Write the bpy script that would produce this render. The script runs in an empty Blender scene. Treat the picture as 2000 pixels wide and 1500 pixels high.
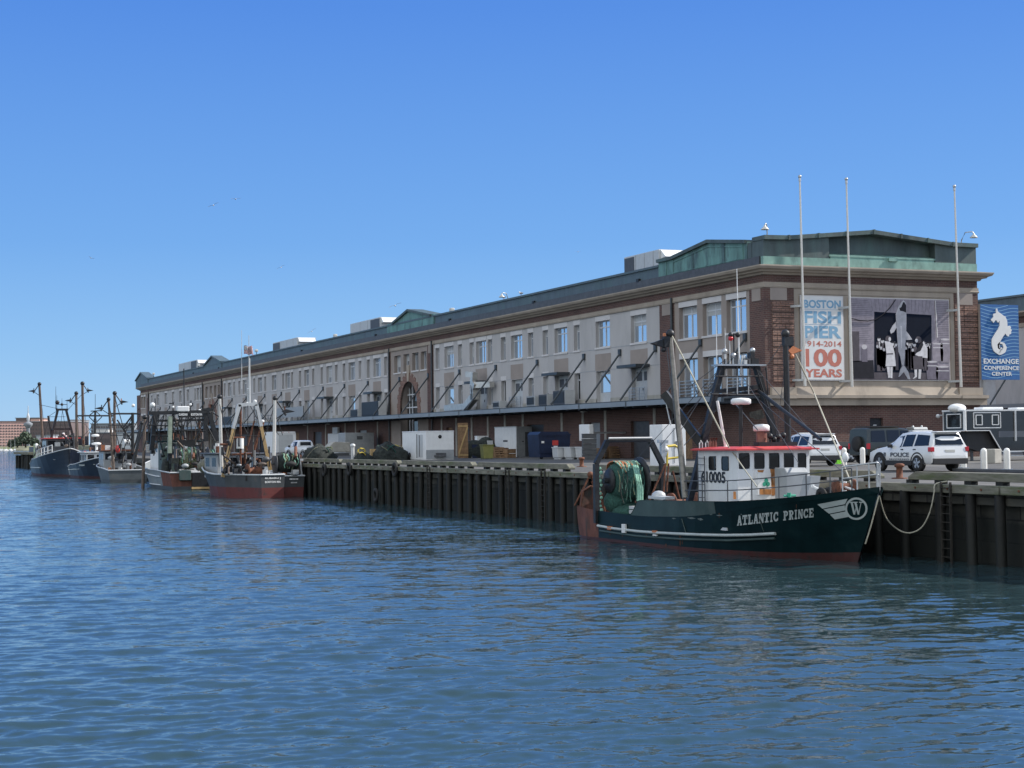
import bpy, math, random
import numpy as np
from math import sin, cos, pi, radians, sqrt, atan2
from mathutils import Matrix, Vector
random.seed(7)
SC = bpy.context.scene
COL = SC.collection
# ---------------------------------------------------------------- camera model
HC = 4.1; FPX = 3200.0
YAW = atan2(1324, FPX); ROLL = .011; PITCH = atan2(875 - .011*1324 - 750, FPX)
_fw = Vector((sin(YAW)*cos(PITCH), cos(YAW)*cos(PITCH), sin(PITCH)))
_r0 = Vector((cos(YAW), -sin(YAW), 0)); _u0 = _r0.cross(_fw)
_R = _r0*cos(ROLL) - _u0*sin(ROLL); _U = _u0*cos(ROLL) + _r0*sin(ROLL)
_C = Vector((0, 0, HC))
def ray(px, py): return _fw + _R*((px-1000)/FPX) + _U*((750-py)/FPX)
def ox(px, py, x):
    d = ray(px, py); return _C + d*(x/d.x)
def oy(px, py, y):
    d = ray(px, py); return _C + d*(y/d.y)
def oz(px, py, z):
    d = ray(px, py); return _C + d*((z-HC)/d.z)
def od(px, py, dist):
    return _C + ray(px, py)*dist
cam = bpy.data.objects.new("camera", bpy.data.cameras.new("camera")); COL.objects.link(cam)
cam.data.sensor_width = 36; cam.data.lens = 36*FPX/2000; cam.data.clip_start = .5; cam.data.clip_end = 30000
cam.matrix_world = Matrix(((_R.x, _U.x, -_fw.x, 0), (_R.y, _U.y, -_fw.y, 0), (_R.z, _U.z, -_fw.z, HC), (0, 0, 0, 1)))
SC.camera = cam
# ---------------------------------------------------------------- mesh builder
class MB:
    def __init__(s): s.v = []; s.f = []; s.m = []; s.s = []
    def add(s, vs, fs, mi=0, sm=False):
        o = len(s.v); s.v += [tuple(p) for p in vs]
        for f in fs: s.f.append(tuple(i+o for i in f)); s.m.append(mi); s.s.append(sm)
        return s
    def box(s, x0, x1, y0, y1, z0, z1, mi=0):
        return s.add([(x0,y0,z0),(x1,y0,z0),(x1,y1,z0),(x0,y1,z0),(x0,y0,z1),(x1,y0,z1),(x1,y1,z1),(x0,y1,z1)],
              [(0,3,2,1),(4,5,6,7),(0,1,5,4),(1,2,6,5),(2,3,7,6),(3,0,4,7)], mi)
    def bar(s, a, b, w, h=None, mi=0, up=(0,0,1)):
        a = Vector(a); b = Vector(b); h = h or w; d = (b-a).normalized(); up = Vector(up)
        if abs(d.dot(up)) > .98: up = Vector((1,0,0))
        r = d.cross(up).normalized()*(w/2); u = r.cross(d).normalized()*(h/2)
        vs = [p+i*r+j*u for p in (a,b) for i,j in ((-1,-1),(1,-1),(1,1),(-1,1))]
        return s.add(vs, [(3,2,1,0),(4,5,6,7),(0,1,5,4),(1,2,6,5),(2,3,7,6),(3,0,4,7)], mi)
    def tube(s, a, b, r0, r1=None, n=8, mi=0, cap=True):
        a = Vector(a); b = Vector(b); r1 = r0 if r1 is None else r1; d = (b-a).normalized()
        up = Vector((0,0,1)) if abs(d.z) < .95 else Vector((1,0,0))
        e = d.cross(up).normalized(); g = e.cross(d)
        vs = [p+(e*cos(2*pi*k/n)+g*sin(2*pi*k/n))*r for p,r in ((a,r0),(b,r1)) for k in range(n)]
        s.add(vs, [(k,(k+1)%n,n+(k+1)%n,n+k) for k in range(n)], mi, True)
        if cap: s.add(vs, [tuple(range(n-1,-1,-1)), tuple(range(n,2*n))], mi)
        return s
    def path(s, pts, r, n=6, mi=0):
        pts = [Vector(p) for p in pts]; vs = []; fs = []
        for i,p in enumerate(pts):
            d = (pts[min(i+1,len(pts)-1)]-pts[max(i-1,0)]).normalized()
            up = Vector((0,0,1)) if abs(d.z) < .95 else Vector((1,0,0))
            e = d.cross(up).normalized(); g = e.cross(d); rr = r[i] if isinstance(r,(list,tuple)) else r
            vs += [p+(e*cos(2*pi*k/n)+g*sin(2*pi*k/n))*rr for k in range(n)]
        for i in range(len(pts)-1):
            fs += [(i*n+k, i*n+(k+1)%n, (i+1)*n+(k+1)%n, (i+1)*n+k) for k in range(n)]
        s.add(vs, fs, mi, True)
        return s.add(vs, [tuple(range(n-1,-1,-1)), tuple(range(len(vs)-n,len(vs)))], mi)
    def poly(s, pts, mi=0): return s.add(pts, [tuple(range(len(pts)))], mi)
    def prism(s, o, fn, d0, d1, mi=0):
        n = len(o); vs = [fn(u,v,d0) for u,v in o]+[fn(u,v,d1) for u,v in o]
        return s.add(vs, [tuple(range(n-1,-1,-1)), tuple(range(n,2*n))]+[(k,(k+1)%n,n+(k+1)%n,n+k) for k in range(n)], mi)
    def loft(s, rings, closed=True, caps=True, mi=0, sm=True):
        n = len(rings[0]); vs = [p for r in rings for p in r]; fs = []
        for i in range(len(rings)-1):
            fs += [(i*n+k, i*n+(k+1)%n, (i+1)*n+(k+1)%n, (i+1)*n+k) for k in range(n if closed else n-1)]
        s.add(vs, fs, mi, sm)
        if caps: s.add(list(rings[0])+list(rings[-1]), [tuple(range(n-1,-1,-1)), tuple(range(n,2*n))], mi)
        return s
    def lathe(s, prof, c=(0,0,0), ax='z', n=16, mi=0, sm=True):
        rings = []
        for r,h in prof:
            ring = []
            for k in range(n):
                a = 2*pi*k/n; p = (r*cos(a), r*sin(a), h)
                if ax == 'x': p = (h, r*cos(a), r*sin(a))
                if ax == 'y': p = (r*cos(a), h, r*sin(a))
                ring.append((c[0]+p[0], c[1]+p[1], c[2]+p[2]))
            rings.append(ring)
        return s.loft(rings, True, True, mi, sm)
    def ball(s, c, r, n=10, m=6, sc=(1,1,1), mi=0):
        rings = [[(c[0]+r*sc[0]*sin(pi*j/m)*cos(2*pi*k/n), c[1]+r*sc[1]*sin(pi*j/m)*sin(2*pi*k/n), c[2]-r*sc[2]*cos(pi*j/m)) for k in range(n)] for j in range(m+1)]
        rings[0] = [(p[0]+1e-4*cos(k),p[1]+1e-4*sin(k),p[2]) for k,p in enumerate(rings[0])]
        return s.loft(rings, True, False, mi, True)
    def xform(s, M, i0=0):
        for i in range(i0, len(s.v)): s.v[i] = tuple(M @ Vector(s.v[i]))
        return s
W = {}
def build(name, mb, mats, parent=None, world=False, bevel=0, solid=0, label=None):
    vs = mb.v
    if parent is not None and world:
        I = W[parent].inverted(); vs = [tuple(I @ Vector(p)) for p in vs]
    me = bpy.data.meshes.new(name); me.from_pydata(vs, [], mb.f)
    if not isinstance(mats, (list,tuple)): mats = [mats]
    for m in mats: me.materials.append(m)
    me.polygons.foreach_set('material_index', mb.m); me.polygons.foreach_set('use_smooth', mb.s)
    me.update()
    o = bpy.data.objects.new(name, me); COL.objects.link(o)
    if parent is not None: o.parent = parent; W[o] = W[parent]
    else: W[o] = Matrix.Identity(4)
    if bevel:
        b = o.modifiers.new('bevel','BEVEL'); b.width = bevel; b.segments = 2; b.limit_method = 'ANGLE'
    if solid:
        b = o.modifiers.new('thick','SOLIDIFY'); b.thickness = solid; b.offset = 0
    if label: o['label'] = label
    return o
def tag(o, label, cat, group=None):
    o['label'] = label; o['category'] = cat
    if group: o['group'] = group
    return o
def struct(o, kind='structure'): o['kind'] = kind; return o
def thing(name, label, cat, loc=(0,0,0), rz=0, group=None):
    o = bpy.data.objects.new(name, None); COL.objects.link(o); o.location = loc; o.rotation_euler = (0,0,rz)
    o.empty_display_size = .3
    W[o] = Matrix.Translation(Vector(loc)) @ Matrix.Rotation(rz,4,'Z')
    return tag(o, label, cat, group)
def dup(o, loc, rz=None, label=None, parent=None):
    c = o.copy(); COL.objects.link(c)
    if parent is None:
        c.location = loc
        if rz is not None: c.rotation_euler = (0,0,rz)
        if label: c['label'] = label
    else: c.parent = parent
    for ch in [k for k in COL.objects if k.parent == o]: dup(ch, None, parent=c)
    return c
# flat vector lettering
def text_mb(s, size, fn, depth=.01, mi=0, mb=None, sx=1.0, offset=0.0, align='LEFT', sub=0, shear=0):
    """letters of the built-in font as thin raised shapes; fn(u,v,d) -> point"""
    cu = bpy.data.curves.new('lettering','FONT'); cu.body = s; cu.size = size; cu.offset = offset; cu.align_x = align; cu.resolution_u = 3; cu.shear = shear
    ob = bpy.data.objects.new('lettering', cu); COL.objects.link(ob)
    dg = bpy.context.evaluated_depsgraph_get(); me = bpy.data.meshes.new_from_object(ob.evaluated_get(dg))
    bpy.data.objects.remove(ob); bpy.data.curves.remove(cu)
    mb = mb or MB(); vs = [(v.co.x*sx, v.co.y) for v in me.vertices]; fs = [tuple(p.vertices) for p in me.polygons]
    n = len(vs); ec = {}
    for f in fs:
        for i in range(len(f)):
            e = (f[i], f[(i+1)%len(f)]); ec[e] = 1
    side = [e for e in ec if (e[1],e[0]) not in ec]
    mb.add([fn(u,v,depth) for u,v in vs]+[fn(u,v,0) for u,v in vs], fs+[(b,a,a+n,b+n) for a,b in side], mi)
    bpy.data.meshes.remove(me)
    return mb
# ---------------------------------------------------------------- materials
def _nt(name):
    m = bpy.data.materials.new(name); m.use_nodes = True; nt = m.node_tree
    return m, nt, nt.nodes['Principled BSDF']
def N(nt, typ, **kw):
    n = nt.nodes.new(typ)
    for k,v in kw.items():
        if k in n.inputs: n.inputs[k].default_value = v
        else: setattr(n, k, v)
    return n
def L(nt, a, b): nt.links.new(a, b)
def noise(nt, scale=3, detail=4, stretch=(1,1,1), rough=.6, coord='Object'):
    tc = N(nt,'ShaderNodeTexCoord'); mp = N(nt,'ShaderNodeMapping'); mp.inputs['Scale'].default_value = stretch
    L(nt, tc.outputs[coord], mp.inputs['Vector'])
    n = N(nt,'ShaderNodeTexNoise'); n.inputs['Scale'].default_value = scale; n.inputs['Detail'].default_value = detail; n.inputs['Roughness'].default_value = rough
    L(nt, mp.outputs[0], n.inputs['Vector']); return n
def ramp(nt, src, pts):
    r = N(nt,'ShaderNodeValToRGB'); e = r.color_ramp.elements
    while len(e) < len(pts): e.new(.5)
    for q,(p,c) in zip(e, pts): q.position = p; q.color = (*c,1)
    L(nt, src, r.inputs[0]); return r
def mixc(nt, fac, a, b, mode='MIX'):
    m = N(nt,'ShaderNodeMix'); m.data_type = 'RGBA'; m.blend_type = mode
    for s,i in ((fac,0),(a,6),(b,7)):
        if hasattr(s,'is_output'): L(nt, s, m.inputs[i])
        elif i == 0: m.inputs[0].default_value = s
        else: m.inputs[i].default_value = (*s,1)
    return m.outputs[2]
def mul(c, k): return tuple(max(0,min(1,x*k)) for x in c)
def mat(name, col, rough=.6, metal=0, var=.18, scale=2.5, bump=0, bscale=30, stain=None, samt=.5, sscale=1.5, stretch=(1,1,1), spec=.5, coat=0):
    """paint / metal / stone: base colour with soft variation; optional stains (rust, grime) with their own shape"""
    m, nt, b = _nt(name)
    n = noise(nt, scale, 5, stretch)
    c = ramp(nt, n.outputs['Fac'], [(.3, mul(col,1-var)), (.7, mul(col,1+var))]).outputs[0]
    if stain:
        n2 = noise(nt, sscale, 6, stretch, .7)
        f = ramp(nt, n2.outputs['Fac'], [(1-samt-.08, (0,0,0)), (1-samt+.1, (1,1,1))]).outputs[0]
        c = mixc(nt, f, c, stain)
    L(nt, c, b.inputs['Base Color'])
    b.inputs['Roughness'].default_value = rough; b.inputs['Metallic'].default_value = metal; b.inputs['Specular IOR Level'].default_value = spec
    if coat: b.inputs['Coat Weight'].default_value = coat; b.inputs['Coat Roughness'].default_value = .05
    if bump:
        n3 = noise(nt, bscale, 4); bp = N(nt,'ShaderNodeBump'); bp.inputs['Strength'].default_value = bump; bp.inputs['Distance'].default_value = .02
        L(nt, n3.outputs['Fac'], bp.inputs['Height']); L(nt, bp.outputs[0], b.inputs['Normal'])
    return m
def brick_mat(name, c1, c2, mortar, bw=.42, bh=.14, bump=.5, msize=.018):
    m, nt, b = _nt(name)
    tc = N(nt,'ShaderNodeTexCoord'); sp = N(nt,'ShaderNodeSeparateXYZ'); L(nt, tc.outputs['Object'], sp.inputs[0])
    ad = N(nt,'ShaderNodeMath', operation='ADD'); L(nt, sp.outputs[0], ad.inputs[0]); L(nt, sp.outputs[1], ad.inputs[1])
    cb = N(nt,'ShaderNodeCombineXYZ'); L(nt, ad.outputs[0], cb.inputs[0]); L(nt, sp.outputs[2], cb.inputs[1])
    br = N(nt,'ShaderNodeTexBrick'); L(nt, cb.outputs[0], br.inputs['Vector'])
    br.inputs['Scale'].default_value = 1; br.inputs['Brick Width'].default_value = bw; br.inputs['Row Height'].default_value = bh
    br.inputs['Mortar Size'].default_value = msize; br.inputs['Mortar Smooth'].default_value = .2; br.inputs['Bias'].default_value = -.2
    br.inputs['Color1'].default_value = (*c1,1); br.inputs['Color2'].default_value = (*c2,1); br.inputs['Mortar'].default_value = (*mortar,1)
    n = noise(nt, .35, 5); v = ramp(nt, n.outputs['Fac'], [(.3,(.75,.75,.75)),(.7,(1.15,1.15,1.15))]).outputs[0]
    c = mixc(nt, 1.0, br.outputs['Color'], v, 'MULTIPLY'); L(nt, c, b.inputs['Base Color']); b.inputs['Roughness'].default_value = .85
    bp = N(nt,'ShaderNodeBump'); bp.inputs['Strength'].default_value = bump; bp.inputs['Distance'].default_value = .015; bp.invert = True
    L(nt, br.outputs['Fac'], bp.inputs['Height']); L(nt, bp.outputs[0], b.inputs['Normal'])
    return m
def glass_mat(name, col=(.35,.42,.5), metal=.75, rough=.03):
    m, nt, b = _nt(name); b.inputs['Base Color'].default_value = (*col,1); b.inputs['Metallic'].default_value = metal; b.inputs['Roughness'].default_value = rough
    n = noise(nt, .6, 2); bp = N(nt,'ShaderNodeBump'); bp.inputs['Strength'].default_value = .05; bp.inputs['Distance'].default_value = .05
    L(nt, n.outputs['Fac'], bp.inputs['Height']); L(nt, bp.outputs[0], b.inputs['Normal']); return m
def ribbed(name, col, pitch, axis, rough=.5, metal=.4, var=.15, stain=None, samt=.4, depth=.03):
    m = mat(name, col, rough, metal, var, .8, stain=stain, samt=samt, sscale=.5, stretch=(1,1,.3)); nt = m.node_tree; b = nt.nodes['Principled BSDF']
    tc = N(nt,'ShaderNodeTexCoord'); sp = N(nt,'ShaderNodeSeparateXYZ'); L(nt, tc.outputs['Object'], sp.inputs[0])
    src = sp.outputs['XYZ'.index(axis)] if axis in 'XYZ' else None
    if axis == 'S':
        ad = N(nt,'ShaderNodeMath', operation='ADD'); L(nt, sp.outputs[0], ad.inputs[0]); L(nt, sp.outputs[1], ad.inputs[1]); src = ad.outputs[0]
    d = N(nt,'ShaderNodeMath', operation='DIVIDE'); L(nt, src, d.inputs[0]); d.inputs[1].default_value = pitch
    fr = N(nt,'ShaderNodeMath', operation='FRACT'); L(nt, d.outputs[0], fr.inputs[0])
    gt = N(nt,'ShaderNodeMath', operation='GREATER_THAN'); L(nt, fr.outputs[0], gt.inputs[0]); gt.inputs[1].default_value = .86
    bp = N(nt,'ShaderNodeBump'); bp.inputs['Strength'].default_value = .8; bp.inputs['Distance'].default_value = depth
    L(nt, gt.outputs[0], bp.inputs['Height']); L(nt, bp.outputs[0], b.inputs['Normal']); return m
RUST = (.16,.055,.025)
M = {}
M['white'] = mat('white_paint', (.74,.75,.76), .45, var=.06)
M['white_rust'] = mat('weathered_white_paint', (.72,.73,.74), .5, var=.08, stain=(.42,.25,.13), samt=.24, sscale=1.3, stretch=(1,1,.35))
M['black'] = mat('black_steel', (.018,.02,.024), .5, .2, var=.4, scale=6)
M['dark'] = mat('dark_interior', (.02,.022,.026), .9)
M['steel'] = mat('galvanised_steel', (.42,.44,.46), .42, .75, var=.2, scale=6)
M['alu'] = mat('bright_pole_metal', (.58,.57,.55), .4, .25, var=.08, scale=8)
M['rust'] = mat('rusty_steel', (.15,.06,.035), .85, .1, var=.5, scale=6, stain=(.05,.025,.02), samt=.4, sscale=4, bump=.3)
M['grey'] = mat('grey_paint', (.30,.32,.34), .5, .1, var=.12)
M['lgrey'] = mat('pale_grey_paint', (.50,.52,.54), .5, .1, var=.08)
M['dgrey'] = mat('dark_grey_paint', (.08,.085,.095), .55, .2, var=.2)
M['rubber'] = mat('black_rubber', (.02,.02,.021), .85, var=.3)
M['glass'] = glass_mat('window_glass', (.62,.70,.80), .82)
M['darkglass'] = glass_mat('dark_glass', (.012,.014,.017), .0, .04)
M['wood'] = mat('grey_weathered_timber', (.16,.155,.125), .9, var=.45, scale=1.5, bump=.6, bscale=12, stretch=(4,.6,4), stain=(.09,.11,.05), samt=.42, sscale=.8)
M['pile'] = mat('wet_dark_timber', (.010,.0105,.010), .7, var=.5, scale=3, bump=.6, bscale=10, stretch=(3,3,.4), stain=(.019,.022,.016), samt=.36, sscale=1)
M['plank'] = mat('brown_planks', (.24,.15,.085), .85, var=.35, scale=3)
M['concrete'] = mat('concrete', (.36,.35,.32), .9, var=.2, scale=.9, bump=.25, bscale=8, stain=(.2,.19,.17), samt=.36, sscale=.5)
M['stucco'] = mat('grey_stucco', (.455,.445,.45), .9, var=.09, scale=.35, bump=.1, bscale=20, stain=(.375,.37,.375), samt=.40, sscale=.3, stretch=(1,1,.4))
M['lintel'] = mat('pale_precast', (.60,.585,.59), .8, var=.07, scale=.6)
M['precast'] = mat('brown_grey_precast', (.31,.268,.245), .88, var=.10, scale=.5, bump=.15, bscale=14)
M['cornice'] = mat('tan_cornice_stone', (.36,.31,.26), .88, var=.14, scale=.6, bump=.2, bscale=9, stain=(.23,.20,.17), samt=.36, sscale=.4, stretch=(1,1,.3))
M['brick'] = brick_mat('dark_red_brick', (.125,.062,.052), (.078,.042,.04), (.16,.125,.11))
M['brick_rough'] = brick_mat('rusticated_brick', (.30,.175,.135), (.21,.12,.095), (.13,.09,.08), .5, .16, .9, .03)
M['copper'] = mat('patinated_copper', (.135,.265,.245), .6, .15, var=.3, scale=.9, stretch=(1,1,.35), stain=(.06,.10,.11), samt=.44, sscale=.8, bump=.15, bscale=4)
M['copper_light'] = mat('pale_green_copper', (.19,.33,.29), .6, .1, var=.25, scale=1.3, stain=(.09,.16,.15), samt=.4, sscale=.9, stretch=(1,1,.5))
M['copper_dark'] = ribbed('weathered_copper_sheet', (.085,.11,.108), .62, 'S', .55, .3, .35, stain=(.10,.155,.145), samt=.42)
M['zinc'] = ribbed('dark_zinc_wall', (.105,.14,.16), .45, 'Y', .55, .35, .18, stain=(.11,.165,.17), samt=.44)
M['fascia'] = mat('blue_grey_fascia', (.24,.275,.31), .5, .2, var=.1, scale=.5)
M['winframe'] = mat('pale_window_frame', (.58,.60,.64), .45, var=.05)
M['rod'] = mat('dark_tie_rod_paint', (.055,.065,.075), .45, .4, var=.2)
M['asphalt'] = mat('worn_asphalt_deck', (.085,.083,.08), .92, var=.3, scale=.25, bump=.3, bscale=30, stain=(.19,.18,.165), samt=.40, sscale=.12)
M['lamp'] = mat('lamp_enamel', (.55,.55,.53), .4)
M['net'] = mat('green_trawl_net', (.022,.075,.062), .9, var=.6, scale=9, bump=.8, bscale=25, stain=(.075,.17,.135), samt=.34, sscale=6, stretch=(1,3,1))
M['net_mix'] = mat('mixed_colour_net', (.16,.20,.13), .9, var=.6, scale=8, bump=.9, bscale=25, stain=(.28,.20,.10), samt=.42, sscale=7)
M['net_dark'] = mat('dark_net_heap', (.022,.028,.027), .95, var=.6, scale=5, bump=1, bscale=14, stain=(.05,.056,.042), samt=.36, sscale=5)
M['rope'] = mat('pale_rope', (.40,.38,.31), .9, var=.2, scale=20)
M['green_rope'] = mat('pale_green_rope', (.22,.42,.33), .9, var=.3, scale=15)
M['yellow'] = mat('yellow_paint', (.55,.42,.06), .5)
M['orange'] = mat('orange_paint', (.48,.17,.07), .5)
M['red'] = mat('red_roof_paint', (.52,.055,.05), .5, var=.12)
M['tail'] = mat('red_lens', (.45,.02,.03), .15)
M['hull_green'] = mat('dark_green_hull', (.003,.0145,.017), .42, var=.35, scale=.9, stain=(.010,.024,.025), samt=.34, sscale=.9, stretch=(1,1,1.5), spec=.16)
M['hull_top'] = mat('faded_green_bulwark', (.045,.075,.072), .55, var=.25, scale=1.2, stain=(.07,.09,.088), samt=.4, sscale=1)
M['hull_rust'] = mat('rusty_stern_plate', (.13,.05,.035), .8, var=.5, scale=2.5, stain=(.03,.035,.035), samt=.38, sscale=1.5, stretch=(1,1,.4), bump=.3)
M['boot'] = mat('dull_red_boot_top', (.060,.017,.016), .6, var=.35, scale=2, stain=(.02,.016,.016), samt=.42, sscale=2)
M['logo'] = mat('hull_lettering_grey', (.42,.46,.46), .5, var=.1)
M['copperbrown'] = mat('brown_stack_paint', (.22,.09,.07), .5, .2, var=.3, scale=4)
M['darksteel'] = mat('weathered_dark_steel', (.20,.19,.175), .45, .5, var=.3, scale=5)
M['ladder'] = mat('rusted_ladder_steel', (.035,.032,.028), .8, .2, var=.4, scale=6)
def tide(m, zt, low, amt=.85):
    """algae and wet staining below the high-tide line"""
    nt = m.node_tree; b = nt.nodes['Principled BSDF']; src = b.inputs['Base Color'].links[0].from_socket
    tc = N(nt,'ShaderNodeTexCoord'); sp = N(nt,'ShaderNodeSeparateXYZ'); L(nt, tc.outputs['Object'], sp.inputs[0])
    n = noise(nt, .9, 4); ad = N(nt,'ShaderNodeMath', operation='MULTIPLY_ADD'); L(nt, n.outputs['Fac'], ad.inputs[0]); ad.inputs[1].default_value = -.9; L(nt, sp.outputs[2], ad.inputs[2])
    mr = N(nt,'ShaderNodeMapRange'); mr.inputs['From Min'].default_value = zt-.62; mr.inputs['From Max'].default_value = zt-.32; mr.inputs['To Min'].default_value = amt; mr.inputs['To Max'].default_value = 0; L(nt, ad.outputs[0], mr.inputs['Value'])
    L(nt, mixc(nt, mr.outputs[0], src, low), b.inputs['Base Color'])
tide(M['pile'], 1.5, (.006,.008,.007), .8)
M['stone'] = brick_mat('granite_block_wall', (.075,.072,.06), (.045,.045,.04), (.012,.012,.012), 1.9, .72, .8, .03)
tide(M['stone'], 1.55, (.009,.012,.011), .92)
M['house_white'] = mat('rust_stained_house_paint', (.70,.71,.72), .5, var=.08, stain=(.40,.22,.10), samt=.31, sscale=2.2, stretch=(1.2,1.2,.28))
M['blind'] = mat('window_blind', (.42,.44,.46), .8, var=.06)
# ---------------------------------------------------------------- daylight
SUN = Vector((.83, -.145, .63)).normalized()
el = math.asin(SUN.z); az = atan2(SUN.x, SUN.y)
wd = bpy.data.worlds.new("World"); SC.world = wd; wd.use_nodes = True; nt = wd.node_tree
bg = nt.nodes['Background']
sky = nt.nodes.new('ShaderNodeTexSky'); sky.sky_type = 'NISHITA'; sky.sun_disc = False
sky.sun_elevation = el; sky.sun_rotation = az; sky.altitude = 0; sky.air_density = 1.0; sky.dust_density = .25; sky.ozone_density = 3.0
# clear-day tint by elevation: deep blue mid-sky, overhead brightened, pale blue at the horizon
tc = N(nt,'ShaderNodeTexCoord'); sp = N(nt,'ShaderNodeSeparateXYZ'); L(nt, tc.outputs['Generated'], sp.inputs[0])
EXP = .75; K = 1/(.115*2**EXP)
gr = ramp(nt, sp.outputs[2], [(0,(.36,.60,.87)), (.05,(.25,.51,.87)), (.12,(.15,.385,.83)), (.26,(.074,.25,.765)), (.38,(.11,.29,.75)), (.6,(.15,.33,.74)), (1,(.30,.42,.70))])
# added fill: out-of-view sky behind and left of camera, brightened for the shaded facade
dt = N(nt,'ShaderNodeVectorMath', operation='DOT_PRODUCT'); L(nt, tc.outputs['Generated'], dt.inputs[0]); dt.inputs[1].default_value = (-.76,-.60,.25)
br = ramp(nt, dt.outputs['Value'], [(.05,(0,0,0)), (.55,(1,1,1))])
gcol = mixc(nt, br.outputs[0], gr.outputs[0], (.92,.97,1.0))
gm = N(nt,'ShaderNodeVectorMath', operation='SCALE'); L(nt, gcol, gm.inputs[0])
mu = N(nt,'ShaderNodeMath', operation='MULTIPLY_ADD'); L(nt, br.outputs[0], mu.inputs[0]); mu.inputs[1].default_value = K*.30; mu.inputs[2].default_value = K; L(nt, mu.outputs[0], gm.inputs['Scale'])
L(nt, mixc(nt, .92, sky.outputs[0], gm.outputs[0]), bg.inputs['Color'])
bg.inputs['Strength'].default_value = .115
sl = bpy.data.lights.new('sun','SUN'); sl.energy = 3.8; sl.angle = radians(.5); sl.color = (1,.94,.85)
so = bpy.data.objects.new('sun', sl); COL.objects.link(so)
so.rotation_euler = SUN.to_track_quat('Z','Y').to_euler()
so.location = SUN*300
SC.view_settings.view_transform = 'Standard'; SC.view_settings.look = 'None'; SC.view_settings.exposure = EXP; SC.view_settings.gamma = 1
SC.cycles.use_denoising = True; SC.cycles.max_bounces = 6; SC.cycles.diffuse_bounces = 3; SC.cycles.glossy_bounces = 4; SC.cycles.caustics_reflective = False; SC.cycles.caustics_refractive = False
SC.cycles.sample_clamp_indirect = 4
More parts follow.
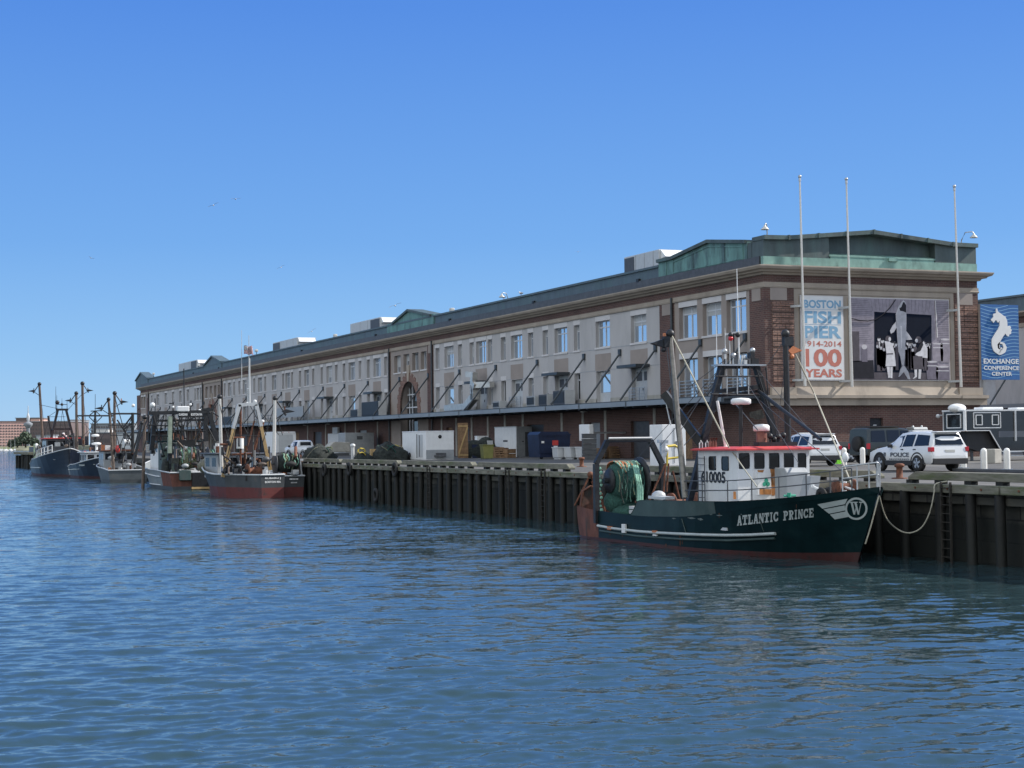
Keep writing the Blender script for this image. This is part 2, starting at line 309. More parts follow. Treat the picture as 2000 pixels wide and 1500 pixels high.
# ---------------------------------------------------------------- water, pier deck, quay wall
ZD = 2.5; XP = 33.3; YFAR = 332.0
def make_water():
    rs = np.concatenate([np.linspace(2,18,14,endpoint=False), 18*np.exp(np.arange(0,1130)*.0027), 18*np.exp(1130*.0027)*np.exp(np.arange(1,46)*.085)])
    c = YAW; fine = np.linspace(-.36,.36,560); out = np.linspace(.36,2*pi-.36,62)[1:-1]
    th = c+np.concatenate([fine, out]); n = len(th); R,T = np.meshgrid(rs, th, indexing='ij')
    X = R*np.sin(T); Y = R*np.cos(T); Z = np.zeros_like(X)
    rng = np.random.default_rng(3); sp = np.maximum(R*.0030, .03)
    fade_near = np.clip((R-3)/14, 0, 1)
    patch = .75+.5*(.5+.5*np.sin(X*.055+1.3*np.sin(Y*.031))*np.sin(Y*.043+.7+np.sin(X*.027)))
    lee = 1-.45*np.exp(-((X-24)/11)**2)*np.clip((85-Y)/25,0,1)
    for k in range(80):
        lam = .24*(13**rng.random()**1.35); a = radians(rng.normal(0,1)*30) + YAW+radians(-14) + pi
        if lam > 1.9: a = YAW+radians(rng.normal(-14,16))+pi
        kx,ky = sin(a)*2*pi/lam, cos(a)*2*pi/lam
        amp = (.0030 if lam < 1 else .0023)*lam**.75*(.6+.8*rng.random())
        ph = rng.random()*2*pi
        bl = np.clip((lam/sp-2.2)/3, 0, 1)
        s = np.sin(kx*X+ky*Y+ph+.5*np.sin(X*.21+Y*.17+k))
        Z += amp*bl*(s+.22*np.cos(2*(kx*X+ky*Y+ph)))
    Z *= fade_near*patch*lee
    nr = len(rs); idx = np.arange(nr*n).reshape(nr,n); a = idx[:-1,:]; b = idx[1:,:]
    q = np.stack([a, np.roll(a,-1,1), np.roll(b,-1,1), b], -1).reshape(-1,4)[:, ::-1]
    me = bpy.data.meshes.new('water'); me.vertices.add(nr*n); me.vertices.foreach_set('co', np.stack([X,Y,Z],-1).astype(np.float32).ravel())
    me.loops.add(q.size); me.loops.foreach_set('vertex_index', q.ravel().astype(np.int32))
    me.polygons.add(len(q)); me.polygons.foreach_set('loop_start', np.arange(0,q.size,4,dtype=np.int32)); me.polygons.foreach_set('loop_total', np.full(len(q),4,dtype=np.int32))
    me.polygons.foreach_set('use_smooth', np.ones(len(q),dtype=bool)); me.update(calc_edges=True); me.validate()
    m, nt, b = _nt('harbour_water')
    b.inputs['Base Color'].default_value = (.026,.052,.060,1); b.inputs['Roughness'].default_value = .05; b.inputs['IOR'].default_value = 1.42
    # fine ripples as direct slope noise: gentle in the lee of the pier, choppier out in the open harbour
    g = N(nt,'ShaderNodeNewGeometry'); tot = g.outputs['Normal']
    tc = N(nt,'ShaderNodeTexCoord'); m1 = N(nt,'ShaderNodeMapping'); m1.inputs['Rotation'].default_value = (0,0,YAW-radians(12)); L(nt, tc.outputs['Object'], m1.inputs['Vector'])
    sy = N(nt,'ShaderNodeSeparateXYZ'); L(nt, tc.outputs['Object'], sy.inputs[0])
    mr = N(nt,'ShaderNodeMapRange'); mr.inputs['From Min'].default_value = 30; mr.inputs['From Max'].default_value = 170; mr.inputs['To Min'].default_value = .8; mr.inputs['To Max'].default_value = 4.0; L(nt, sy.outputs[1], mr.inputs['Value'])
    for sc,amp in ((14,.11),(5,.10),(1.6,.085),(.4,.05)):
        m2 = N(nt,'ShaderNodeMapping'); m2.inputs['Scale'].default_value = (.55,1.35,1); L(nt, m1.outputs[0], m2.inputs['Vector'])
        nz = N(nt,'ShaderNodeTexNoise'); nz.inputs['Scale'].default_value = sc; nz.inputs['Detail'].default_value = 4; nz.inputs['Roughness'].default_value = .5; L(nt, m2.outputs[0], nz.inputs['Vector'])
        v1 = N(nt,'ShaderNodeVectorMath', operation='SUBTRACT'); L(nt, nz.outputs['Color'], v1.inputs[0]); v1.inputs[1].default_value = (.5,.5,.5)
        v2 = N(nt,'ShaderNodeVectorMath', operation='MULTIPLY'); L(nt, v1.outputs[0], v2.inputs[0]); v2.inputs[1].default_value = (amp*1.2,amp*2.2,0)
        v4 = N(nt,'ShaderNodeVectorMath', operation='SCALE'); L(nt, v2.outputs[0], v4.inputs[0]); L(nt, mr.outputs[0], v4.inputs['Scale'])
        v3 = N(nt,'ShaderNodeVectorMath', operation='ADD'); L(nt, tot, v3.inputs[0]); L(nt, v4.outputs[0], v3.inputs[1]); tot = v3.outputs[0]
    vn = N(nt,'ShaderNodeVectorMath', operation='NORMALIZE'); L(nt, tot, vn.inputs[0]); L(nt, vn.outputs[0], b.inputs['Normal'])
    me.materials.append(m)
    o = bpy.data.objects.new('water', me); COL.objects.link(o); return struct(o)
make_water()
mb = MB().prism([(33.95,-40),(190,-40),(190,368),(41,368),(33.95,YFAR)],lambda u,v,d: (u,v,d),1.9,ZD); struct(build('pier_deck', mb, M['asphalt']))
# concrete edge strip along the pier
mb = MB(); mb.box(33.62, 33.95, -40, YFAR, 1.9, ZD-.004); struct(build('pavement', mb, M['stone']))
mb = MB(); mb.box(34.0, 36, -40, YFAR-.5, -2.5, 1.9)
tag(build('quay_wall', mb, M['stone']), 'long granite block quay wall behind the dark timber piles', 'wall')
# the far end of the pier, seen end-on past the boats
def pile_mb(r=.17, top=2.35):
    return MB().tube((0,0,-1.5),(0,0,top), r*1.05, r, 10)
pile0 = build('fender_pile', pile_mb(), M['pile'])
tag(pile0, 'dark wet timber fender pile standing against the granite quay wall', 'pile', 'fender piles along the quay wall')
y = 33.0; k = 0
random.seed(11)
while y < 126:
    o = pile0 if k == 0 else dup(pile0, (0,0,0))
    o.location = (XP+.19+random.uniform(-.03,.03), y, random.uniform(-.12,.06)); o.rotation_euler = (radians(random.uniform(-1.2,1.2)), radians(random.uniform(-.6,.8)), random.random()*3)
    y += random.choice((1.4,1.55,1.6,1.9)); k += 1
# a few lighter vertical timbers between
# lower wale timbers and the raised stringpiece on its blocks
y = 24.0; k = 0
while y < 135:
    ln = random.choice((6.2,7.4,8.6)); d = random.uniform(-.02,.02)
    mb = MB().box(XP-.02+d, XP+.34, y, y+ln-.12, ZD-.25, ZD+.02)
    for q in np.arange(y+.8, y+ln-.4, 1.7): mb.tube((XP-.05+d,q,ZD-.11),(XP-.01+d,q,ZD-.11), .04, n=6, mi=1)
    tag(build('wale_timber', mb, [M['wood'],M['rust']], bevel=.02), 'weathered grey bolted wale timber laid along the quay edge', 'timber', 'wale timbers along the quay edge'); y += ln; k += 1
gaps = [(46.6,48.6),(71.3,74.4),(60.2,60.6)]
y = 24.0
for y0,y1 in ((24,46.4),(48.2,58.8),(59.6,71.4),(74.2,86.9),(87.6,100.3),(101.0,113.8),(114.2,126)):
    z0 = ZD+.13; mb = MB()
    ys = [y0]; 
    while ys[-1] < y1-5: ys.append(ys[-1]+5.3)
    mb.prism([(y0,z0),(y1,z0),(y1,z0+.1),(y1-.35,z0+.27),(y0+.35,z0+.27),(y0,z0+.1)], lambda u,v,d: (d,u,v), XP+.42, XP+.76)
    t = thing('stringpiece', 'raised grey timber stringpiece on small blocks along the pier edge', 'timber', (XP+.6,y0,ZD), 0, 'stringpiece timbers along the pier edge')
    build('timber', mb, M['wood'], t, True, bevel=.02)
    for q in np.arange(y0+.5, y1, 1.55): build('block', MB().box(XP+.45,XP+.73,q,q+.34,ZD+.004,z0-.002), M['pile'], t, True)
def ladder(y, lab):
    t = thing('quay_ladder', lab, 'ladder', (XP,y,0), 0, 'steel ladders on the quay wall')
    for s in (-.24,.24): build('rail', MB().bar((XP-.06,y+s,-.6),(XP-.06,y+s,ZD+.1),.05,.07), M['ladder'], t, True)
    for i in range(10): build('rung', MB().tube((XP-.06,y-.24,-.1+i*.28),(XP-.06,y+.24,-.1+i*.28),.018,n=6), M['ladder'], t, True)
for px,lab in ((993,'dark steel ladder second from the stern of the green trawler'),(1063,'steel ladder on the quay nearest the rusty stern'),(839,'narrow steel ladder below the white cargo trailer'),(1850,'ladder on the quay wall beside the sagging mooring rope')):
    ladder(ox(px,960,XP).y, lab)
def tyre(c, R, r, ax, name='tyre_fender'):
    mb = MB(); rings = []
    for i in range(18):
        a = 2*pi*i/18; ring = []
        for j in range(8):
            b = 2*pi*j/8; q = (R+r*cos(b)); p = (r*.8*sin(b), q*cos(a), q*sin(a)); ring.append((c[0]+p[0],c[1]+p[1],c[2]+p[2]))
        rings.append(ring)
    rings.append(rings[0]); mb.loft(rings, True, False); return build(name, mb, M['rubber'])
for px,py,lab in ((734,967,'black tyre fender low on the quay wall near the waterline'),(682,916,'tyre fender hanging under the wale beside the red boat'),(771,917,'oval tyre fender hung from the wale timber near the white trailer'),(633,918,'leftmost tyre fender hanging on the quay, behind the red sterns')):
    p = ox(px,py,XP-.12); tag(tyre((XP-.12,p.y,max(p.z,.35)), .36, .13, 'x'), lab, 'tyre')
def bollard_iron(px, py, lab):
    p = oz(px,py,ZD); mb = MB().lathe([(.30,0),(.30,.04),(.13,.05),(.12,.42),(.19,.46),(.19,.54),(.1,.58)], n=14)
    o = build('mooring_bollard', mb, M['rust']); o.location = (p.x,p.y,ZD); tag(o, lab, 'bollard')
bollard_iron(1757,935,'squat rusty iron mooring bollard on the quay in front of the police car')
bollard_iron(1136,912,'iron mooring bollard near the stern of the green trawler')
# pier end structure past the boats
mb = MB().prism([(33.4,YFAR),(40.6,368.3),(190,368.3),(190,366),(42,366),(35,YFAR)],lambda u,v,d: (u,v,d),-2,1.88); tag(build('pier_end_wall', mb, M['stone']), 'dark end wall of the pier beyond the farthest boat','wall')
# ---------------------------------------------------------------- the long market building
XB = 61.7; YB = 101.5; XR = 80.35; YE = 361.0
BLD = thing('market_building', 'long three storey pier building with brick bands, pale stucco bays and a green copper roofline', 'building', (XB,YB,ZD))
def fy(px, z=13.2):
    """where a photo column meets the long facade at height z"""
    c = 516+.1983*(1492-px); return ox(px, 876+(c-876)*(z-HC)/12.2, XB).y
def fpt(ax, pl):
    return (lambda u,z,d=0: (pl+d,u,z)) if ax == 'x' else (lambda u,z,d=0: (u,pl+d,z))
def wallgrid(mb, P, u0, u1, z0, z1, holes, depth=.4, mi=0, rmi=None):
    rmi = mi if rmi is None else rmi
    us = sorted({u0,u1,*[h for H in holes for h in H[:2]]}); zs = sorted({z0,z1,*[h for H in holes for h in H[2:4]]})
    us = [u for u in us if u0 <= u <= u1]; zs = [z for z in zs if z0 <= z <= z1]
    for a,b in zip(us,us[1:]):
        for c,d in zip(zs,zs[1:]):
            if any(H[0] < (a+b)/2 < H[1] and H[2] < (c+d)/2 < H[3] for H in holes): continue
            mb.poly([P(a,c),P(a,d),P(b,d),P(b,c)], mi)
    for a,b,c,d in [H[:4] for H in holes]:
        for q in ([P(a,c),P(a,d),P(a,d,depth),P(a,c,depth)],[P(b,c),P(b,c,depth),P(b,d,depth),P(b,d)],[P(a,d),P(b,d),P(b,d,depth),P(a,d,depth)],[P(a,c),P(a,c,depth),P(b,c,depth),P(b,c)]):
            mb.poly(q, rmi)
def bx(mb, P, u0, u1, z0, z1, d0, d1, mi=0):
    a = P(u0,z0,d0); b = P(u1,z1,d1)
    return mb.box(min(a[0],b[0]),max(a[0],b[0]),min(a[1],b[1]),max(a[1],b[1]),min(a[2],b[2]),max(a[2],b[2]),mi)
_br = random.Random(77)
def window(P, u0, u1, z0, z1, root, dep=.30, mull=1, transom=.55, name='window', sill=True, lintel=True, fm='winframe', gm='glass', cill=0):
    mb = MB(); w = .085
    bx(mb,P,u0,u0+w,z0,z1,dep,dep+.1); bx(mb,P,u1-w,u1,z0,z1,dep,dep+.1); bx(mb,P,u0+w,u1-w,z1-w,z1,dep,dep+.1); bx(mb,P,u0+w,u1-w,z0,z0+w,dep,dep+.1)
    for k in range(mull):
        c = u0+(u1-u0)*(k+1)/(mull+1); bx(mb,P,c-.05,c+.05,z0+w,z1-w,dep+.01,dep+.095)
    if transom: bx(mb,P,u0+w,u1-w,z1-transom-.05,z1-transom+.05,dep+.015,dep+.09)
    o = build(name, mb, M[fm], root, True)
    g = MB(); g.poly([P(u0+.02,z0+.02,dep+.06),P(u0+.02,z1-.02,dep+.06),P(u1-.02,z1-.02,dep+.06),P(u1-.02,z0+.02,dep+.06)])
    build('pane', g, M[gm], o, True)
    if name != 'tall_window' and _br.random() < .42:
        zz_ = z1-w-(z1-z0)*_br.choice((.22,.35,.5,.62)); build('blind', bx(MB(),P,u0+w+.01,u1-w-.01,zz_,z1-w-.01,dep+.045,dep+.055), M['blind'], o, True)
    if sill: build('sill', bx(MB(),P,u0-.12,u1+.12,z0-.16,z0-.003,-.08,dep), M['lintel'], o, True)
    if lintel: build('lintel', bx(MB(),P,u0-.06,u1+.06,z1+.003,z1+.44,-.02,.1), M['lintel'], o, True)
    return o
FX = fpt('x', XB); FE = fpt('y', YB)
ZW0, ZW1 = 12.13, 14.42
# zones of the long facade (photo columns -> metres along it)
zq = 103.5; zp0, zp1 = 115.2, 117.6
a1 = fy(846.7); a0 = fy(835.5); b1 = fy(763); b0 = fy(758.6)
c1 = fy(435); c0 = fy(431); d1 = fy(397.5); d0 = fy(395.3)
e1 = fy(291.5); e0 = fy(287); YQ = fy(268)
zones = [(YB,zq,'q'),(zq,zp0,'p'),(zp0,zp1,'b'),(zp1,a1,'s'),(a1,a0,'b'),(a0,b1,'a'),(b1,b0,'b'),(b0,c1,'s'),(c1,c0,'b'),(c0,d1,'a'),(d1,d0,'b'),(d0,e1,'s'),(e1,e0,'b'),(e0,YQ,'p'),(YQ,YE,'q')]
wide = [(1232.6,1262),(1163.8,1190.4),(1083.8,1107),(999,1019),(930.7,948.5),(868.7,885),(730,742.5),(681,693),(638,648.5),(594,604),(557,567),(531,540),(503.6,512),(474,481.5),(445,452),(384,389),(365,369),(350,355),(335.6,341),(321,327),(305.5,311)]
narrow = [(1121.5,1131.5),(1060.6,1069.6),(1032,1040.7),(979,986.5),(953.3,960.5),(917.6,925),(895,902),(851,858),(751,756),(717,722),(700.7,705.7),(669.7,674),(655,659),(626,631),(609.6,614),(584,588),(568.7,572),(551,555),(516,520),(495,498),(466,469),(456,458.6),(437.5,440),(391,393),(380,382),(295.5,298)]
holes = []; W2 = []; N2 = []
for p0,p1 in wide:
    c = fy((p0+p1)/2); h = 1.42 if p0 > 600 else max(1.0, min(1.42, abs(fy(p0)-fy(p1))/2*.95)); holes.append((c-h,c+h,ZW0,ZW1)); W2.append((c-h,c+h,p0))
for p0,p1 in narrow:
    c = fy((p0+p1)/2); h = .62; holes.append((c-h,c+h,ZW0,ZW1)); N2.append((c-h,c+h,p0))
pav = [(104.1,106.95),(107.75,110.6),(111.5,114.4)]
arch4 = [tuple(sorted((fy(p),fy(q)))) for p,q in ((770,782.5),(788,799.5),(805,817.5),(822,833))]
arch4b = [tuple(sorted((fy(p),fy(q)))) for p,q in ((401,406),(409.5,415),(418,423),(425.5,429.5))]
farw = [tuple(sorted((fy(p),fy(q)))) for p,q in ((270,273.5),(275.6,279),(280.6,284.4))]
# second storey openings
lo = [(a,b,7.3,10.06) for a,b,_ in W2]+[(a,b,7.7,10.1) for a,b,_ in N2]
def beads(mb, a, b):
    # shadow-gap joints of the panels, then one base course piece between each pair of doors
    for z in (10.12,11.98):
        segs = sorted([(h[0],h[1]) for h in holes+lo if a < h[0] < b and h[2]-.2 < z < h[3]+.1]); q = a
        for s,e in segs+[(b,b)]:
            if s > q+.1: bx(mb,FX,q,s-.02,z-.02,z+.02,-.015,.01,1)
            q = max(q,e)
    segs = sorted([(h[0],h[1]) for h in lo if a < h[0] < b]); q = a
    for s,e in segs+[(b,b)]:
        if s > q+.1: build('base_course', bx(MB(),FX,q,s-.005,7.26,7.68,-.03,.05), M['concrete'], BLD, True)
        q = max(q,e)
for a,b,t in zones:
    mw = MB(); mp = MB()
    hs = [h for h in holes+lo if a < (h[0]+h[1])/2 < b]
    if t == 's': wallgrid(mw, FX, a, b, 7.25, 14.9, hs, .42)
    if t == 'p':
        ws = [(u,v,ZW0-.2,ZW1) for u,v in (pav if a < 200 else farw)]+[(u,v,7.3,10.4) for u,v in (pav if a < 200 else farw)]
        wallgrid(mp, FX, a, b, 7.25, 14.9, ws, .5)
    if t == 'a':
        ws = [(u,v,ZW0+.15,ZW1-.1) for u,v in (arch4 if a < 200 else arch4b)]
        m = (a+b)/2; R = 3.1; zs = 8.1
        # arched bay: wall with a tall arched opening, filled by glazing set back
        wallgrid(mp, FX, a, b, 11.6, 14.9, ws, .5)
        seg = 24; arc = [(m-R*cos(pi*k/seg), zs+3.0*sin(pi*k/seg)) for k in range(seg+1)]
        for (u,z),(v,y_) in zip(arc,arc[1:]):
            mp.poly([FX(u,z),FX(u,11.6),FX(v,11.6),FX(v,y_)]); mp.poly([FX(u,z),FX(v,y_),FX(v,y_,.9),FX(u,z,.9)])
        mp.poly([FX(a,ZD+.01),FX(a,11.6),FX(m-R,11.6),FX(m-R,ZD+.01)]); mp.poly([FX(m+R,ZD+.01),FX(m+R,11.6),FX(b,11.6),FX(b,ZD+.01)])
        for s in (-R,R): mp.poly([FX(m+s,ZD+.01),FX(m+s,zs),FX(m+s,zs,.9),FX(m+s,ZD+.01,.9)])
    if t == 's': beads(mw, a, b); build('stucco_wall', mw, [M['stucco'],M['grey']], BLD, True)
    elif t in 'pa': build('precast_wall', mp, M['precast'], BLD, True)
for a,b,t in zones:
    if t == 'a':
        m = (a+b)/2; R = 3.1; zs = 8.1; seg = 24
        # rough brick voussoirs round the arch with a keystone
        mb = MB(); o = []
        for k in range(seg):
            t0,t1 = pi*k/seg, pi*(k+1)/seg; r = R+(1.15 if k%2 else .85)
            mb.prism([(m-R*cos(t0),zs+3*sin(t0)),(m-r*cos(t0),zs+(r-.1)*sin(t0)*.97),(m-r*cos(t1),zs+(r-.1)*sin(t1)*.97),(m-R*cos(t1),zs+3*sin(t1))], lambda u,v,d: FX(u,v,d), -.07, .2)
        mb.box(XB-.06,XB+.2,m-R-1,m-R,7.4,zs); mb.box(XB-.06,XB+.2,m+R,m+R+1,7.4,zs)
        ar = build('arch_surround', mb, M['brick_rough'], BLD, True)
        build('keystone', MB().prism([(m-.28,zs+3.0),(m-.5,zs+4.9),(m+.5,zs+4.9),(m+.28,zs+3.0)], lambda u,v,d: FX(u,v,d), -.14, .2), M['cornice'], ar, True)
        g = MB(); arc = [(m-(R-.02)*cos(pi*k/seg), zs+2.98*sin(pi*k/seg)) for k in range(seg+1)]
        g.poly([FX(u,z,.86) for u,z in arc]+[FX(m+R-.02,ZD+.2,.86),FX(m-R+.02,ZD+.2,.86)])
        f = MB()
        for u in (-2.05,-1.0,1.0,2.05): f.box(XB+.74,XB+.84,m+u-.07,m+u+.07,ZD+.02,zs+2.98*sqrt(max(0,1-(u/R)**2)))
        for z in (5.0,7.3,8.1,9.6):
            h = R if z <= zs else R*sqrt(1-((z-zs)/3)**2); f.box(XB+.72,XB+.82,m-h,m+h,z-.07,z+.07)
        fo = build('arch_window', f, M['winframe'], BLD, True); build('pane', g, M['darkglass'], fo, True)
for u,v in pav: window(FX,u,v,ZW0-.18,ZW1,BLD,.34)
for u,v in farw: window(FX,u,v,ZW0-.18,ZW1,BLD,.34)
for u,v in arch4+arch4b: window(FX,u,v,ZW0+.15,ZW1-.1,BLD,.4,1,0,lintel=False)
for u,v,p in W2: window(FX,u,v,ZW0,ZW1,BLD,.3)
for u,v,p in N2: window(FX,u,v,ZW0,ZW1,BLD,.32,0,.55,'narrow_window')
# spandrel panels under the wide windows, sills, doors of the second storey
for k,(u,v,p) in enumerate(W2):
    build('spandrel_panel', bx(MB(),FX,u-.16,v+.16,10.1,11.56,-.012,.1), M['precast'], BLD, True)
    kind = ('door','glazed','door','glazed','door','glazed')[k%6] if k > 3 else ('door','glazed','door','door')[k]
    mb = MB(); bx(mb,FX,u,v,7.26,10.06,.36,.42)
    o = build('balcony_door', mb, M['lgrey'], BLD, True)
    if kind == 'glazed':
        build('pane', bx(MB(),FX,u+.5,v-.2,8.2,9.75,.34,.358), M['glass'], o, True); 
    else:
        bb = MB(); m = (u+v)/2
        for s in (u+.25,m+.18): bx(bb,FX,s,s+.95,8.95,9.7,.335,.358)
        build('louvre', bb, M['dgrey'], o, True); build('handle', bx(MB(),FX,m-.06,m+.06,8.1,8.35,.32,.355), M['dgrey'], o, True)
        if k%2 == 0: build('door_canopy', bx(MB(),FX,u-.5,v+.2,10.02,10.26,-1.3,.3), M['rod'], BLD, True)
    if k%3 == 0 or k in (0,2):
        r = MB()
        for z in (7.6,7.85,8.1,8.35): r.bar(FX(u,z,-.25),FX(v,z,-.25),.05)
        for q in np.linspace(u,v,4): r.bar(FX(q,7.24,-.25),FX(q,8.38,-.25),.05)
        build('railing', r, M['steel'], BLD, True)
for k,(u,v,p) in enumerate(N2):
    window(FX,u,v,7.7,10.08,BLD,.34,0,0 if k%2 else .6,'narrow_window',False,True,'winframe','glass' if k%3 else 'darkglass')
for u,v in pav+farw:
    window(FX,u,v,7.3,10.35,BLD,.4,1,0,'tall_window',False,u > 107.2)
    r = MB()
    for z in (7.6,7.85,8.1,8.35,8.6): r.bar(FX(u,z,-.05),FX(v,z,-.05),.05)
    for q in (u,v): r.bar(FX(q,7.24,-.05),FX(q,8.62,-.05),.06)
    build('railing', r, M['steel'], BLD, True)
# brick pilasters and corner quoins with stone caps
for a,b,t in zones:
    if t in 'bq' and b-a > .3:
        z0 = 7.25 if t == 'b' else 6.3
        if t == 'b':
            o = build('brick_pilaster', bx(MB(),FX,a,b,z0,14.9,-.08,.3), M['brick'], BLD, True)
            w = min(.7,(b-a)*.3); build('capital', bx(MB(),FX,(a+b)/2-w,(a+b)/2+w,14.0,14.88,-.11,.1), M['precast'], o, True)
            build('downpipe', MB().tube(FX(a+.12,2.6,-.2),FX(a+.12,15.3,-.2),.1,n=8), M['rod'], o, True)
mb = MB(); mb.box(XB-.08,64.1,YB-.08,103.5,6.3,14.9)
o = build('corner_pier', mb, M['brick'], BLD, True)
build('capital', MB().box(XB-.12,XB,101.9,103.1,14.0,14.88).box(62.1,63.5,YB-.12,YB,14.0,14.88), M['precast'], o, True)
def courses(x0,x1,z0,z1,yb):
    m = MB(); z = z0; k = 0; rr = random.Random(5)
    while z < z1-.2:
        n = 5
        for i in range(n):
            u = x0+(x1-x0)*i/n; m.box(u+rr.uniform(0,.015),u+(x1-x0)/n-.005,yb-.03-rr.uniform(.0,.05),yb,z+.03,z+.37)
        z += .42
    return m
build('rusticated_courses', courses(62.25,64.05,8.1,13.9,YB-.083), M['brick_rough'], o, True)
mb = MB(); mb.box(78.2,XR+.08,YB-.08,103.5,6.3,14.9)
o = build('corner_pier', mb, M['brick'], BLD, True)
build('rusticated_courses', courses(78.25,80.35,8.1,14.1,YB-.083), M['brick_rough'], o, True)
build('capital', MB().box(78.7,79.9,YB-.12,YB,14.0,14.88), M['precast'], o, True)
build('corner_pier', MB().box(XB-.08,XB+2,YQ,YE+.08,6.3,14.9), M['brick'], BLD, True)
# end facade: frame, recessed panel, ledges, brick base
mb = MB(); bx(mb,FE,64.1,78.2,8.0,14.9,0,.6); bx(mb,FE,64.1,64.5,8.27,14.9,-.05,-.001); bx(mb,FE,77.85,78.2,8.27,14.9,-.05,-.001); bx(mb,FE,64.5,77.85,14.5,14.9,-.05,-.001); bx(mb,FE,64.1,78.2,7.722,8.27,-.07,-.001)
build('recessed_panel', mb, M['cornice'], BLD, True)
mb = MB()
prof = [(0,7.72),(.12,7.70),(.30,7.17),(.52,7.15),(.52,6.92),(.28,6.88),(.28,6.4),(0,6.4)]
mb.prism(prof, lambda d,z,x: (x,YB-.08-d,z), 63.9, 78.4)
mb.prism([(0,7.16),(.55,7.14),(.55,6.9),(.3,6.86),(.3,6.4),(0,6.4)], lambda d,z,x: (x,YB-.08-d,z), XB-.3, 63.898); mb.prism([(0,7.16),(.55,7.14),(.55,6.9),(.3,6.86),(.3,6.4),(0,6.4)], lambda d,z,x: (x,YB-.08-d,z), 78.402, XR+.5)
mb.box(61.95,64.0,YB-.42,YB-.081,7.163,7.72); mb.box(78.3,80.45,YB-.42,YB-.081,7.163,7.72)
build('ledge', mb, M['cornice'], BLD, True)
mb = MB(); wallgrid(mb, FE, XB, XR, ZD-.3, 6.4, [(70.5,71.65,ZD-.1,5.46)], .3)
bx(mb,FE,XB,XR,6.4,14.9,.61,.9)
wallgrid(mb, fpt('y',YE), XB, XR, ZD-.3, 15, [], .1); wallgrid(mb, fpt('x',XR), YB, YE, ZD-.3, 15, [], .1)
# ground floor brick with loading doors
gh = []; rr = random.Random(4); gdoors = []
gp = [(1232,1268),(1322,1352),(1150,1172),(1030,1062),(900,916),(872,884),(700,716),(655,668),(612,628),(570,584),(540,552),(505,518),(470,482),(375,385),(345,354),(318,326)]
for p,q in gp:
    u,v = sorted((fy(p,5),fy(q,5))); gdoors.append((u,v)); gh.append((u,v,ZD+.02,5.6))
for a,b,t in zones:
    if t != 'a': wallgrid(mb, FX, a, b, ZD-.3, 7.25, [h for h in gh if a <= h[0] and h[1] <= b], .35)
build('brick_wall', mb, M['brick'], BLD, True)
o = build('steel_door', bx(MB(),FE,70.5,71.65,ZD-.1,5.46,.2,.29), M['black'], BLD, True); build('door_sign', bx(MB(),FE,70.9,71.2,4.9,4.98,.18,.197), M['lgrey'], o, True)
for k,(u,v) in enumerate(gdoors):
    build('loading_door', bx(MB(),FX,u,v,ZD+.02,5.6,.27,.34), M[('dgrey','plank','grey','black')[k%4]], BLD, True)
y_ = zp1+1
while y_ < YE-6:
    if not any(u-.6 < y_ < v+.6 for u,v in gdoors) and not (a1 < y_ < b0): build('concrete_pier', bx(MB(),FX,y_,y_+.45,ZD,6.9,-.05,.2), M['concrete'], BLD, True)
    y_ += 4.6
# cornice, brick band and string band wrap round all four sides
def ring(prof, mi=0, mb=None):
    mb = mb or MB(); rs = []
    for d,z in prof: rs.append([(XB-d,YB-d,z),(XR+d,YB-d,z),(XR+d,YE+d,z),(XB-d,YE+d,z)])
    for r0,r1 in zip(rs,rs[1:]):
        for k in range(4): mb.poly([r0[k],r0[(k+1)%4],r1[(k+1)%4],r1[k]], mi)
    return mb
build('string_band', ring([(-.2,14.9),(.12,14.9),(.16,15.02),(.12,15.06),(.12,15.3),(-.2,15.3)]), M['cornice'], BLD, True)
build('brick_band', ring([(0,15.302),(.05,15.302),(.05,15.95),(0,15.95)]), M['brick'], BLD, True)
build('cornice', ring([(.0,15.82),(.22,15.84),(.30,15.98),(.55,16.02),(.62,16.12),(.85,16.2),(.95,16.36),(.95,16.44),(.1,16.56),(-.6,16.6)]), M['cornice'], BLD, True)
build('roof', MB().box(XB-.1,XR,YB+.5,YE-.5,16.4,17.2), M['dgrey'], BLD, True)
# copper parapets: corner pavilion, end gable, mid gables
def parapet(P, prof, z0, dep, mats, capw=.12, nm='copper_parapet'):
    mb = MB(); o = [(prof[0][0],z0)]+prof+[(prof[-1][0],z0)]
    mb.prism(o, lambda u,v,d: P(u,v,d), -.05, dep, 0)
    for (u,z),(v,y_) in zip(prof,prof[1:]): mb.bar(P(u,z-.12,dep/2-.12),P(v,y_-.12,dep/2-.12),dep+.32,.26,1) if P is FX else mb.bar(P(u,z-.12,dep/2-.12),P(v,y_-.12,dep/2-.12),dep+.32,.26,1)
    return build(nm, mb, mats, BLD, True)
CP = [M['copper'],M['copper_dark']]
o = parapet(FX, [(103.75,18.58),(109.4,19.26),(115.3,18.6),(117.7,18.6)], 16.57, .9, CP)
mb = MB()   # raised seams on the pavilion parapet
for y0,y1,z0,z1 in ((104.3,104.4,16.7,18.4),(107.0,107.1,16.7,18.7),(111.9,112.02,16.7,18.8),(115.1,115.25,16.7,18.3),(116.3,116.4,16.7,18.3)): mb.box(XB-.09,XB-.04,y0,y1,z0,z1)
mb.box(XB-.1,XB-.045,104.4,115.1,17.25,17.33); mb.bar((XB-.08,104.4,18.15),(XB-.08,109.4,18.75),.05,.09); mb.bar((XB-.08,109.4,18.75),(XB-.08,115.1,18.15),.05,.09)
build('copper_seams', mb, M['copper'], o, True)
build('copper_parapet', MB().box(XB-.04,XB+.3,YB+1.64,103.7,16.57,18.34), M['copper_dark'], BLD, True)
mb = MB()   # end gable with its recessed ledge
gz = [(61.6,18.62),(63.66,18.66),(71.0,19.34),(78.1,18.68),(80.4,18.66)]
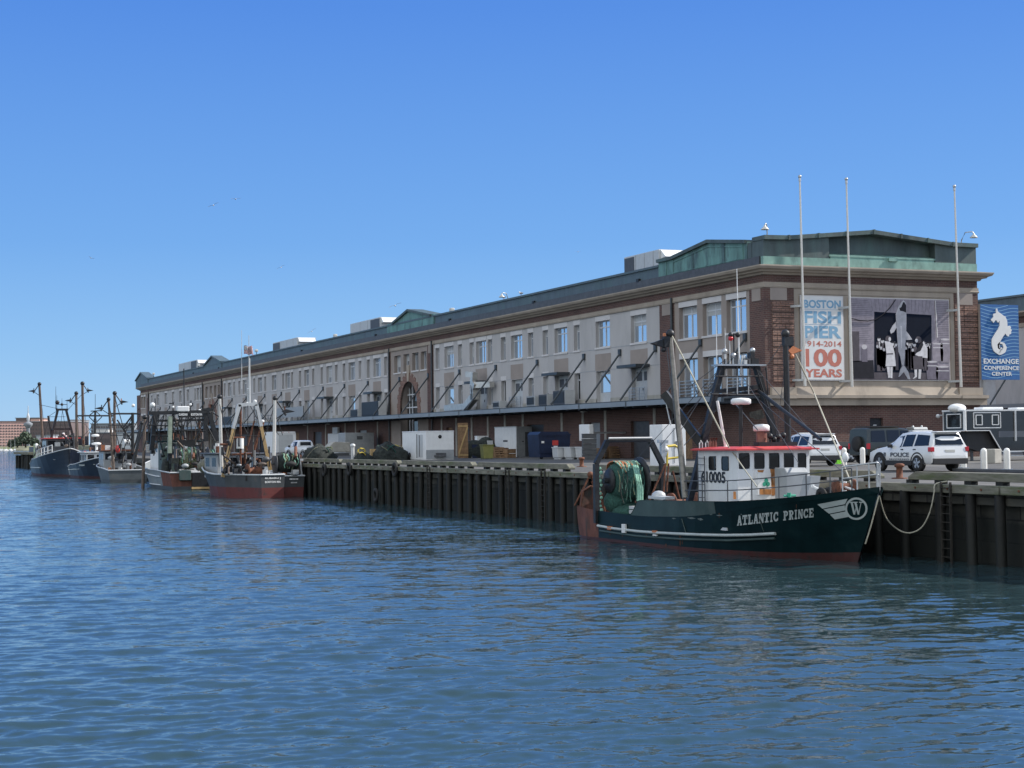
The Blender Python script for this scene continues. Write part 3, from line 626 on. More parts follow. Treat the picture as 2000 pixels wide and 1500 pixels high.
def gat(x): return np.interp(x,[q[0] for q in gz],[q[1] for q in gz])
YG = YB-.02
for x0,x1 in ((61.66,67.2),(76.6,80.38)):
    n = 4; xs = np.linspace(x0,x1,n)
    for a,b in zip(xs,xs[1:]): mb.prism([(a,17.15),(a,gat(a)-.05),(b,gat(b)-.05),(b,17.15)], lambda u,v,d: (u,d,v), YG, YG+1.6)
mb.prism([(67.2,17.15),(67.2,gat(67.2)-.05),(71,19.28),(76.6,gat(76.6)-.05),(76.6,17.15)], lambda u,v,d: (u,d,v), YG+.75, YG+1.6)
g = build('copper_gable', mb, M['copper_dark'], BLD, True)
mb = MB()
for (a,za),(b,zb) in zip(gz,gz[1:]): mb.bar((a,YG+.6,za-.12),(b,YG+.6,zb-.12),1.75,.3,1,(0,0,1))
for x in (63.66,66.2,68.6,71,73.4,75.8,78.1): mb.box(x-.06,x+.06,YG-.33,YG+.4,gat(x)-.3,gat(x)+.06,1)
build('coping', mb, [M['copper'],M['copper_dark']], g, True)
mb = MB(); mb.box(61.6,80.4,YG-.06,YG+.3,16.57,17.15); mb.box(67.3,76.5,YG-.02,YG+.3,17.15,17.42)
mb.prism([(YG-.05,17.42),(YG+.76,17.62),(YG+.76,17.3),(YG-.05,17.3)], lambda u,v,d: (d,u,v), 67.2, 76.6); mb.box(72.3,73.1,YG-.2,YG,17.1,17.34)
build('flashing', mb, M['copper_light'], g, True)
def gable(y0, y1, ym, z0, zt, mats, w=1.0):
    return parapet(FX, [(y0,z0),(ym,zt),(y1,z0)], 16.57, w, mats)
ga, gb, gm = fy(843,18.3), fy(768,18.3), fy(799,19.2)
gable(ga, gb, gm, 18.35, 19.5, CP, 1.6)
for q0,q1 in ((a1-.3,ga-.03),(gb+.03,fy(757,18))): build('copper_parapet', MB().box(XB-.06,XB+1.5,q0,q1,16.57,18.3), M['copper'], BLD, True)
gable(fy(433,18.3), fy(399,18.3), fy(415,19.3), 18.35, 19.7, [M['zinc'],M['zinc']], 1.6)
gable(fy(289,18.3), fy(265.5,18.3), fy(276,19.5), 18.35, 19.9, [M['zinc'],M['zinc']], 1.6)
mb = MB().box(XB+.06,XB+.8,117.7,YE-1,16.5,18.0).box(XB-.1,XB+.9,117.7,YE-1,18.0,18.18); mb.box(XR-.8,XR,YB+1.7,YE,16.5,18.0); mb.box(XB,XR,YE-.8,YE,16.5,18.2)
build('zinc_parapet', mb, M['zinc'], BLD, True)
mb = MB()
for px in (1250,1045,880,735,590,428,378): y_ = fy(px,17); mb.box(XB-.15,XB+.07,y_,y_+.45,17.15,17.4)
build('scupper', mb, M['black'], BLD, True)
# canopy over the loading platform with tie rods
XC = XB-3.4
brk = [b0-.4,a1+.2]
mb = MB(); fm = MB(); seams = [101.9,108.6,117.2,126.1,133.2,144.0,155.0,164.0]
y_ = 174.
while y_ < YE-3: seams.append(y_); y_ += 9.6
seams.append(YE-1)
for s,e in zip(seams,seams[1:]):
    if e < 108: zo = .12
    else: zo = 0
    mb.box(XC+.1,XB-.06,s,e-.002,6.93+zo,7.18+zo); fm.box(XC-.02,XC+.098,s+.12,e-.12,6.72+zo,7.10+zo,0); fm.box(XC+.02,XC+.098,s-.118,s+.118,6.68+zo,7.16+zo,1)
    for q in np.arange(s+.5,e,2.4): mb.box(XC+.2,XB-.06,q,q+.12,6.6+zo,6.928+zo)
cn = build('canopy', mb, M['rod'], BLD, True); build('fascia', fm, [M['fascia'],M['rod']], cn, True)
rods = [104.2,110.9,124.95,132.15,142.63,153.2,163.6]
y_ = 173.5
while y_ < YE-6: rods.append(y_); y_ += 10.2 if len(rods)%3 else 12.4
rods.insert(2,118.4)
for y_ in rods:
    ro = build('tie_rod', MB().tube((XB-.02,y_,11.45),(XC+.08,y_,7.24),.085,n=8), M['rod'], BLD, True)
    build('anchor_plate', MB().box(XB-.16,XB-.013,y_-.2,y_+.2,11.2,11.75), M['rod'], ro, True)
for k,px in enumerate((1175,1345,665,620,545)):
    y_ = fy(px,6.6); build('canopy_lamp', MB().lathe([(.1,.12),(.32,.04),(.34,0),(.05,-.03)], (XB-1.7,y_,6.5), 'z', 12), M['lamp'], BLD, True)
# ---------------------------------------------------------------- banners, poster, flagpoles, roof gear
def fit_text(s, P, u0, u1, z0, z1, d, depth, mb, mi, offset=.012):
    raw = text_mb(s, 1.0, lambda u,v,e: (u,v,e), 0, offset=offset)
    xs = [p[0] for p in raw.v]; ys = [p[1] for p in raw.v]; a,b,c,e = min(xs),max(xs),min(ys),max(ys)
    f = lambda u,v,q: P(u0+(u-a)/(b-a)*(u1-u0), z0+(v-c)/(e-c)*(z1-z0), d-q)
    return text_mb(s, 1.0, f, depth, mi, mb, offset=offset)
M['ban_white'] = mat('banner_white', (.70,.71,.72), .6, var=.04)
M['ban_blue'] = mat('banner_pale_blue', (.20,.38,.55), .6, var=.05); M['ban_red'] = mat('banner_faded_red', (.50,.17,.13), .6, var=.06)
t = thing('banner', 'tall white banner reading BOSTON FISH PIER 1914-2014 100 YEARS on the end wall', 'banner', (66.4,YB-.1,8.27))
build('frame', bx(MB(),FE,64.58,68.25,8.2,14.4,-.16,-.06), M['lintel'], t, True)
sh = build('sheet', bx(MB(),FE,64.66,68.17,8.28,14.32,-.185,-.161), M['ban_white'], t, True)
mb = MB(); zz = lambda p: 14.35-(p-815)*.01096
for s,a,b,mi in (('BOSTON',840,895,0),('FISH',914,996,0),('PIER',1012,1094,0),('1914-2014',1113,1150,1),('100',1164,1284,1),('YEARS',1298,1354,1)):
    fit_text(s, FE, 64.84, 68.02, zz(b), zz(a), -.187, .008, mb, mi, .035 if len(s) < 7 else .015)
for a in (903,1003): bx(mb,FE,64.84,68.02,zz(a)-.012,zz(a)+.012,-.193,-.187,0)
build('lettering', mb, [M['ban_blue'],M['ban_red']], t, True)
# black and white photograph poster: a big shark hung in a doorway, a crowd, barrels
PCS = [(.29,.265,.31),(.17,.155,.195),(.006,.010,.022),(.44,.44,.48),(.62,.61,.64),(.028,.028,.036),(.10,.09,.105),(.52,.50,.53)]
PM = [mat('poster_tone_%d'%i, c, .8, var=.16, scale=3, spec=.12) for i,c in enumerate(PCS)]
t = thing('photo_poster', 'large black and white photograph poster of a hanging shark between onlookers', 'poster', (73.2,YB-.1,8.3))
build('frame', bx(MB(),FE,68.76,77.68,8.22,14.36,-.14,-.06), M['lintel'], t, True)
mb = MB()
def PP(x, y): return (68.82+(x-95)/1680*8.8, 14.3-(y-100)/1320*6.02)
def pol(pts, mi, lay):
    mb.prism([PP(*p) for p in pts], lambda u,v,d: FE(u,v,d), -.165-.006*lay, -.15, mi)
def ell(x, y, rx, ry, mi, lay, n=14): pol([(x+rx*cos(2*pi*k/n), y+ry*sin(2*pi*k/n)) for k in range(n)], mi, lay)
pol([(95,100),(1775,100),(1775,1420),(95,1420)],0,0)
rr = random.Random(2)
for k in range(24):
    y_ = 130+k*30
    pol([(100,y_),(rr.randint(380,470),y_+3),(rr.randint(380,470),y_+9),(100,y_+8)],1,1)
    pol([(1560,y_+6),(1770,y_+9),(1770,y_+16),(1560,y_+12)],1,1)
for k in range(17): x_ = 470+k*60; pol([(x_+(x_-980)*.05,110),(x_+5+(x_-980)*.05,110),(x_+4,300),(x_,300)],1,1)
pol([(500,315),(1475,350),(1460,1300),(480,1300)],2,1)
pol([(100,1300),(1770,1300),(1770,1420),(100,1420)],6,1)
pol([(100,1120),(470,1100),(480,1400),(100,1400)],5,2); pol([(100,640),(240,640),(240,1130),(100,1130)],6,2); pol([(275,900),(370,900),(370,1130),(275,1130)],1,3); ell(320,890,45,40,7,4)
for x,y_,h in ((570,760,520),(625,790,480),(690,800,450),(800,830,430),(850,840,420),(1060,820,430),(1110,830,420),(1170,840,420),(1350,840,430),(1420,830,330)):
    pol([(x-45,y_+50),(x,y_+25),(x+45,y_+50),(x+40,y_+h),(x-40,y_+h)],6 if x%20 else 5,2); ell(x,y_,27,35,4,3); ell(x,y_-24,30,15,5,4)
for x,y_ in ((600,905),(650,930),(1020,900),(1140,930),(1300,900),(1390,850),(540,880)): ell(x,y_,20,26,3,3); pol([(x-34,y_+28),(x+34,y_+28),(x+30,y_+300),(x-30,y_+300)],5 if x%100 else 1,2)
for x in (575,830,1075,1110,1360,1430): pol([(x-10,800),(x+12,800),(x+6,900),(x-4,900)],4,3)
pol([(670,810),(740,790),(800,850),(830,1000),(845,1195),(670,1200),(690,1000)],4,5); ell(725,750,48,48,6,5); ell(748,758,22,34,4,6); pol([(690,1205),(740,1205),(745,1380),(715,1390)],4,5); pol([(750,1205),(790,1205),(780,1390),(750,1390)],4,5); pol([(690,990),(800,985),(800,1005),(690,1010)],6,6)
pol([(1180,1010),(1330,780),(1390,900),(1390,1060),(1300,1050)],4,5); pol([(1170,990),(1300,770),(1320,840),(1270,940)],5,6); pol([(1140,1030),(1300,1030),(1310,1240),(1150,1250)],6,5); ell(1240,760,52,56,6,5); ell(1205,775,24,32,4,6); pol([(1160,1245),(1205,1245),(1200,1370),(1130,1405),(1165,1360)],4,5); pol([(1235,1245),(1280,1245),(1265,1400),(1225,1400)],4,5)
pol([(1340,1000),(1390,1000),(1390,1260),(1340,1260)],6,4)
for x,y0,y1,w in ((1470,1120,1410,90),(1650,1200,1415,110),(1570,820,1110,85),(1700,750,1130,75)):
    pol([(x-w,y0),(x+w,y0),(x+w+12,(y0+y1)/2),(x+w,y1),(x-w,y1),(x-w-12,(y0+y1)/2)],0 if y0 < 1000 else 1,4); pol([(x-w,y0+60),(x+w,y0+60),(x+w,y0+72),(x-w,y0+72)],4,5); ell(x,y0,w,16,7,5)
pol([(960,150),(1000,115),(1030,160),(1040,300),(1035,500),(1030,620),(1080,680),(1130,760),(1020,770),(1005,900),(1000,1050),(985,1180),(950,1200),(925,1050),(890,950),(880,800),(865,500),(860,350),(900,240)],3,7)
pol([(870,460),(800,540),(755,620),(770,670),(820,640),(872,560)],3,7); pol([(985,150),(1010,150),(1035,200),(1035,320),(985,300),(930,290),(920,250),(955,230)],5,8)
pol([(960,1180),(990,1190),(1050,1280),(1085,1410),(1050,1410),(975,1290),(900,1370),(885,1370),(920,1250)],3,7); pol([(930,540),(960,540),(950,900),(940,900)],4,8)
mb.path([FE(*PP(x,y_),-.24) for x,y_ in ((100,430),(220,460),(380,468),(520,440),(650,350),(770,230),(855,110))],.035,5,5)
mb.path([FE(*PP(x,y_),-.22) for x,y_ in ((1540,110),(1560,720))],.04,5,4)
build('print', mb, PM, t, True)
# projecting blue sign with the sea horse
t = thing('projecting_sign', 'blue wavy sign with a white sea horse reading EXCHANGE CONFERENCE CENTER', 'sign', (82,101.0,8.3))
M['sign_blue'] = mat('sign_blue', (.028,.12,.33), .5, var=.06); M['wave'] = mat('sign_wave_blue', (.25,.46,.68), .5, var=.05)
FS = fpt('y', 101.0); X0, X1, Z0, Z1 = 80.25, 83.85, 8.32, 14.05
build('backing', bx(MB(),FS,X0,X1,Z0,Z1,0,.22), M['precast'], t, True)
build('panel', bx(MB(),FS,X0+.03,X1,Z0,Z1,-.03,-.002), M['sign_blue'], t, True)
mb = MB(); H = lambda x,y_: (X0+.03+(x-178)/462*(X1-X0-.03), Z1-(y_-208)/1045*(Z1-Z0))
for k in range(21):
    y_ = 232+k*48.5; n = 22
    for i in range(n):
        a = 180+i*458/n; b = 180+(i+1)*458/n; fa = y_-26*sin((a-180)/458*2*pi*.95+2.6); fb = y_-26*sin((b-180)/458*2*pi*.95+2.6)
        if min(fa,fb) < 214 or max(fa,fb) > 1246: continue
        mb.poly([FS(*H(a,fa-3.5),-.036),FS(*H(a,fa+3.5),-.036),FS(*H(b,fb+3.5),-.036),FS(*H(b,fb-3.5),-.036)])
w_ = build('wave_pattern', mb, M['wave'], t, True); w_['kind'] = 'stuff'
mb = MB()
sp_ = [(430,375,38),(445,440,46),(446,510,48),(425,575,52),(385,640,52),(350,710,52),(345,780,46),(360,840,42),(395,882,30),(440,858,24),(460,805,19),(440,752,15),(402,738,12),(375,768,10),(380,815,9),(406,832,8),(418,805,6)]
pl = []
for i in range(len(sp_)-1):
    for f in (0,.25,.5,.75): pl.append(tuple(sp_[i][j]*(1-f)+sp_[i+1][j]*f for j in range(3)))
pl.append(sp_[-1]); Ls = []
for i,(x,y_,w) in enumerate(pl):
    p,q = pl[max(0,i-1)],pl[min(len(pl)-1,i+1)]; dx,dy = q[0]-p[0],q[1]-p[1]; l = sqrt(dx*dx+dy*dy); Ls.append(((x-dy/l*w,y_+dx/l*w),(x+dy/l*w,y_-dx/l*w)))
for (a,b),(c,d) in zip(Ls,Ls[1:]): mb.prism([H(*a),H(*b),H(*d),H(*c)], lambda u,v,e: FS(u,v,e), -.13, -.05)
mb.prism([H(*p) for p in ((358,265),(372,265),(380,308),(412,330),(450,365),(455,400),(395,440),(385,460),(372,455),(365,430),(345,430),(325,465),(310,445),(292,425),(325,385),(322,345),(335,335),(358,330))], lambda u,v,e: FS(u,v,e), -.131, -.05)
mb.prism([H(*p) for p in ((480,515),(520,500),(536,520),(530,545),(546,560),(535,585),(536,612),(515,622),(508,648),(488,645),(470,620),(455,590))], lambda u,v,e: FS(u,v,e), -.129, -.05)
build('sea_horse', mb, M['ban_white'], t, True)
mb = MB()
for s,a,b,y0,y1 in (('EXCHANGE',203,628,962,1032),('CONFERENCE',203,630,1062,1118),('CENTER',298,545,1145,1198)):
    p,q = H(a,y1),H(b,y0); fit_text(s, FS, p[0],q[0],p[1],q[1],-.04,.012,mb,0,.02)
build('lettering', mb, M['ban_white'], t, True)
build('bracket', MB().bar((XR,101.1,13.6),(80.3,101.1,13.6),.1), M['rod'], t, True)
# flagpoles on wall brackets
for (p0,q0,p1,q1),lab in (((1562,347,1572,754),'left tall bare flagpole in front of the BOSTON banner'),((1653,352,1664,756),'middle bare flagpole beside the left edge of the shark poster'),((1864,366,1877,756),'right bare flagpole against the rough brick corner')):
    a = oy(p0,q0,YB-1.0); b = oy(p1,q1,YB-1.0); x = (a.x+b.x)/2
    t = thing('flagpole', lab, 'flagpole', (b.x,YB-1,b.z), 0, 'flagpoles on the end wall')
    build('pole', MB().tube(b,a,.115,.06,10), M['alu'], t, True)
    build('finial', MB().ball((a.x,a.y,a.z+.08),.13,8,6).tube(a-Vector((0,0,.25)),a,.1,.08,8), M['steel'], t, True)
    for f in (.03,.385):
        c = b+(a-b)*f; build('bracket', MB().bar((c.x-.45,YB-.1,c.z),(c.x,c.y,c.z),.12,.16).bar((c.x+.3,YB-.1,c.z),(c.x,c.y,c.z),.09,.12), M['steel'], t, True)
# rooftop plant
def roof_unit(p0, p1, q0, q1, dx, lab, dark='l'):
    y0 = ox(p1,(q0+q1)/2,XB+dx).y; y1 = ox(p0,(q0+q1)/2,XB+dx).y; zt = ox(p0,q0,XB+dx).z
    zt = max(zt, 18.6); t = thing('roof_unit', lab, 'air unit', (XB+dx,y0,17.2), 0, 'air handling units on the roof')
    build('casing', MB().box(XB+dx,XB+dx+3,y0,y1,17.2,zt), M['lgrey'], t, True, bevel=.04)
    dy = (y1-y0)*.3; a = (y1-dy,y1-.1) if dark == 'l' else (y0+.1,y0+dy)
    build('louvre', MB().box(XB+dx-.03,XB+dx-.002,a[0],a[1],17.4,zt-.15), M['dgrey'], t, True)
    build('hood', MB().prism([(y0-.9,zt-.7),(y0,zt-.05),(y0,zt-.8)], lambda u,v,d: (d,u,v), XB+dx+.2, XB+dx+2.8), M['white'], t, True)
    for k in range(3): y_ = y0+(y1-y0)*(k+.6)/4; build('seam', MB().box(XB+dx-.02,XB+dx-.001,y_,y_+.06,17.3,zt-.05), M['grey'], t, True)
roof_unit(1219,1287,503,535,4,'white rooftop air unit with dark louvre nearest the green corner pavilion')
roof_unit(684,742,633,655,4,'pale rooftop air unit left of the green mid gable','r')
roof_unit(533,580,670,688,4,'white rooftop air unit with sloping hood above the flag')
roof_unit(349,384,711,725,4,'small far rooftop air unit near the leftmost gables','r')
def roof_lamp(px, py, x, y, lab, s=1):
    p = oy(px,py,y); z0 = 18.3 if y < 103 else 18.0
    t = thing('roof_lamp', lab, 'lamp', (p.x,p.y,z0), 0, 'gooseneck lamps on the roof edge'); mb = MB()
    mb.path([(p.x+s*.9,p.y+.5,z0),(p.x+s*.85,p.y+.4,p.z-.3),(p.x+s*.6,p.y+.25,p.z+.28),(p.x+s*.15,p.y,p.z+.33),(p.x,p.y,p.z+.2)],.045,6)
    build('arm', mb, M['steel'], t, True); build('lamp_shade', MB().lathe([(.06,.22),(.1,.1),(.3,-.1),(.3,-.14),(.05,-.14)],tuple(p),'z',12), M['lamp'], t, True)
roof_lamp(1494,445,0,YB+.3,'gooseneck lamp on the roof corner above the brick pier',.5)
roof_lamp(1902,461,0,YB+.3,'gooseneck lamp reaching out at the right end of the copper gable',-1)
roof_lamp(980,578,0,ox(985,590,XB).y,'curved lamp on the zinc roof edge beside the resting gulls',1)
for px,py,lab in ((883,607,'small dark floodlight on the roof right of the green mid gable'),(655,657,'small floodlight on the roof left of the pale air unit'),(501,686,'floodlight on the roof just right of the flag'),(388,714,'floodlight on the roof by the far air unit'),(300,731,'farthest floodlight on the roof near the left end gable')):
    p = ox(px,py,XB+.3); t = thing('floodlight', lab, 'lamp', (p.x,p.y,18.18), 0, 'floodlights on the roof edge')
    build('bracket', MB().tube((p.x,p.y,18.1),(p.x,p.y,p.z),.05), M['black'], t, True); build('lamp_head', MB().box(p.x-.25,p.x+.2,p.y-.3,p.y+.3,p.z-.12,p.z+.3), M['lamp'], t, True, bevel=.08)
# machines and ducts standing on the canopy
def condenser(p0, p1, zt, lab, col='dgrey', xo=1.0, w=1.0):
    y0,y1 = sorted((ox(p0,790,XB-xo).y,ox(p1,790,XB-xo).y)); z0 = 7.19
    t = thing('condenser_unit', lab, 'air unit', (XB-xo,y0,z0), 0, 'condenser units on the canopy')
    build('casing', MB().box(XB-xo,XB-xo+w,y0,y1,z0+.1,zt), M[col], t, True, bevel=.03); build('end_panel', MB().box(XB-xo,XB-xo+w,y0-.06,y0-.002,z0+.1,zt), M['lgrey'], t, True)
    build('grille', MB().box(XB-xo-.03,XB-xo-.002,y0+.15,y1-.15,z0+.25,zt-.15), M['black'], t, True); build('skid', MB().box(XB-xo+.1,XB-xo+w-.1,y0+.1,y1-.1,z0,z0+.098), M['rod'], t, True)
condenser(1080,1103,8.55,'largest dark condenser unit on the canopy below the narrow windows','dgrey',1.5)
condenser(1052,1068,8.3,'middle dark condenser unit on the canopy of three','dgrey',1.5)
condenser(1028,1044,8.25,'leftmost small condenser unit of three on the canopy','grey',1.5)
condenser(706,739,9.0,'wide black condenser on the canopy left of the great arch','black',1.6)
condenser(684,698,8.2,'low dark unit on the canopy beside the wide black condenser','dgrey',1.6)
condenser(962,975,8.0,'pair of small grey machines on the canopy right of the silver duct','grey',1.4,.8)
condenser(430,452,8.6,'distant dark unit on the canopy behind the red boat','dgrey',1.6)
M['duct'] = mat('silver_duct', (.56,.55,.52), .38, .65, var=.15, scale=3)
D = lambda px,py,xo: tuple(ox(px,py,XB-xo))
def dbar(pts, w): 
    m = MB()
    for a,b in zip(pts,pts[1:]):
        a = Vector(a); b = Vector(b); e = (b-a).normalized()*w*.45; m.bar(a-e,b+e,w,w)
    return m
t = thing('air_duct', 'silver square air duct bending up from the canopy to the wall', 'duct', D(900,797,1.2))
build('lower_run', dbar([D(874,797,1.3),D(911,794,1.3)],.62), M['duct'], t, True)
build('riser', dbar([D(911,794,1.3),D(927,775,1.3),D(927,760,1.3),D(929,752,1.3)],.7), M['duct'], t, True)
build('upper_run', dbar([D(929,752,1.3),D(958,751,.6)],.6), M['duct'], t, True)
build('outlet', dbar([D(925,748,1.3),D(926,732,1.3),D(916,731,1.5)],.58), M['duct'], t, True)
y0,y1 = sorted((fy(571,7.5),fy(628,7.5)))
t = thing('canopy_screen', 'long grey screen panel standing on the canopy left of the arch', 'screen', (XB-2.6,y0,7.19))
build('panel', MB().box(XB-2.6,XB-2.54,y0,y1,7.7,9.1), M['grey'], t, True)
for q in np.linspace(y0,y1,6): build('post', MB().box(XB-2.53,XB-2.45,q,q+.09,7.19,9.15), M['rod'], t, True)
y0,y1 = sorted((fy(528,7.5),fy(562,7.5)))
t = thing('canopy_railing', 'grey pipe railing on the canopy left of the screen panel', 'railing', (XB-2.6,y0,7.19)); mb = MB()
for z in (7.7,8.2): mb.tube((XB-2.5,y0,z),(XB-2.5,y1,z),.04,n=6)
for q in np.linspace(y0,y1,7): mb.tube((XB-2.5,q,7.19),(XB-2.5,q,8.22),.04,n=6)
build('rails', mb, M['rod'], t, True)
# second market building across the pier
t = thing('far_market_building', 'matching pier building behind the sea horse sign with grey roof and brick band', 'building', (110,100,ZD))
X2 = 110.; y0,y1 = 60.,330.; P2 = fpt('x', X2)
hs2 = []; q = y0+2
while q < y1-6: hs2 += [(q,q+2.8,12.1,14.4),(q+4.2,q+5.4,12.1,14.4),(q+.2,q+2.6,7.3,10.1)]; q += 7.4
mb = MB(); wallgrid(mb,P2,y0,y1,7.25,14.9,hs2,.4); mb.box(X2+.6,X2+18,y0,y1,ZD,16.4); build('stucco_wall', mb, M['stucco'], t, True)
build('brick_wall', MB().box(X2-.02,X2+.55,y0,y1,ZD,7.24), M['brick'], t, True); build('brick_band', MB().box(X2-.06,X2+.5,y0,y1,15.3,15.95), M['brick'], t, True)
build('string_band', MB().box(X2-.12,X2+.5,y0,y1,14.9,15.298), M['cornice'], t, True); build('cornice', MB().prism([(.5,15.952),(-.3,15.952),(-.9,16.3),(-.9,16.45),(.5,16.6)], lambda d,z,q: (X2+d,q,z), y0, y1), M['cornice'], t, True)
build('zinc_parapet', MB().box(X2+.1,X2+.9,y0,y1,16.5,18.0).box(X2-.1,X2+1,y0,y1,18.0,18.2), M['zinc'], t, True); build('canopy', MB().box(X2-3.4,X2-.1,y0,y1,6.75,7.15), M['fascia'], t, True)
for a,b,c,d in hs2:
    if 120 < a < 240:
        if c > 12: window(P2,a,b,c,d,t,.3,1 if b-a > 2 else 0,.55,'window')
        else: build('balcony_door', bx(MB(),P2,a,b,c,d,.3,.38), M['lgrey'], t, True)
for q in np.arange(124,240,9.): build('tie_rod', MB().tube((X2,q,11.4),(X2-3.3,q,7.2),.085,n=6), M['rod'], t, True)
# seagulls
M['gull'] = mat('gull_white', (.72,.72,.72), .7, var=.05); M['gullwing'] = mat('gull_grey_wing', (.30,.31,.34), .7, var=.1)
def gull_fly(p, yaw, bank, span, lab, up=.22):
    t = thing('seagull', lab, 'seagull', p, yaw, 'gulls flying over the harbour'); t.rotation_euler = (bank,0,yaw)
    build('body', MB().lathe([(.005,-.32),(.05,-.26),(.085,-.05),(.09,.08),(.05,.2),(.055,.26),(.03,.33),(.006,.38)],(0,0,0),'x',8), M['gull'], t)
    for s in (-1,1):
        c = [(.0,.05*s,.02),(.08,.30*s,.02+up*.5),(-.02,.55*s,up*.45),(-.2,.78*s,up*.2)]; ch = [.2,.2,.16,.03]; rs = []
        for (x,y_,z),w in zip(c,ch): rs.append([(x+w/2,y_,z),(x,y_,z+.02),(x-w/2,y_,z),(x,y_,z-.012)])
        build('wing', MB().loft(rs), M['gullwing'], t)
    t.scale = (span/2.1,)*3
for px,py,d,yw,bk,sp,lab in ((772,597,105,2.6,.45,1.5,'large gull gliding just above the green mid gable'),(417,401,110,2.5,.5,1.35,'gull banking high in the sky, lower of the high pair'),(460,389,120,2.9,.15,1.3,'gull gliding level, upper of the high pair'),(549,522,150,2.4,.6,1.4,'dark gull with drooped wings above the long roof'),(609,647,140,2.5,.7,1.4,'gull flying low over the far roof air units'),(178,504,170,3.2,-.4,1.3,'leftmost tiny gull alone over the boats'),(1129,492,190,2.8,.2,1.2,'tiny gull over the roof near the copper pavilion')):
    p = od(px,py,d*1.3); gull_fly(tuple(p), yw-1.3, -bk*.8, sp, lab)
for px,py,lab in ((1018,577,'gull resting on the roof edge right of the curved lamp'),(984,585,'gull resting on the roof edge beneath the curved lamp')):
    p = ox(px,py,XB+.2); t = thing('resting_seagull', lab, 'seagull', (p.x,p.y,18.18), 1.9, 'gulls resting on the roof')
    build('body', MB().lathe([(.01,-.34),(.06,-.22),(.11,-.02),(.1,.1),(.05,.2)],(0,0,.28),'x',8), M['gullwing'], t); build('head', MB().ball((.24,0,.40),.07,8,6).tube((.18,0,.3),(.24,0,.4),.06).tube((.3,0,.39),(.38,0,.37),.02,.005), M['gull'], t)
    for s in (-.05,.05): build('leg', MB().tube((0,s,0),(0,s,.2),.012,n=5), M['orange'], t)
# ---------------------------------------------------------------- the green trawler alongside
XA = 30.95; YS = 63.0
def pch(x, X, Y):
    """monotone cubic through the stations"""
    n = len(X); h = [X[i+1]-X[i] for i in range(n-1)]; d = [(Y[i+1]-Y[i])/h[i] for i in range(n-1)]; m = [d[0]]+[0]*(n-2)+[d[-1]]
    for i in range(1,n-1): m[i] = 0 if d[i-1]*d[i] <= 0 else 2*d[i-1]*d[i]/(d[i-1]+d[i])
    if x <= X[0]: return Y[0]
    if x >= X[-1]: return Y[-1]
    i = max(k for k in range(n-1) if X[k] <= x); t = (x-X[i])/h[i]
    return (2*t**3-3*t*t+1)*Y[i]+(t**3-2*t*t+t)*h[i]*m[i]+(3*t*t-2*t**3)*Y[i+1]+(t**3-t*t)*h[i]*m[i+1]
def ystem(z): return 45.35-.526*z
def sheer(y): return pch(y,[44.0,44.8,46.2,47.9,50.35,53.1,56.7,57.45,60.4,63.1],[2.5,2.37,2.18,2.03,1.89,1.83,1.75,1.17,1.25,1.37])
def knuck(y): return pch(y,[44.0,46.1,48.6,51,53.4,57.1,60.4,63.1],[2.3,2.05,1.74,1.46,1.26,1.16,1.22,1.34])
def hb(y, z):
    d = y-ystem(z)
    up = pch(d,[0,.7,2,4,6.1,8.5,17,18.7],[.03,.62,1.42,1.88,2.12,2.27,2.27,2.0]); wl = pch(d,[0,1,2.5,4.5,7,9.5,16.5,17.7],[.03,.38,1.0,1.55,1.98,2.17,2.12,1.85])
    b = wl+(up-wl)*min(1,max(0,z/2.1))
    return max(.03, b*(1+.35*z) if z < 0 else b)
def hit(px, py):
    x = 28.8
    for _ in range(24):
        p = ox(px,py,x); x = .5*x+.5*(XA-hb(p.y,p.z))
    return p
def hpt(y, z, off=.012): return (XA-hb(y,z)-off, y, z)
TR = thing('fishing_trawler', 'dark green stern trawler ATLANTIC PRINCE with white wheelhouse, red roof and green net drum', 'trawler', (XA,53,0))
TW = lambda n,mb,m,p=None,**k: build(n,mb,m,p or TR,True,**k)
ys_ = [0,.012,.03,.055,.085,.12,.16,.2,.25,.3,.36,.42,.48,.54,.6,.66,.72,.78,.84,.862,.89,.93,.965,1.0]
def zboot(y): return float(np.interp(y,[44,45.9,47.4,51.3,54.7,63],[.34,.24,.19,.13,.13,.10]))
mb = MB(); mats = [M['hull_green'],M['boot'],M['hull_rust']]
for sd in (-1,1):
    G = []
    for s in ys_:
        row = []
        yk = 44.1+s*(YS-44.1); zk = knuck(yk)
        for t in (-.7,0,zboot(yk)/zk,.3,.42,.54,.66,.78,.9,1):
            z = zk*t; y = ystem(z)+s*(YS-ystem(z)); row.append((XA+sd*hb(y+1e-6,z),y,z))
        G.append(row)
    nz = len(G[0])
    for i in range(len(G)-1):
        for j in range(nz-1):
            f = [G[i][j],G[i+1][j],G[i+1][j+1],G[i][j+1]]
            if sd == 1: f = f[::-1]
            ym = G[i][j][1]; mb.add(f,[(0,1,2,3)],1 if j < 2 else (2 if ym > 60.25 else 0),True)
    if sd == -1: GP = G
    else: GS = G
mb.poly(GP[-1]+GS[-1][::-1],2)
hull = TW('hull',mb,mats)
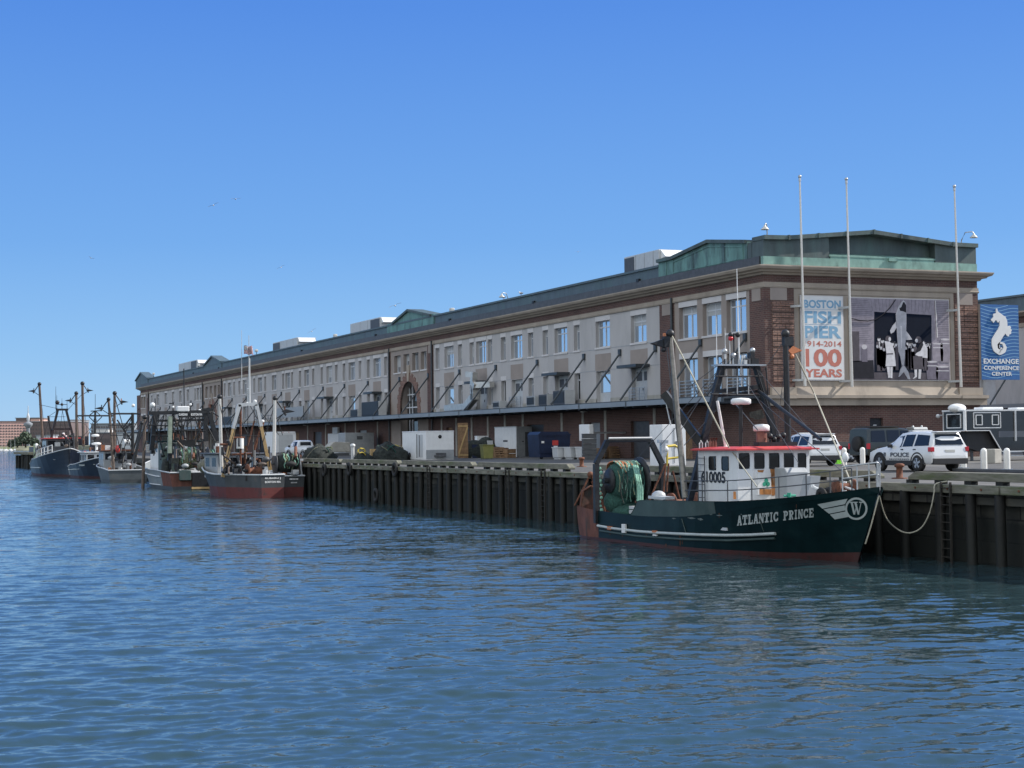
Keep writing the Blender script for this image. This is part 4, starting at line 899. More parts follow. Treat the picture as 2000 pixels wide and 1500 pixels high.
# raised bulwarks following the rail: dark forward, faded amidships
for nm,y0,y1,m in (('bow_bulwark',44.07,51.0,M['hull_green']),('bulwark',51.02,57.44,M['hull_top'])):
  for sd in (-1,1):
    mb = MB()
    if 1:
        yy = np.linspace(y0,y1,22); th = .06
        for a,b in zip(yy,yy[1:]):
            P = lambda y,z,o: (XA+sd*max(.02,hb(y,z)-o),y,z)
            for o,fl in ((-.012,0),(th,1)):
                q = [P(a,knuck(a)-.02,o),P(b,knuck(b)-.02,o),P(b,sheer(b),o),P(a,sheer(a),o)]; mb.poly(q if (sd == -1) != bool(fl) else q[::-1])
            mb.poly([P(a,sheer(a),-.03),P(b,sheer(b),-.03),P(b,sheer(b),th+.02),P(a,sheer(a),th+.02)],1)
    TW(nm,mb,[m,M['lgrey'] if y0 < 50 else m],hull)
mb = MB()   # decks
for y0,y1,z in ((57,62.9,.7),(50.5,57,.95)): mb.box(XA-1.95,XA+1.95,y0,y1,z-.1,z)
yy = np.linspace(44.6,50.5,12)
for a,b in zip(yy,yy[1:]): mb.poly([(XA-hb(a,1.7)+.08,a,1.62+.05*(50.5-a)),(XA-hb(b,1.7)+.08,b,1.62+.05*(50.5-b)),(XA+hb(b,1.7)-.08,b,1.62+.05*(50.5-b)),(XA+hb(a,1.7)-.08,a,1.62+.05*(50.5-a))])
TW('deck',mb,M['lgrey'])
mb = MB(); mb.path([hpt(y,z,.06) for y,z in ((60.45,.6),(59,.55),(56.7,.54),(55,.565),(53.5,.60),(52,.635),(50.6,.68),(49.3,.75),(48.05,.85))],.055,8)
TW('rub_rail',mb,M['logo']); mb = MB(); mb.path([hpt(y,z,.03) for y,z in ((60.3,.4),(57,.35),(53.5,.41),(50.6,.5),(48.2,.68))],.05,6); TW('lower_rub_rail',mb,M['hull_top'])
for px,py,w,h,m in ((1194,1031,.34,.14,'orange'),(1222,1032,.3,.34,'ban_white'),(1282,1038,.32,.08,'orange'),(1283,1045,.3,.05,'ban_white')):
    p = hit(px,py); TW('cleat_plate',MB().box(p.x-.11,p.x-.03,p.y-w/2,p.y+w/2,p.z-h/2,p.z+h/2),M[m])
for pts in ([(1332,1013),(1340,1040)],[(1480,1002),(1492,1038)]):
    TW('weld_seam',MB().path([hpt(p.y,p.z,.012) for p in (hit(*q) for q in pts)],.018,5),M['hull_top'])
M['scuff'] = mat('scraped_hull_paint', (.12,.15,.15), .7, var=.5, scale=8); M['rustweep'] = mat('rust_weep', (.11,.045,.025), .85, var=.5, scale=6, stretch=(2,2,.4))
rr = random.Random(12)
def decal(pts, m, nm): TW(nm,MB().poly([(lambda p: (p.x-.006,p.y,p.z))(hit(*q)) for q in pts][::-1]),M[m],hull)
for x,y,w,h in ((1327,1046,3,20),(1332,1050,2,14),(1262,1040,2,12),(1215,1036,2,14),(1190,1030,3,16),(1404,1000,1.5,12),(1555,985,1.2,9),(1300,1062,2,8)): decal([(x,y),(x+w,y),(x+w*.7,y+h),(x+w*.3,y+h*.9)],'rustweep','rust_streak')
for x,y,w,h in ((1342,1011,17,3),(1362,1013,12,4),(1312,1012,9,2),(1398,1006,14,2),(1446,1004,4,1.5),(1285,1006,12,2),(1384,1003,8,3)): decal([(x,y),(x+w*.6,y-h*.3),(x+w,y+h*.5),(x+w*.5,y+h)],'scuff','scuff_mark')
# lettering and emblem on the bow, laid onto the plating
A_ = [(1440,1027),(1591,1010.5)]
def onhull(u, v, d):
    """u along the name 0..1, v height 0..1"""
    px = 1440+151*u; py = 1027-17*u-(19.5-1.5*u)*v; p = hit(px,py); return (p.x-.006-d,p.y,p.z)
def glyph(c):
    R = []; B = lambda x0,x1,z0,z1: R.append([(x0,z0),(x1,z0),(x1,z1),(x0,z1)])
    def arc(cx,cz,rx,rz,w,h,a0,a1,n=10):
        for k in range(n):
            a = radians(a0+(a1-a0)*k/n); b = radians(a0+(a1-a0)*(k+1)/n)
            R.append([(cx+(rx-w)*cos(a),cz+(rz-h)*sin(a)),(cx+rx*cos(a),cz+rz*sin(a)),(cx+rx*cos(b),cz+rz*sin(b)),(cx+(rx-w)*cos(b),cz+(rz-h)*sin(b))])
    if c == 'I': B(.32,.68,0,1); B(.1,.9,0,.16); B(.1,.9,.84,1)
    if c == 'T': B(.33,.67,0,1); B(.12,.88,0,.16); B(0,1,.82,1); B(0,.14,.6,.84); B(.86,1,.6,.84)
    if c == 'L': B(.15,.48,0,1); B(0,.65,.84,1); B(0,1,0,.18); B(.86,1,.16,.42)
    if c == 'A': R.append([(.06,0),(.3,0),(.62,1),(.36,1)]); R.append([(.7,0),(1,0),(.66,1),(.36,1)]); B(.25,.8,.26,.42); B(0,.38,0,.14); B(.6,1.06,0,.14)
    if c == 'N': B(.08,.3,0,1); B(.74,.96,0,1); R.append([(.06,1),(.36,1),(.96,0),(.7,0)]); B(0,.4,0,.14); B(.64,1.04,.86,1)
    if c == 'C': arc(.55,.5,.55,.5,.32,.18,40,320,14); B(.84,1,.58,.98); B(.84,1,.06,.36)
    if c in 'PR': B(.12,.44,0,1); B(0,.6,.84,1); arc(.5,.71,.48,.29,.3,.16,-90,90); B(.3,.5,.42,.58)
    if c == 'P': B(0,.58,0,.15)
    if c == 'R': B(0,.52,0,.15); R.append([(.45,.46),(.7,.46),(1.02,0),(.72,0)])
    if c == 'E': B(.12,.44,0,1); B(0,.95,.83,1); B(0,.98,0,.17); B(.4,.72,.42,.58); B(.8,.95,.64,.9); B(.83,.98,.1,.38)
    return R
mb = MB(); u = 0
wd_ = {'I':.6,' ':.75}
tot = sum(wd_.get(c,.95)+.13 for c in 'ATLANTIC PRINCE')
for c in 'ATLANTIC PRINCE':
    w = wd_.get(c,.95)
    if c != ' ':
        for k,pl in enumerate(glyph(c)):
            mb.poly([onhull((u+x*w)/tot,z,.003+.0006*k) for x,z in pl])
    u += w+.13
TW('name_lettering',mb,M['logo'])
mb = MB(); pxl = lambda x,y,d=.012: (lambda p: (p.x-d,p.y,p.z))(hit(x,y)); n = 28
for k in range(n):
    a,b = 2*pi*k/n,2*pi*(k+1)/n
    mb.poly([pxl(1673+r*cos(t),993.5+r*1.0*sin(t)) for r,t in ((18,a),(22,a),(22,b),(18,b))])
def strip(P, Q):
    m_ = 6
    for i in range(m_):
        f0,f1 = i/m_,(i+1)/m_; l = lambda S,f: (S[0][0]+(S[1][0]-S[0][0])*f, S[0][1]+(S[1][1]-S[0][1])*f)
        mb.poly([pxl(*l(P,f0)),pxl(*l(P,f1)),pxl(*l(Q,f1)),pxl(*l(Q,f0))])
strip([(1597,985),(1656,974)],[(1607,993.5),(1651,984.5)]); strip([(1609,995),(1650.5,987)],[(1620,1003.5),(1651,997)]); strip([(1621.5,1005),(1651.5,999)],[(1631,1014.5),(1660,1009)])
for P,w in (([(1664,981),(1669.5,1005)],4.2),([(1669.5,1005),(1674.5,985)],2),([(1671.5,982),(1677.5,1005)],4.2),([(1677.5,1005),(1682.5,981)],2)):
    (x0,y0),(x1,y1) = P; mb.poly([pxl(x0-w/2,y0,.014),pxl(x0+w/2,y0,.014),pxl(x1+w/2-.3,y1,.014),pxl(x1-w/2+.3,y1,.014)])
for x in (1664,1671.8,1682.5): mb.poly([pxl(x-4,980,.016),pxl(x+4,980,.016),pxl(x+4,982,.016),pxl(x-4,982,.016)])
TW('bow_emblem',mb,M['logo'])
# wheelhouse: its five-window front faces the bow
def O(px, py, y): return oy(px,py,y)
HX0,HX1,HY0,HY1 = 29.45,32.42,50.45,53.3
HZ = O(1500,879,HY0).z
Pp = fpt('x',HX0); Pf = fpt('y',HY0)
zt0 = ox(1404,891,HX0).z; zb0 = ox(1404,919,HX0).z
pw = [(ox(q,900,HX0).y,ox(p,900,HX0).y) for p,q in ((1384.5,1398.5),(1409.5,1423.5))]
fw_ = [(O(p,900,HY0).x,O(q,900,HY0).x,O(p,916,HY0).z,O(p,885,HY0).z) for p,q in ((1443,1464),(1473,1493),(1502,1522),(1531,1550),(1558,1574.5))]
mb = MB(); wallgrid(mb,Pp,HY0,HY1,1.2,HZ,[(a,b,zb0,zt0) for a,b in pw],.06); wallgrid(mb,Pf,HX0,HX1,1.3,HZ,[tuple(w) for w in fw_],.06)
mb.poly([(HX1,HY0,1.2),(HX1,HY1,1.2),(HX1,HY1,HZ),(HX1,HY0,HZ)]); mb.poly([(HX1,HY1,.96),(HX1,HY1,HZ),(HX0,HY1,HZ),(HX0,HY1,.96)])
house = TW('wheelhouse',mb,M['house_white'])
def round_window(P, a, b, z0, z1):
    r = .1; o = []
    for cx,cz,a0 in ((b-r,z1-r,0),(a+r,z1-r,90),(a+r,z0+r,180),(b-r,z0+r,270)):
        for k in range(5): t = radians(a0+22.5*k); o.append((cx+r*cos(t),cz+r*sin(t)))
    c = ((a+b)/2,(z0+z1)/2); oi = [(c[0]+(p[0]-c[0])*.86,c[1]+(p[1]-c[1])*.88) for p in o]; n = len(o); f = MB()
    for k in range(n): f.poly([P(*o[k],-.02),P(*o[(k+1)%n],-.02),P(*oi[(k+1)%n],-.02),P(*oi[k],-.02)]); f.poly([P(*o[k],-.02),P(*o[k],.01),P(*o[(k+1)%n],.01),P(*o[(k+1)%n],-.02)])
    w_ = TW('window',f,M['black'],house); TW('pane',MB().poly([P(*p,-.008) for p in o][::-1]),M['darkglass'],w_)
for a,b in pw: round_window(Pp,a,b,zb0,zt0)
for w in fw_: round_window(Pf,*w)
rz0 = HZ+.0
mb = MB(); x0,x1,y0,y1 = HX0-.22,HX1+.25,HY0-.3,HY1+.2
mb.add([(x0,y0,rz0),(x1,y0,rz0),(x1,y1,rz0),(x0,y1,rz0),(x0,y0,rz0+.05),(x1,y0,rz0+.05),(x1,y1,rz0+.05),(x0,y1,rz0+.05),(x0+.6,y0+.6,rz0+.13),(x1-.6,y0+.6,rz0+.13),(x1-.6,y1-.4,rz0+.13),(x0+.6,y1-.4,rz0+.13)],
       [(3,2,1,0),(0,1,5,4),(1,2,6,5),(2,3,7,6),(3,0,4,7),(4,5,9,8),(5,6,10,9),(6,7,11,10),(7,4,8,11),(8,9,10,11)])
TW('roof',mb,M['red'],house)
RZ = rz0+.16
M['rustrun'] = mat('rust_streak', (.36,.15,.045), .8, var=.5, scale=5, stretch=(2,2,.5), stain=(.55,.42,.3), samt=.35, sscale=6)
Fq = lambda px,py,d: (lambda p: (p.x,HY0-d,p.z))(O(px,py,HY0))
for q in ([(1504,916),(1520,916),(1519,940),(1513,968),(1507,968),(1506,940)],[(1479,918),(1492,918),(1490,923),(1480,922)],[(1432,960),(1437,960),(1438,975),(1432,975)],[(1521,930),(1524,930),(1526,962),(1521,962)]):
    TW('rust_streak',MB().poly([Fq(x,y,.006) for x,y in q][::-1]),M['rustrun'],house)
p,q = O(1478,924,HY0),O(1505,966,HY0); TW('locker',MB().box(p.x,q.x,HY0-.05,HY0-.002,q.z,p.z),M['white_rust'],house)
TW('rust_streak',MB().poly([Fq(x,y,.055) for x,y in ((1482,955),(1505,955),(1505,966),(1482,966))][::-1]),M['rustrun'],house)
M['clover'] = mat('clover_green', (.03,.30,.20), .6, var=.05)
mb = MB(); c = O(1495,943,HY0); Q = lambda u,v: (c.x+u,HY0-.056,c.z+v)
for a in (90,210,330):
    cx,cy = .085*cos(radians(a)),.085*sin(radians(a)); mb.poly([Q(cx+.082*cos(2*pi*k/12),cy+.082*sin(2*pi*k/12)) for k in range(12)])
mb.poly([Q(.0,0),Q(.025,0),Q(.05,-.17),Q(.02,-.17)]); TW('shamrock',mb,M['clover'],house)
p,q = ox(1370,942,HX0),ox(1417,921,HX0); mb = MB(); fit_text('610005',Pp,p.y,q.y,p.z,q.z,-.012,.006,mb,0,.03); TW('hull_number',mb,M['black'],house)
mb = MB(); ya,yb_ = ox(1368,930,HX0).y,ox(1381,930,HX0).y
for s_ in (ya,yb_): mb.tube((HX0-.1,s_,1.6),(HX0-.1,s_,3.45),.02,n=6)
for k in range(8): mb.tube((HX0-.1,ya,1.7+k*.24),(HX0-.1,yb_,1.7+k*.24),.015,n=6)
TW('ladder',mb,M['dgrey'],house)
# foredeck: companion box, sloped vent, windlass, tyres
yc = 49.3; p,q = O(1536,914,yc),O(1579,966,yc)
TW('companion_box',MB().prism([(yc,1.75),(yc+.8,1.75),(yc+.8,p.z),(yc+.15,p.z),(yc,p.z-.15)],lambda u,v,d: (d,u,v),p.x,q.x),M['grey'],bevel=.03)
p,q = O(1572,930,48.2),O(1600,958,48.2); TW('deck_vent',MB().prism([(p.x-.05,1.8),(q.x-.2,1.8),(q.x,p.z),(p.x+.2,p.z)],lambda u,v,d: (u,d,v),48.1,48.6),M['grey'])
c = O(1650,950,46.2); mb = MB().lathe([(.12,-.4),(.24,-.38),(.24,-.3),(.12,-.25),(.12,.25),(.24,.3),(.24,.38),(.12,.4)],(c.x,46.2,2.45),'x',14).box(c.x-.3,c.x-.2,46.1,46.4,1.9,2.45).box(c.x+.2,c.x+.3,46.1,46.4,1.9,2.45)
TW('anchor_windlass',mb,M['rust']); c = O(1632,952,46.8); TW('mooring_bitts',MB().tube((c.x,46.8,1.9),(c.x,46.8,2.6),.08).tube((c.x+.35,46.8,1.9),(c.x+.35,46.8,2.6),.08).tube((c.x-.15,46.8,2.42),(c.x+.5,46.8,2.42),.05),M['white'])
TW('anchor_stock',MB().tube(O(1588,950,47.5),O(1600,956,47.3),.04).tube(O(1588,944,47.5),O(1586,952,47.5),.05).tube(O(1640,948,46.4),O(1668,957,45.6),.035),M['white'])
for k in range(2):
    c = O(1604+k*14,956,46.9); o = tyre((c.x,46.9,2.12),.22,.09,'y'); o.rotation_euler = (0,0,0); o.name = 'deck_tyre'; o.parent = TR; o.location = (-XA,-53,0)
mb = MB(); c = O(1541,960,47.3); mb.tube((c.x,47.3,1.8),(c.x,47.3,2.25),.07).tube((c.x-.2,47.3,2.15),(c.x+.25,47.3,2.15),.04); TW('cleat_post',mb,M['clover'])
# rails
mb = MB(); E = lambda y,h,o=.12: (XA-max(.05,hb(y,2.2)-o),y,sheer(y)+h)
yy = [53.3,51.9,50.3,48.9,47.5,46.3,45.5,44.9]
for h in (.38,.72): mb.path([E(y,h) for y in np.linspace(53.3,44.9,18)],.022,6)
for y in yy: mb.tube(E(y,0),E(y,.72),.022,n=6)
TW('side_rail',mb,M['dgrey'])
mb = MB(); pul = [(45.1,-1),(44.7,-1),(44.4,-1),(44.2,0),(44.4,1),(44.7,1),(45.3,1),(46.1,1)]; F = lambda y,s,h: (XA+s*max(.08,hb(y,2.4)-.12),y,sheer(y)+h)
for h in (.42,.8): mb.path([F(y,s,h) for y,s in pul],.03,6)
for y,s in pul: mb.tube(F(y,s,0),F(y,s,.8),.026,n=6)
TW('bow_rail',mb,M['steel'])
# stern: net drum, gantry, trawl doors, gear
yd = 61.5; cz = O(1220,938,yd).z; xl = O(1192,938,yd).x; xr = O(1247,938,yd).x
mb = MB().lathe([(.3,xl-.02),(.60,xl+.04),(.76,xl+.3),(.82,xl+.65),(.80,xr-.3),(.72,xr-.06),(.2,xr)],(0,yd,cz),'x',24)
drum = TW('net_drum',MB().lathe([(.1,xl-.1),(.5,xl-.08),(.52,xl-.04),(.5,xl),(.1,xl+.01)],(0,yd,cz),'x',28).lathe([(.1,xr-.01),(.95,xr),(.97,xr+.05),(.95,xr+.1),(.1,xr+.12)],(0,yd,cz),'x',28).tube((xl-.3,yd,cz),(xr+.4,yd,cz),.12),M['black'])
rr = random.Random(8)
nt_ = TW('wound_net',mb,M['net'],drum)
mb = MB()
for k in range(26):
    x = xl+.12+rr.random()*(xr-xl-.25); a0 = rr.uniform(.2,1.2); pts = [(x+.05*sin(j*1.3+k),yd+.80*cos(a0+j*.25),cz+.80*sin(a0+j*.25)) for j in range(7)]; mb.path(pts,.03,5,k%3)
TW('float_line',mb,[M['green_rope'],M['net_mix'],M['orange']],drum)
mb = MB()
for x,dz in ((O(1225,900,yd).x,1.5),(O(1232,900,yd).x,1.75),(O(1228,900,yd).x,1.62)):
    mb.path([(x,yd-.55,cz+.62),(x-.02,yd-.82,cz+.2),(x+.03,yd-.9,cz-.3),(x,yd-.95,cz-.8),(x+.04,yd-1.0,cz+.62-dz-.3)],[.05,.06,.07,.07,.05],7)
TW('cod_end',mb,M['green_rope'],drum)
TW('net_bag',MB().ball((xl+1.0,yd-.3,1.05),.9,14,8,(1.2,.8,.45)).ball((xl+.5,yd+.2,1.5),.7,12,7,(1,.8,.8)),M['net'],drum)
for k in range(16):
    x = xl+rr.random()*(xr-xl); a0 = rr.uniform(2.2,3.3); TW('hanging_twine',MB().path([(x+.06*sin(k+j),yd+.84*cos(a0)-.03*j,cz+.8*sin(a0)-j*.22) for j in range(5)],.022,5),M[('net','green_rope','net_mix','net_dark')[k%4]],drum)
TW('fish_crates',MB().box(xl+.35,xl+1.5,yd-1.6,yd-1.0,1.05,1.2).box(xl+.35,xl+1.45,yd-1.6,yd-1.0,1.24,1.36).box(xl+.4,xl+1.0,yd-1.7,yd-1.2,.76,1.0),M['lgrey'])
yg = 60.6; a,b,c,d = O(1186,861,yg),O(1270,860,yg),O(1164,906,yg),O(1293,906,yg)
mb = MB()
for p,q in ((a,c),(b,d)): mb.bar(p,q,.19,.2)
mb.bar(a,b,.16,.14)
for q in (c,d): mb.bar(q,(q.x,q.y,.7),.2,.2)
TW('stern_gantry',mb,M['black']); TW('gantry_pipe',MB().tube(a+Vector((0,-.15,.1)),b+Vector((0,-.15,.1)),.045),M['alu'])
mb = MB(); o = [(61.0,1.0),(62.6,1.0),(62.75,1.6),(62.5,2.05),(62.1,2.28),(61.6,2.25),(61.2,1.95)]
mb.prism([(28.95,1.0),(30.1,1.0),(30.0,1.75),(29.8,2.05),(29.45,2.15),(29.12,1.95)],lambda u,v,d: (u,d,v),62.7,62.85); td = TW('trawl_door',mb,M['hull_rust'])
TW('door_rim',MB().path([(28.95,62.65,1.0),(29.12,62.65,1.95),(29.45,62.65,2.15),(29.8,62.65,2.05),(30.0,62.65,1.75),(30.1,62.65,1.0)],.04,6),M['rust'],td)
TW('stern_rail',MB().bar((29.1,YS-.1,1.36),(32.8,YS-.1,1.36),.2,.2),M['hull_rust'])
p = O(1153,927,62.9); q = O(1122,988,62.9); TW('towing_chain',MB().tube(p,q,.04).path([p,O(1160,940,62.9),O(1167,948,62.9),O(1162,953,62.9),O(1156,940,62.9)],.05,6).ball(tuple(p),.14),M['rust'])
mb = MB(); 
for k in range(12): f = k/11; x = O(1172,905,61.6).x; mb.ball((x+.05*sin(k*2.1),61.6,2.9-f*1.9),.06+.03*sin(k*1.7)**2,6,4)
TW('float_rope',mb,M['green_rope'])
# side deck clutter between drum and house
mb = MB().lathe([(.1,-.6),(.5,-.58),(.5,-.5),(.25,-.48),(.25,.48),(.5,.5),(.5,.58),(.1,.6)],(30.6,56.6,1.5),'x',18).box(29.8,31.4,56.2,57,.95,1.2)
TW('trawl_winch',mb,M['rust'])
for p,q in (((1300,905),(1268,978)),((1306,905),(1302,960)),((1314,920),(1330,985)),((1300,905),(1295,975))): TW('stay_pole',MB().tube(O(*p,56.6),O(*q,56.6),.035),M['rust'])
TW('bulwark_ledge',MB().box(28.75,29.15,54.6,56.0,1.83,1.93).ball((29.1,55.8,1.93),.25,10,6,(1,1.4,.8)),M['lgrey'])
# A-frame mast, boom, masts with stabiliser birds
ym = 53.9; P1,P2_,P3,P4 = O(1409,716,ym),O(1477,716,ym),O(1370,880,ym),O(1512,846,ym); bot = 1.0
mb = MB()
for p,q in ((P1,P3),(P2_,P4)):
    e = q+(q-p)*((q.z-bot)/(p.z-q.z)) if q.z > bot else q; mb.bar(p,e,.19,.22)
for py,w in ((717,.12),(761,.16),(770,.1)):
    f = (py-716)/150.; mb.bar(P1+(P3-P1)*f,P2_+(P4-P2_)*f,w,w)
aframe = TW('mast_frame',mb,M['black'])
mb = MB(); mb.bar(P1+Vector((-.3,0,.05)),P2_+Vector((.3,0,.05)),.5,.06); 
for s in (.1,.35,.65,.9): p = P1+(P2_-P1)*s; mb.tube(p,p+Vector((0,0,.35+.2*sin(s*9))),.035,n=6).ball(tuple(p+Vector((0,0,.42+.2*sin(s*9)))),.11,8,6)
TW('mast_platform',mb,M['steel'],aframe)
rr = random.Random(17)
for k in range(9):
    p = P1+(P2_-P1)*rr.random(); h_ = rr.uniform(.15,.5); mb = MB().box(p.x-.09,p.x+.09,p.y-.15,p.y+.1,p.z+.06,p.z+.06+h_) if k%2 else MB().tube((p.x,p.y-.1,p.z-.35),(p.x+.05,p.y-.1,p.z+h_),.03,n=6)
    TW('mast_fitting',mb,M[('lgrey','black','dgrey')[k%3]],aframe)
for q0,q1,r in (((1398,735),(1490,735),.03),((1390,770),(1494,772),.035),((1407,722),(1385,800),.03),((1478,722),(1502,800),.03),((1440,735),(1440,772),.025),((1420,735),(1420,772),.025),((1462,735),(1462,772),.025),((1496,717),(1500,770),.03)): TW('mast_pipe',MB().tube(O(*q0,ym-.2),O(*q1,ym-.2),r,n=6),M['steel' if r < .028 else 'black'],aframe)
TW('hung_tarp',MB().add([O(1462,805,53),O(1488,800,53),O(1494,815,53),O(1480,820,53),O(1466,816,53)],[(0,1,2,3,4)]),M['net_dark'])
mb = MB()
for px,y0,y1 in ((1400,620,716),(1417,640,716),(1426,655,716),(1419,690,760),(1448,700,765),(1484,720,765)): mb.tube(O(px,y1,ym),O(px-1,y0,ym),.02,.008,6)
mb.tube(O(1444,716,ym),O(1439,525,ym),.035,.012,8); TW('whip_antenna',mb,M['white'],aframe)
TW('mast_lights',MB().tube(O(1434,716,ym),O(1433,652,ym),.03).tube(O(1428,652,ym),O(1441,652,ym),.03).ball(tuple(O(1427,654,ym)),.1,8,6).ball(tuple(O(1441,654,ym)),.1,8,6).ball(tuple(O(1427,661,ym)),.1,8,6,mi=1),[M['black'],M['tail']],aframe)
TW('radar',MB().lathe([(.3,-.1),(.37,-.06),(.37,.08),(.3,.13),(.05,.15)],tuple(O(1447,785,52.3)),'z',20),M['white']); TW('radar_post',MB().tube(O(1447,788,52.3),O(1447,885,52.3),.07),M['black'])
p = O(1487,838,51.8); TW('radome',MB().lathe([(.26,-.08),(.30,-.05),(.30,.1),(.24,.16),(.05,.18)],tuple(p),'z',20),M['white'])
TW('smoke_stack',MB().tube(p+Vector((0,0,-.1)),(p.x,p.y,RZ-.05),.19,.2,12),M['copperbrown'])
mb = MB()
for px in (1387,1392,1397): q = O(px,858,53.1); mb.path([(q.x,q.y,RZ-.1),(q.x,q.y,q.z-.1),(q.x+.05,q.y,q.z+.05)],.06,7)
TW('exhaust_pipes',mb,M['copperbrown'])
mb = MB()
for px in (1369,1381): q = O(px,866,53.2); mb.path([(q.x-.06,q.y,RZ-.15),(q.x-.06,q.y,q.z),(q.x,q.y,q.z+.1),(q.x+.06,q.y,q.z),(q.x+.06,q.y,RZ-.15)],.025,6)
TW('vent_hoops',mb,M['white'])
mb = MB()
for px,py in ((1504,852),(1512,858),(1520,853),(1530,850)): q = O(px,py,51.5); mb.tube((q.x,q.y,RZ-.02),q,.04).ball(tuple(q),.11,8,6)
q = O(1510,865,51.5); mb.box(q.x-.7,q.x+.9,51.3,51.7,RZ-.03,RZ+.12); TW('search_lights',mb,M['black']); 
TW('white_post',MB().tube(O(1401,783,52.9),O(1417,872,52.9),.055).ball(tuple(O(1418,876,52.9)),.12),M['white'])
TW('stay_boom',MB().tube(O(1481,764,53.8),O(1603,858,47.6),.075,.06),M['black']); TW('boom',MB().bar(O(1297,768,55),O(1372,870,53.9),.22,.3),M['black'])
TW('boom_wire',MB().tube(O(1297,768,55),O(1310,830,54.8),.03).tube(O(1308,772,55),O(1320,810,54.8),.04),M['steel'])
def bird(p, s, name='stabiliser'):
    mb = MB(); mb.prism([(0,-.05),(s*.75,.12),(s*.1,.28),(-.25*s,.1)],lambda u,v,d: (p.x+u,p.y+d,p.z+v),-.05,.05); mb.box(p.x-.05,p.x+.05,p.y-.04,p.y+.04,p.z,p.z+.5,1)
    mb.tube((p.x,p.y,p.z),(p.x+s*.8,p.y,p.z+.1),.06,.01,6); mb.ball((p.x+.05*s,p.y,p.z-.12),.1,8,5); return mb
a,b = O(1309,652,54.2),O(1338,972,53.2)
po = TW('outrigger',MB().tube(b,a,.12,.085,10),M['darksteel']); TW('masthead',MB().ball(tuple(a),.17,8,6).box(a.x-.3,a.x+.1,a.y-.1,a.y+.1,a.z-.5,a.z-.1),M['black'],po)
bp_ = O(1298,677,54.2); TW('stabiliser',bird(bp_,-.75),[M['black'],M['orange']],po)
a2,b2 = O(1534,652,53),O(1540,905,53)
po2 = TW('outrigger',MB().tube(b2,a2,.13,.10,10),M['black']); TW('masthead',MB().ball(tuple(a2),.17,8,6).box(a2.x-.1,a2.x+.3,a2.y-.1,a2.y+.1,a2.z-.45,a2.z-.1),M['black'],po2); TW('stabiliser',bird(O(1545,690,53),.6),[M['orange'],M['black']],po2)
for k_,(p,q,y0,y1,r) in enumerate((((1312,655),(1450,925),54.1,50.5,.028),((1420,868),(1478,950),51.5,48,.022),((1590,768),(1664,948),53,45.2,.03),((1536,655),(1590,768),53,53,.03),((1470,770),(1650,925),53.8,45.2,.014),((1437,790),(1480,840),53.8,50.5,.02),((1300,660),(1335,960),54.2,53.2,.02),((1340,760),(1420,700),54,53.9,.015),((1336,870),(1400,800),54,53.9,.015),((1410,716),(1240,900),53.9,60.5,.012),((1478,720),(1600,862),53.9,49,.012),((1444,725),(1560,905),53.9,47,.010),((1405,720),(1330,840),53.9,53.4,.012),((1535,660),(1480,740),53,53.9,.012),((1535,700),(1516,850),53,53.8,.012),((1409,730),(1290,870),53.9,57,.012))): TW('rigging',MB().tube(O(*p,y0),O(*q,y1),r,n=6),M['rope' if k_ < 4 else 'dgrey'])

p = O(1651,893,46); TW('hanging_float',MB().ball(tuple(p),.14,8,6,(.8,.8,1.3)),M['white'])
# ropes to the quay
def rope(pts, r, lab, m='rope'):
    mb = MB(); P = [Vector(p) for p in pts]; out = []
    for i in range(len(P)-1):
        p0,p1,p2,p3 = P[max(0,i-1)],P[i],P[i+1],P[min(len(P)-1,i+2)]
        for k in range(6):
            t = k/6; out.append(.5*((2*p1)+(p2-p0)*t+(2*p0-5*p1+4*p2-p3)*t*t+(3*p1-p0-3*p2+p3)*t**3))
    out.append(P[-1]); mb.path(out,r,7); return tag(build('mooring_rope',mb,M[m]),lab,'rope')
rope([ox(1717,968,31.05),ox(1730,1010,31.7),ox(1752,1033,32.3),ox(1776,1041,32.6),ox(1800,1030,32.9),ox(1816,1000,33.05),ox(1824,965,33.15),ox(1827,946,33.25),ox(1850,940,33.6)],.024,'sagging pale mooring rope from the green trawler bow to the quay')
rope([ox(1716,969,30.95),ox(1708,1000,30.85),ox(1700,1030,30.8),ox(1690,1062,30.75)],.022,'short pale rope hanging down the stem of the green trawler')
# ---------------------------------------------------------------- the other fishing boats along the pier
M['hull_blue'] = mat('dark_blue_hull', (.005,.009,.022), .4, var=.3, scale=.8, stain=(.012,.018,.032), samt=.34, sscale=.7)
M['hull_grey'] = mat('grey_hull', (.20,.225,.24), .5, var=.2, scale=.8, stain=(.12,.12,.115), samt=.36, sscale=.8)
M['hull_dgrey'] = mat('charcoal_hull', (.050,.058,.066), .55, var=.3, scale=1, stain=(.11,.085,.07), samt=.34, sscale=1)
M['hull_slate'] = mat('slate_hull', (.075,.088,.098), .55, var=.25, scale=1, stain=(.11,.10,.09), samt=.34, sscale=1)
M['red_boot'] = mat('faded_red_bottom', (.13,.026,.025), .6, var=.35, scale=1.2, stain=(.035,.022,.022), samt=.42, sscale=1.2)
M['polebrown'] = mat('dark_brown_steel', (.13,.10,.085), .6, .3, var=.35, scale=4)
M['tan'] = mat('tan_varnished_post', (.44,.30,.14), .6, var=.2, scale=3)
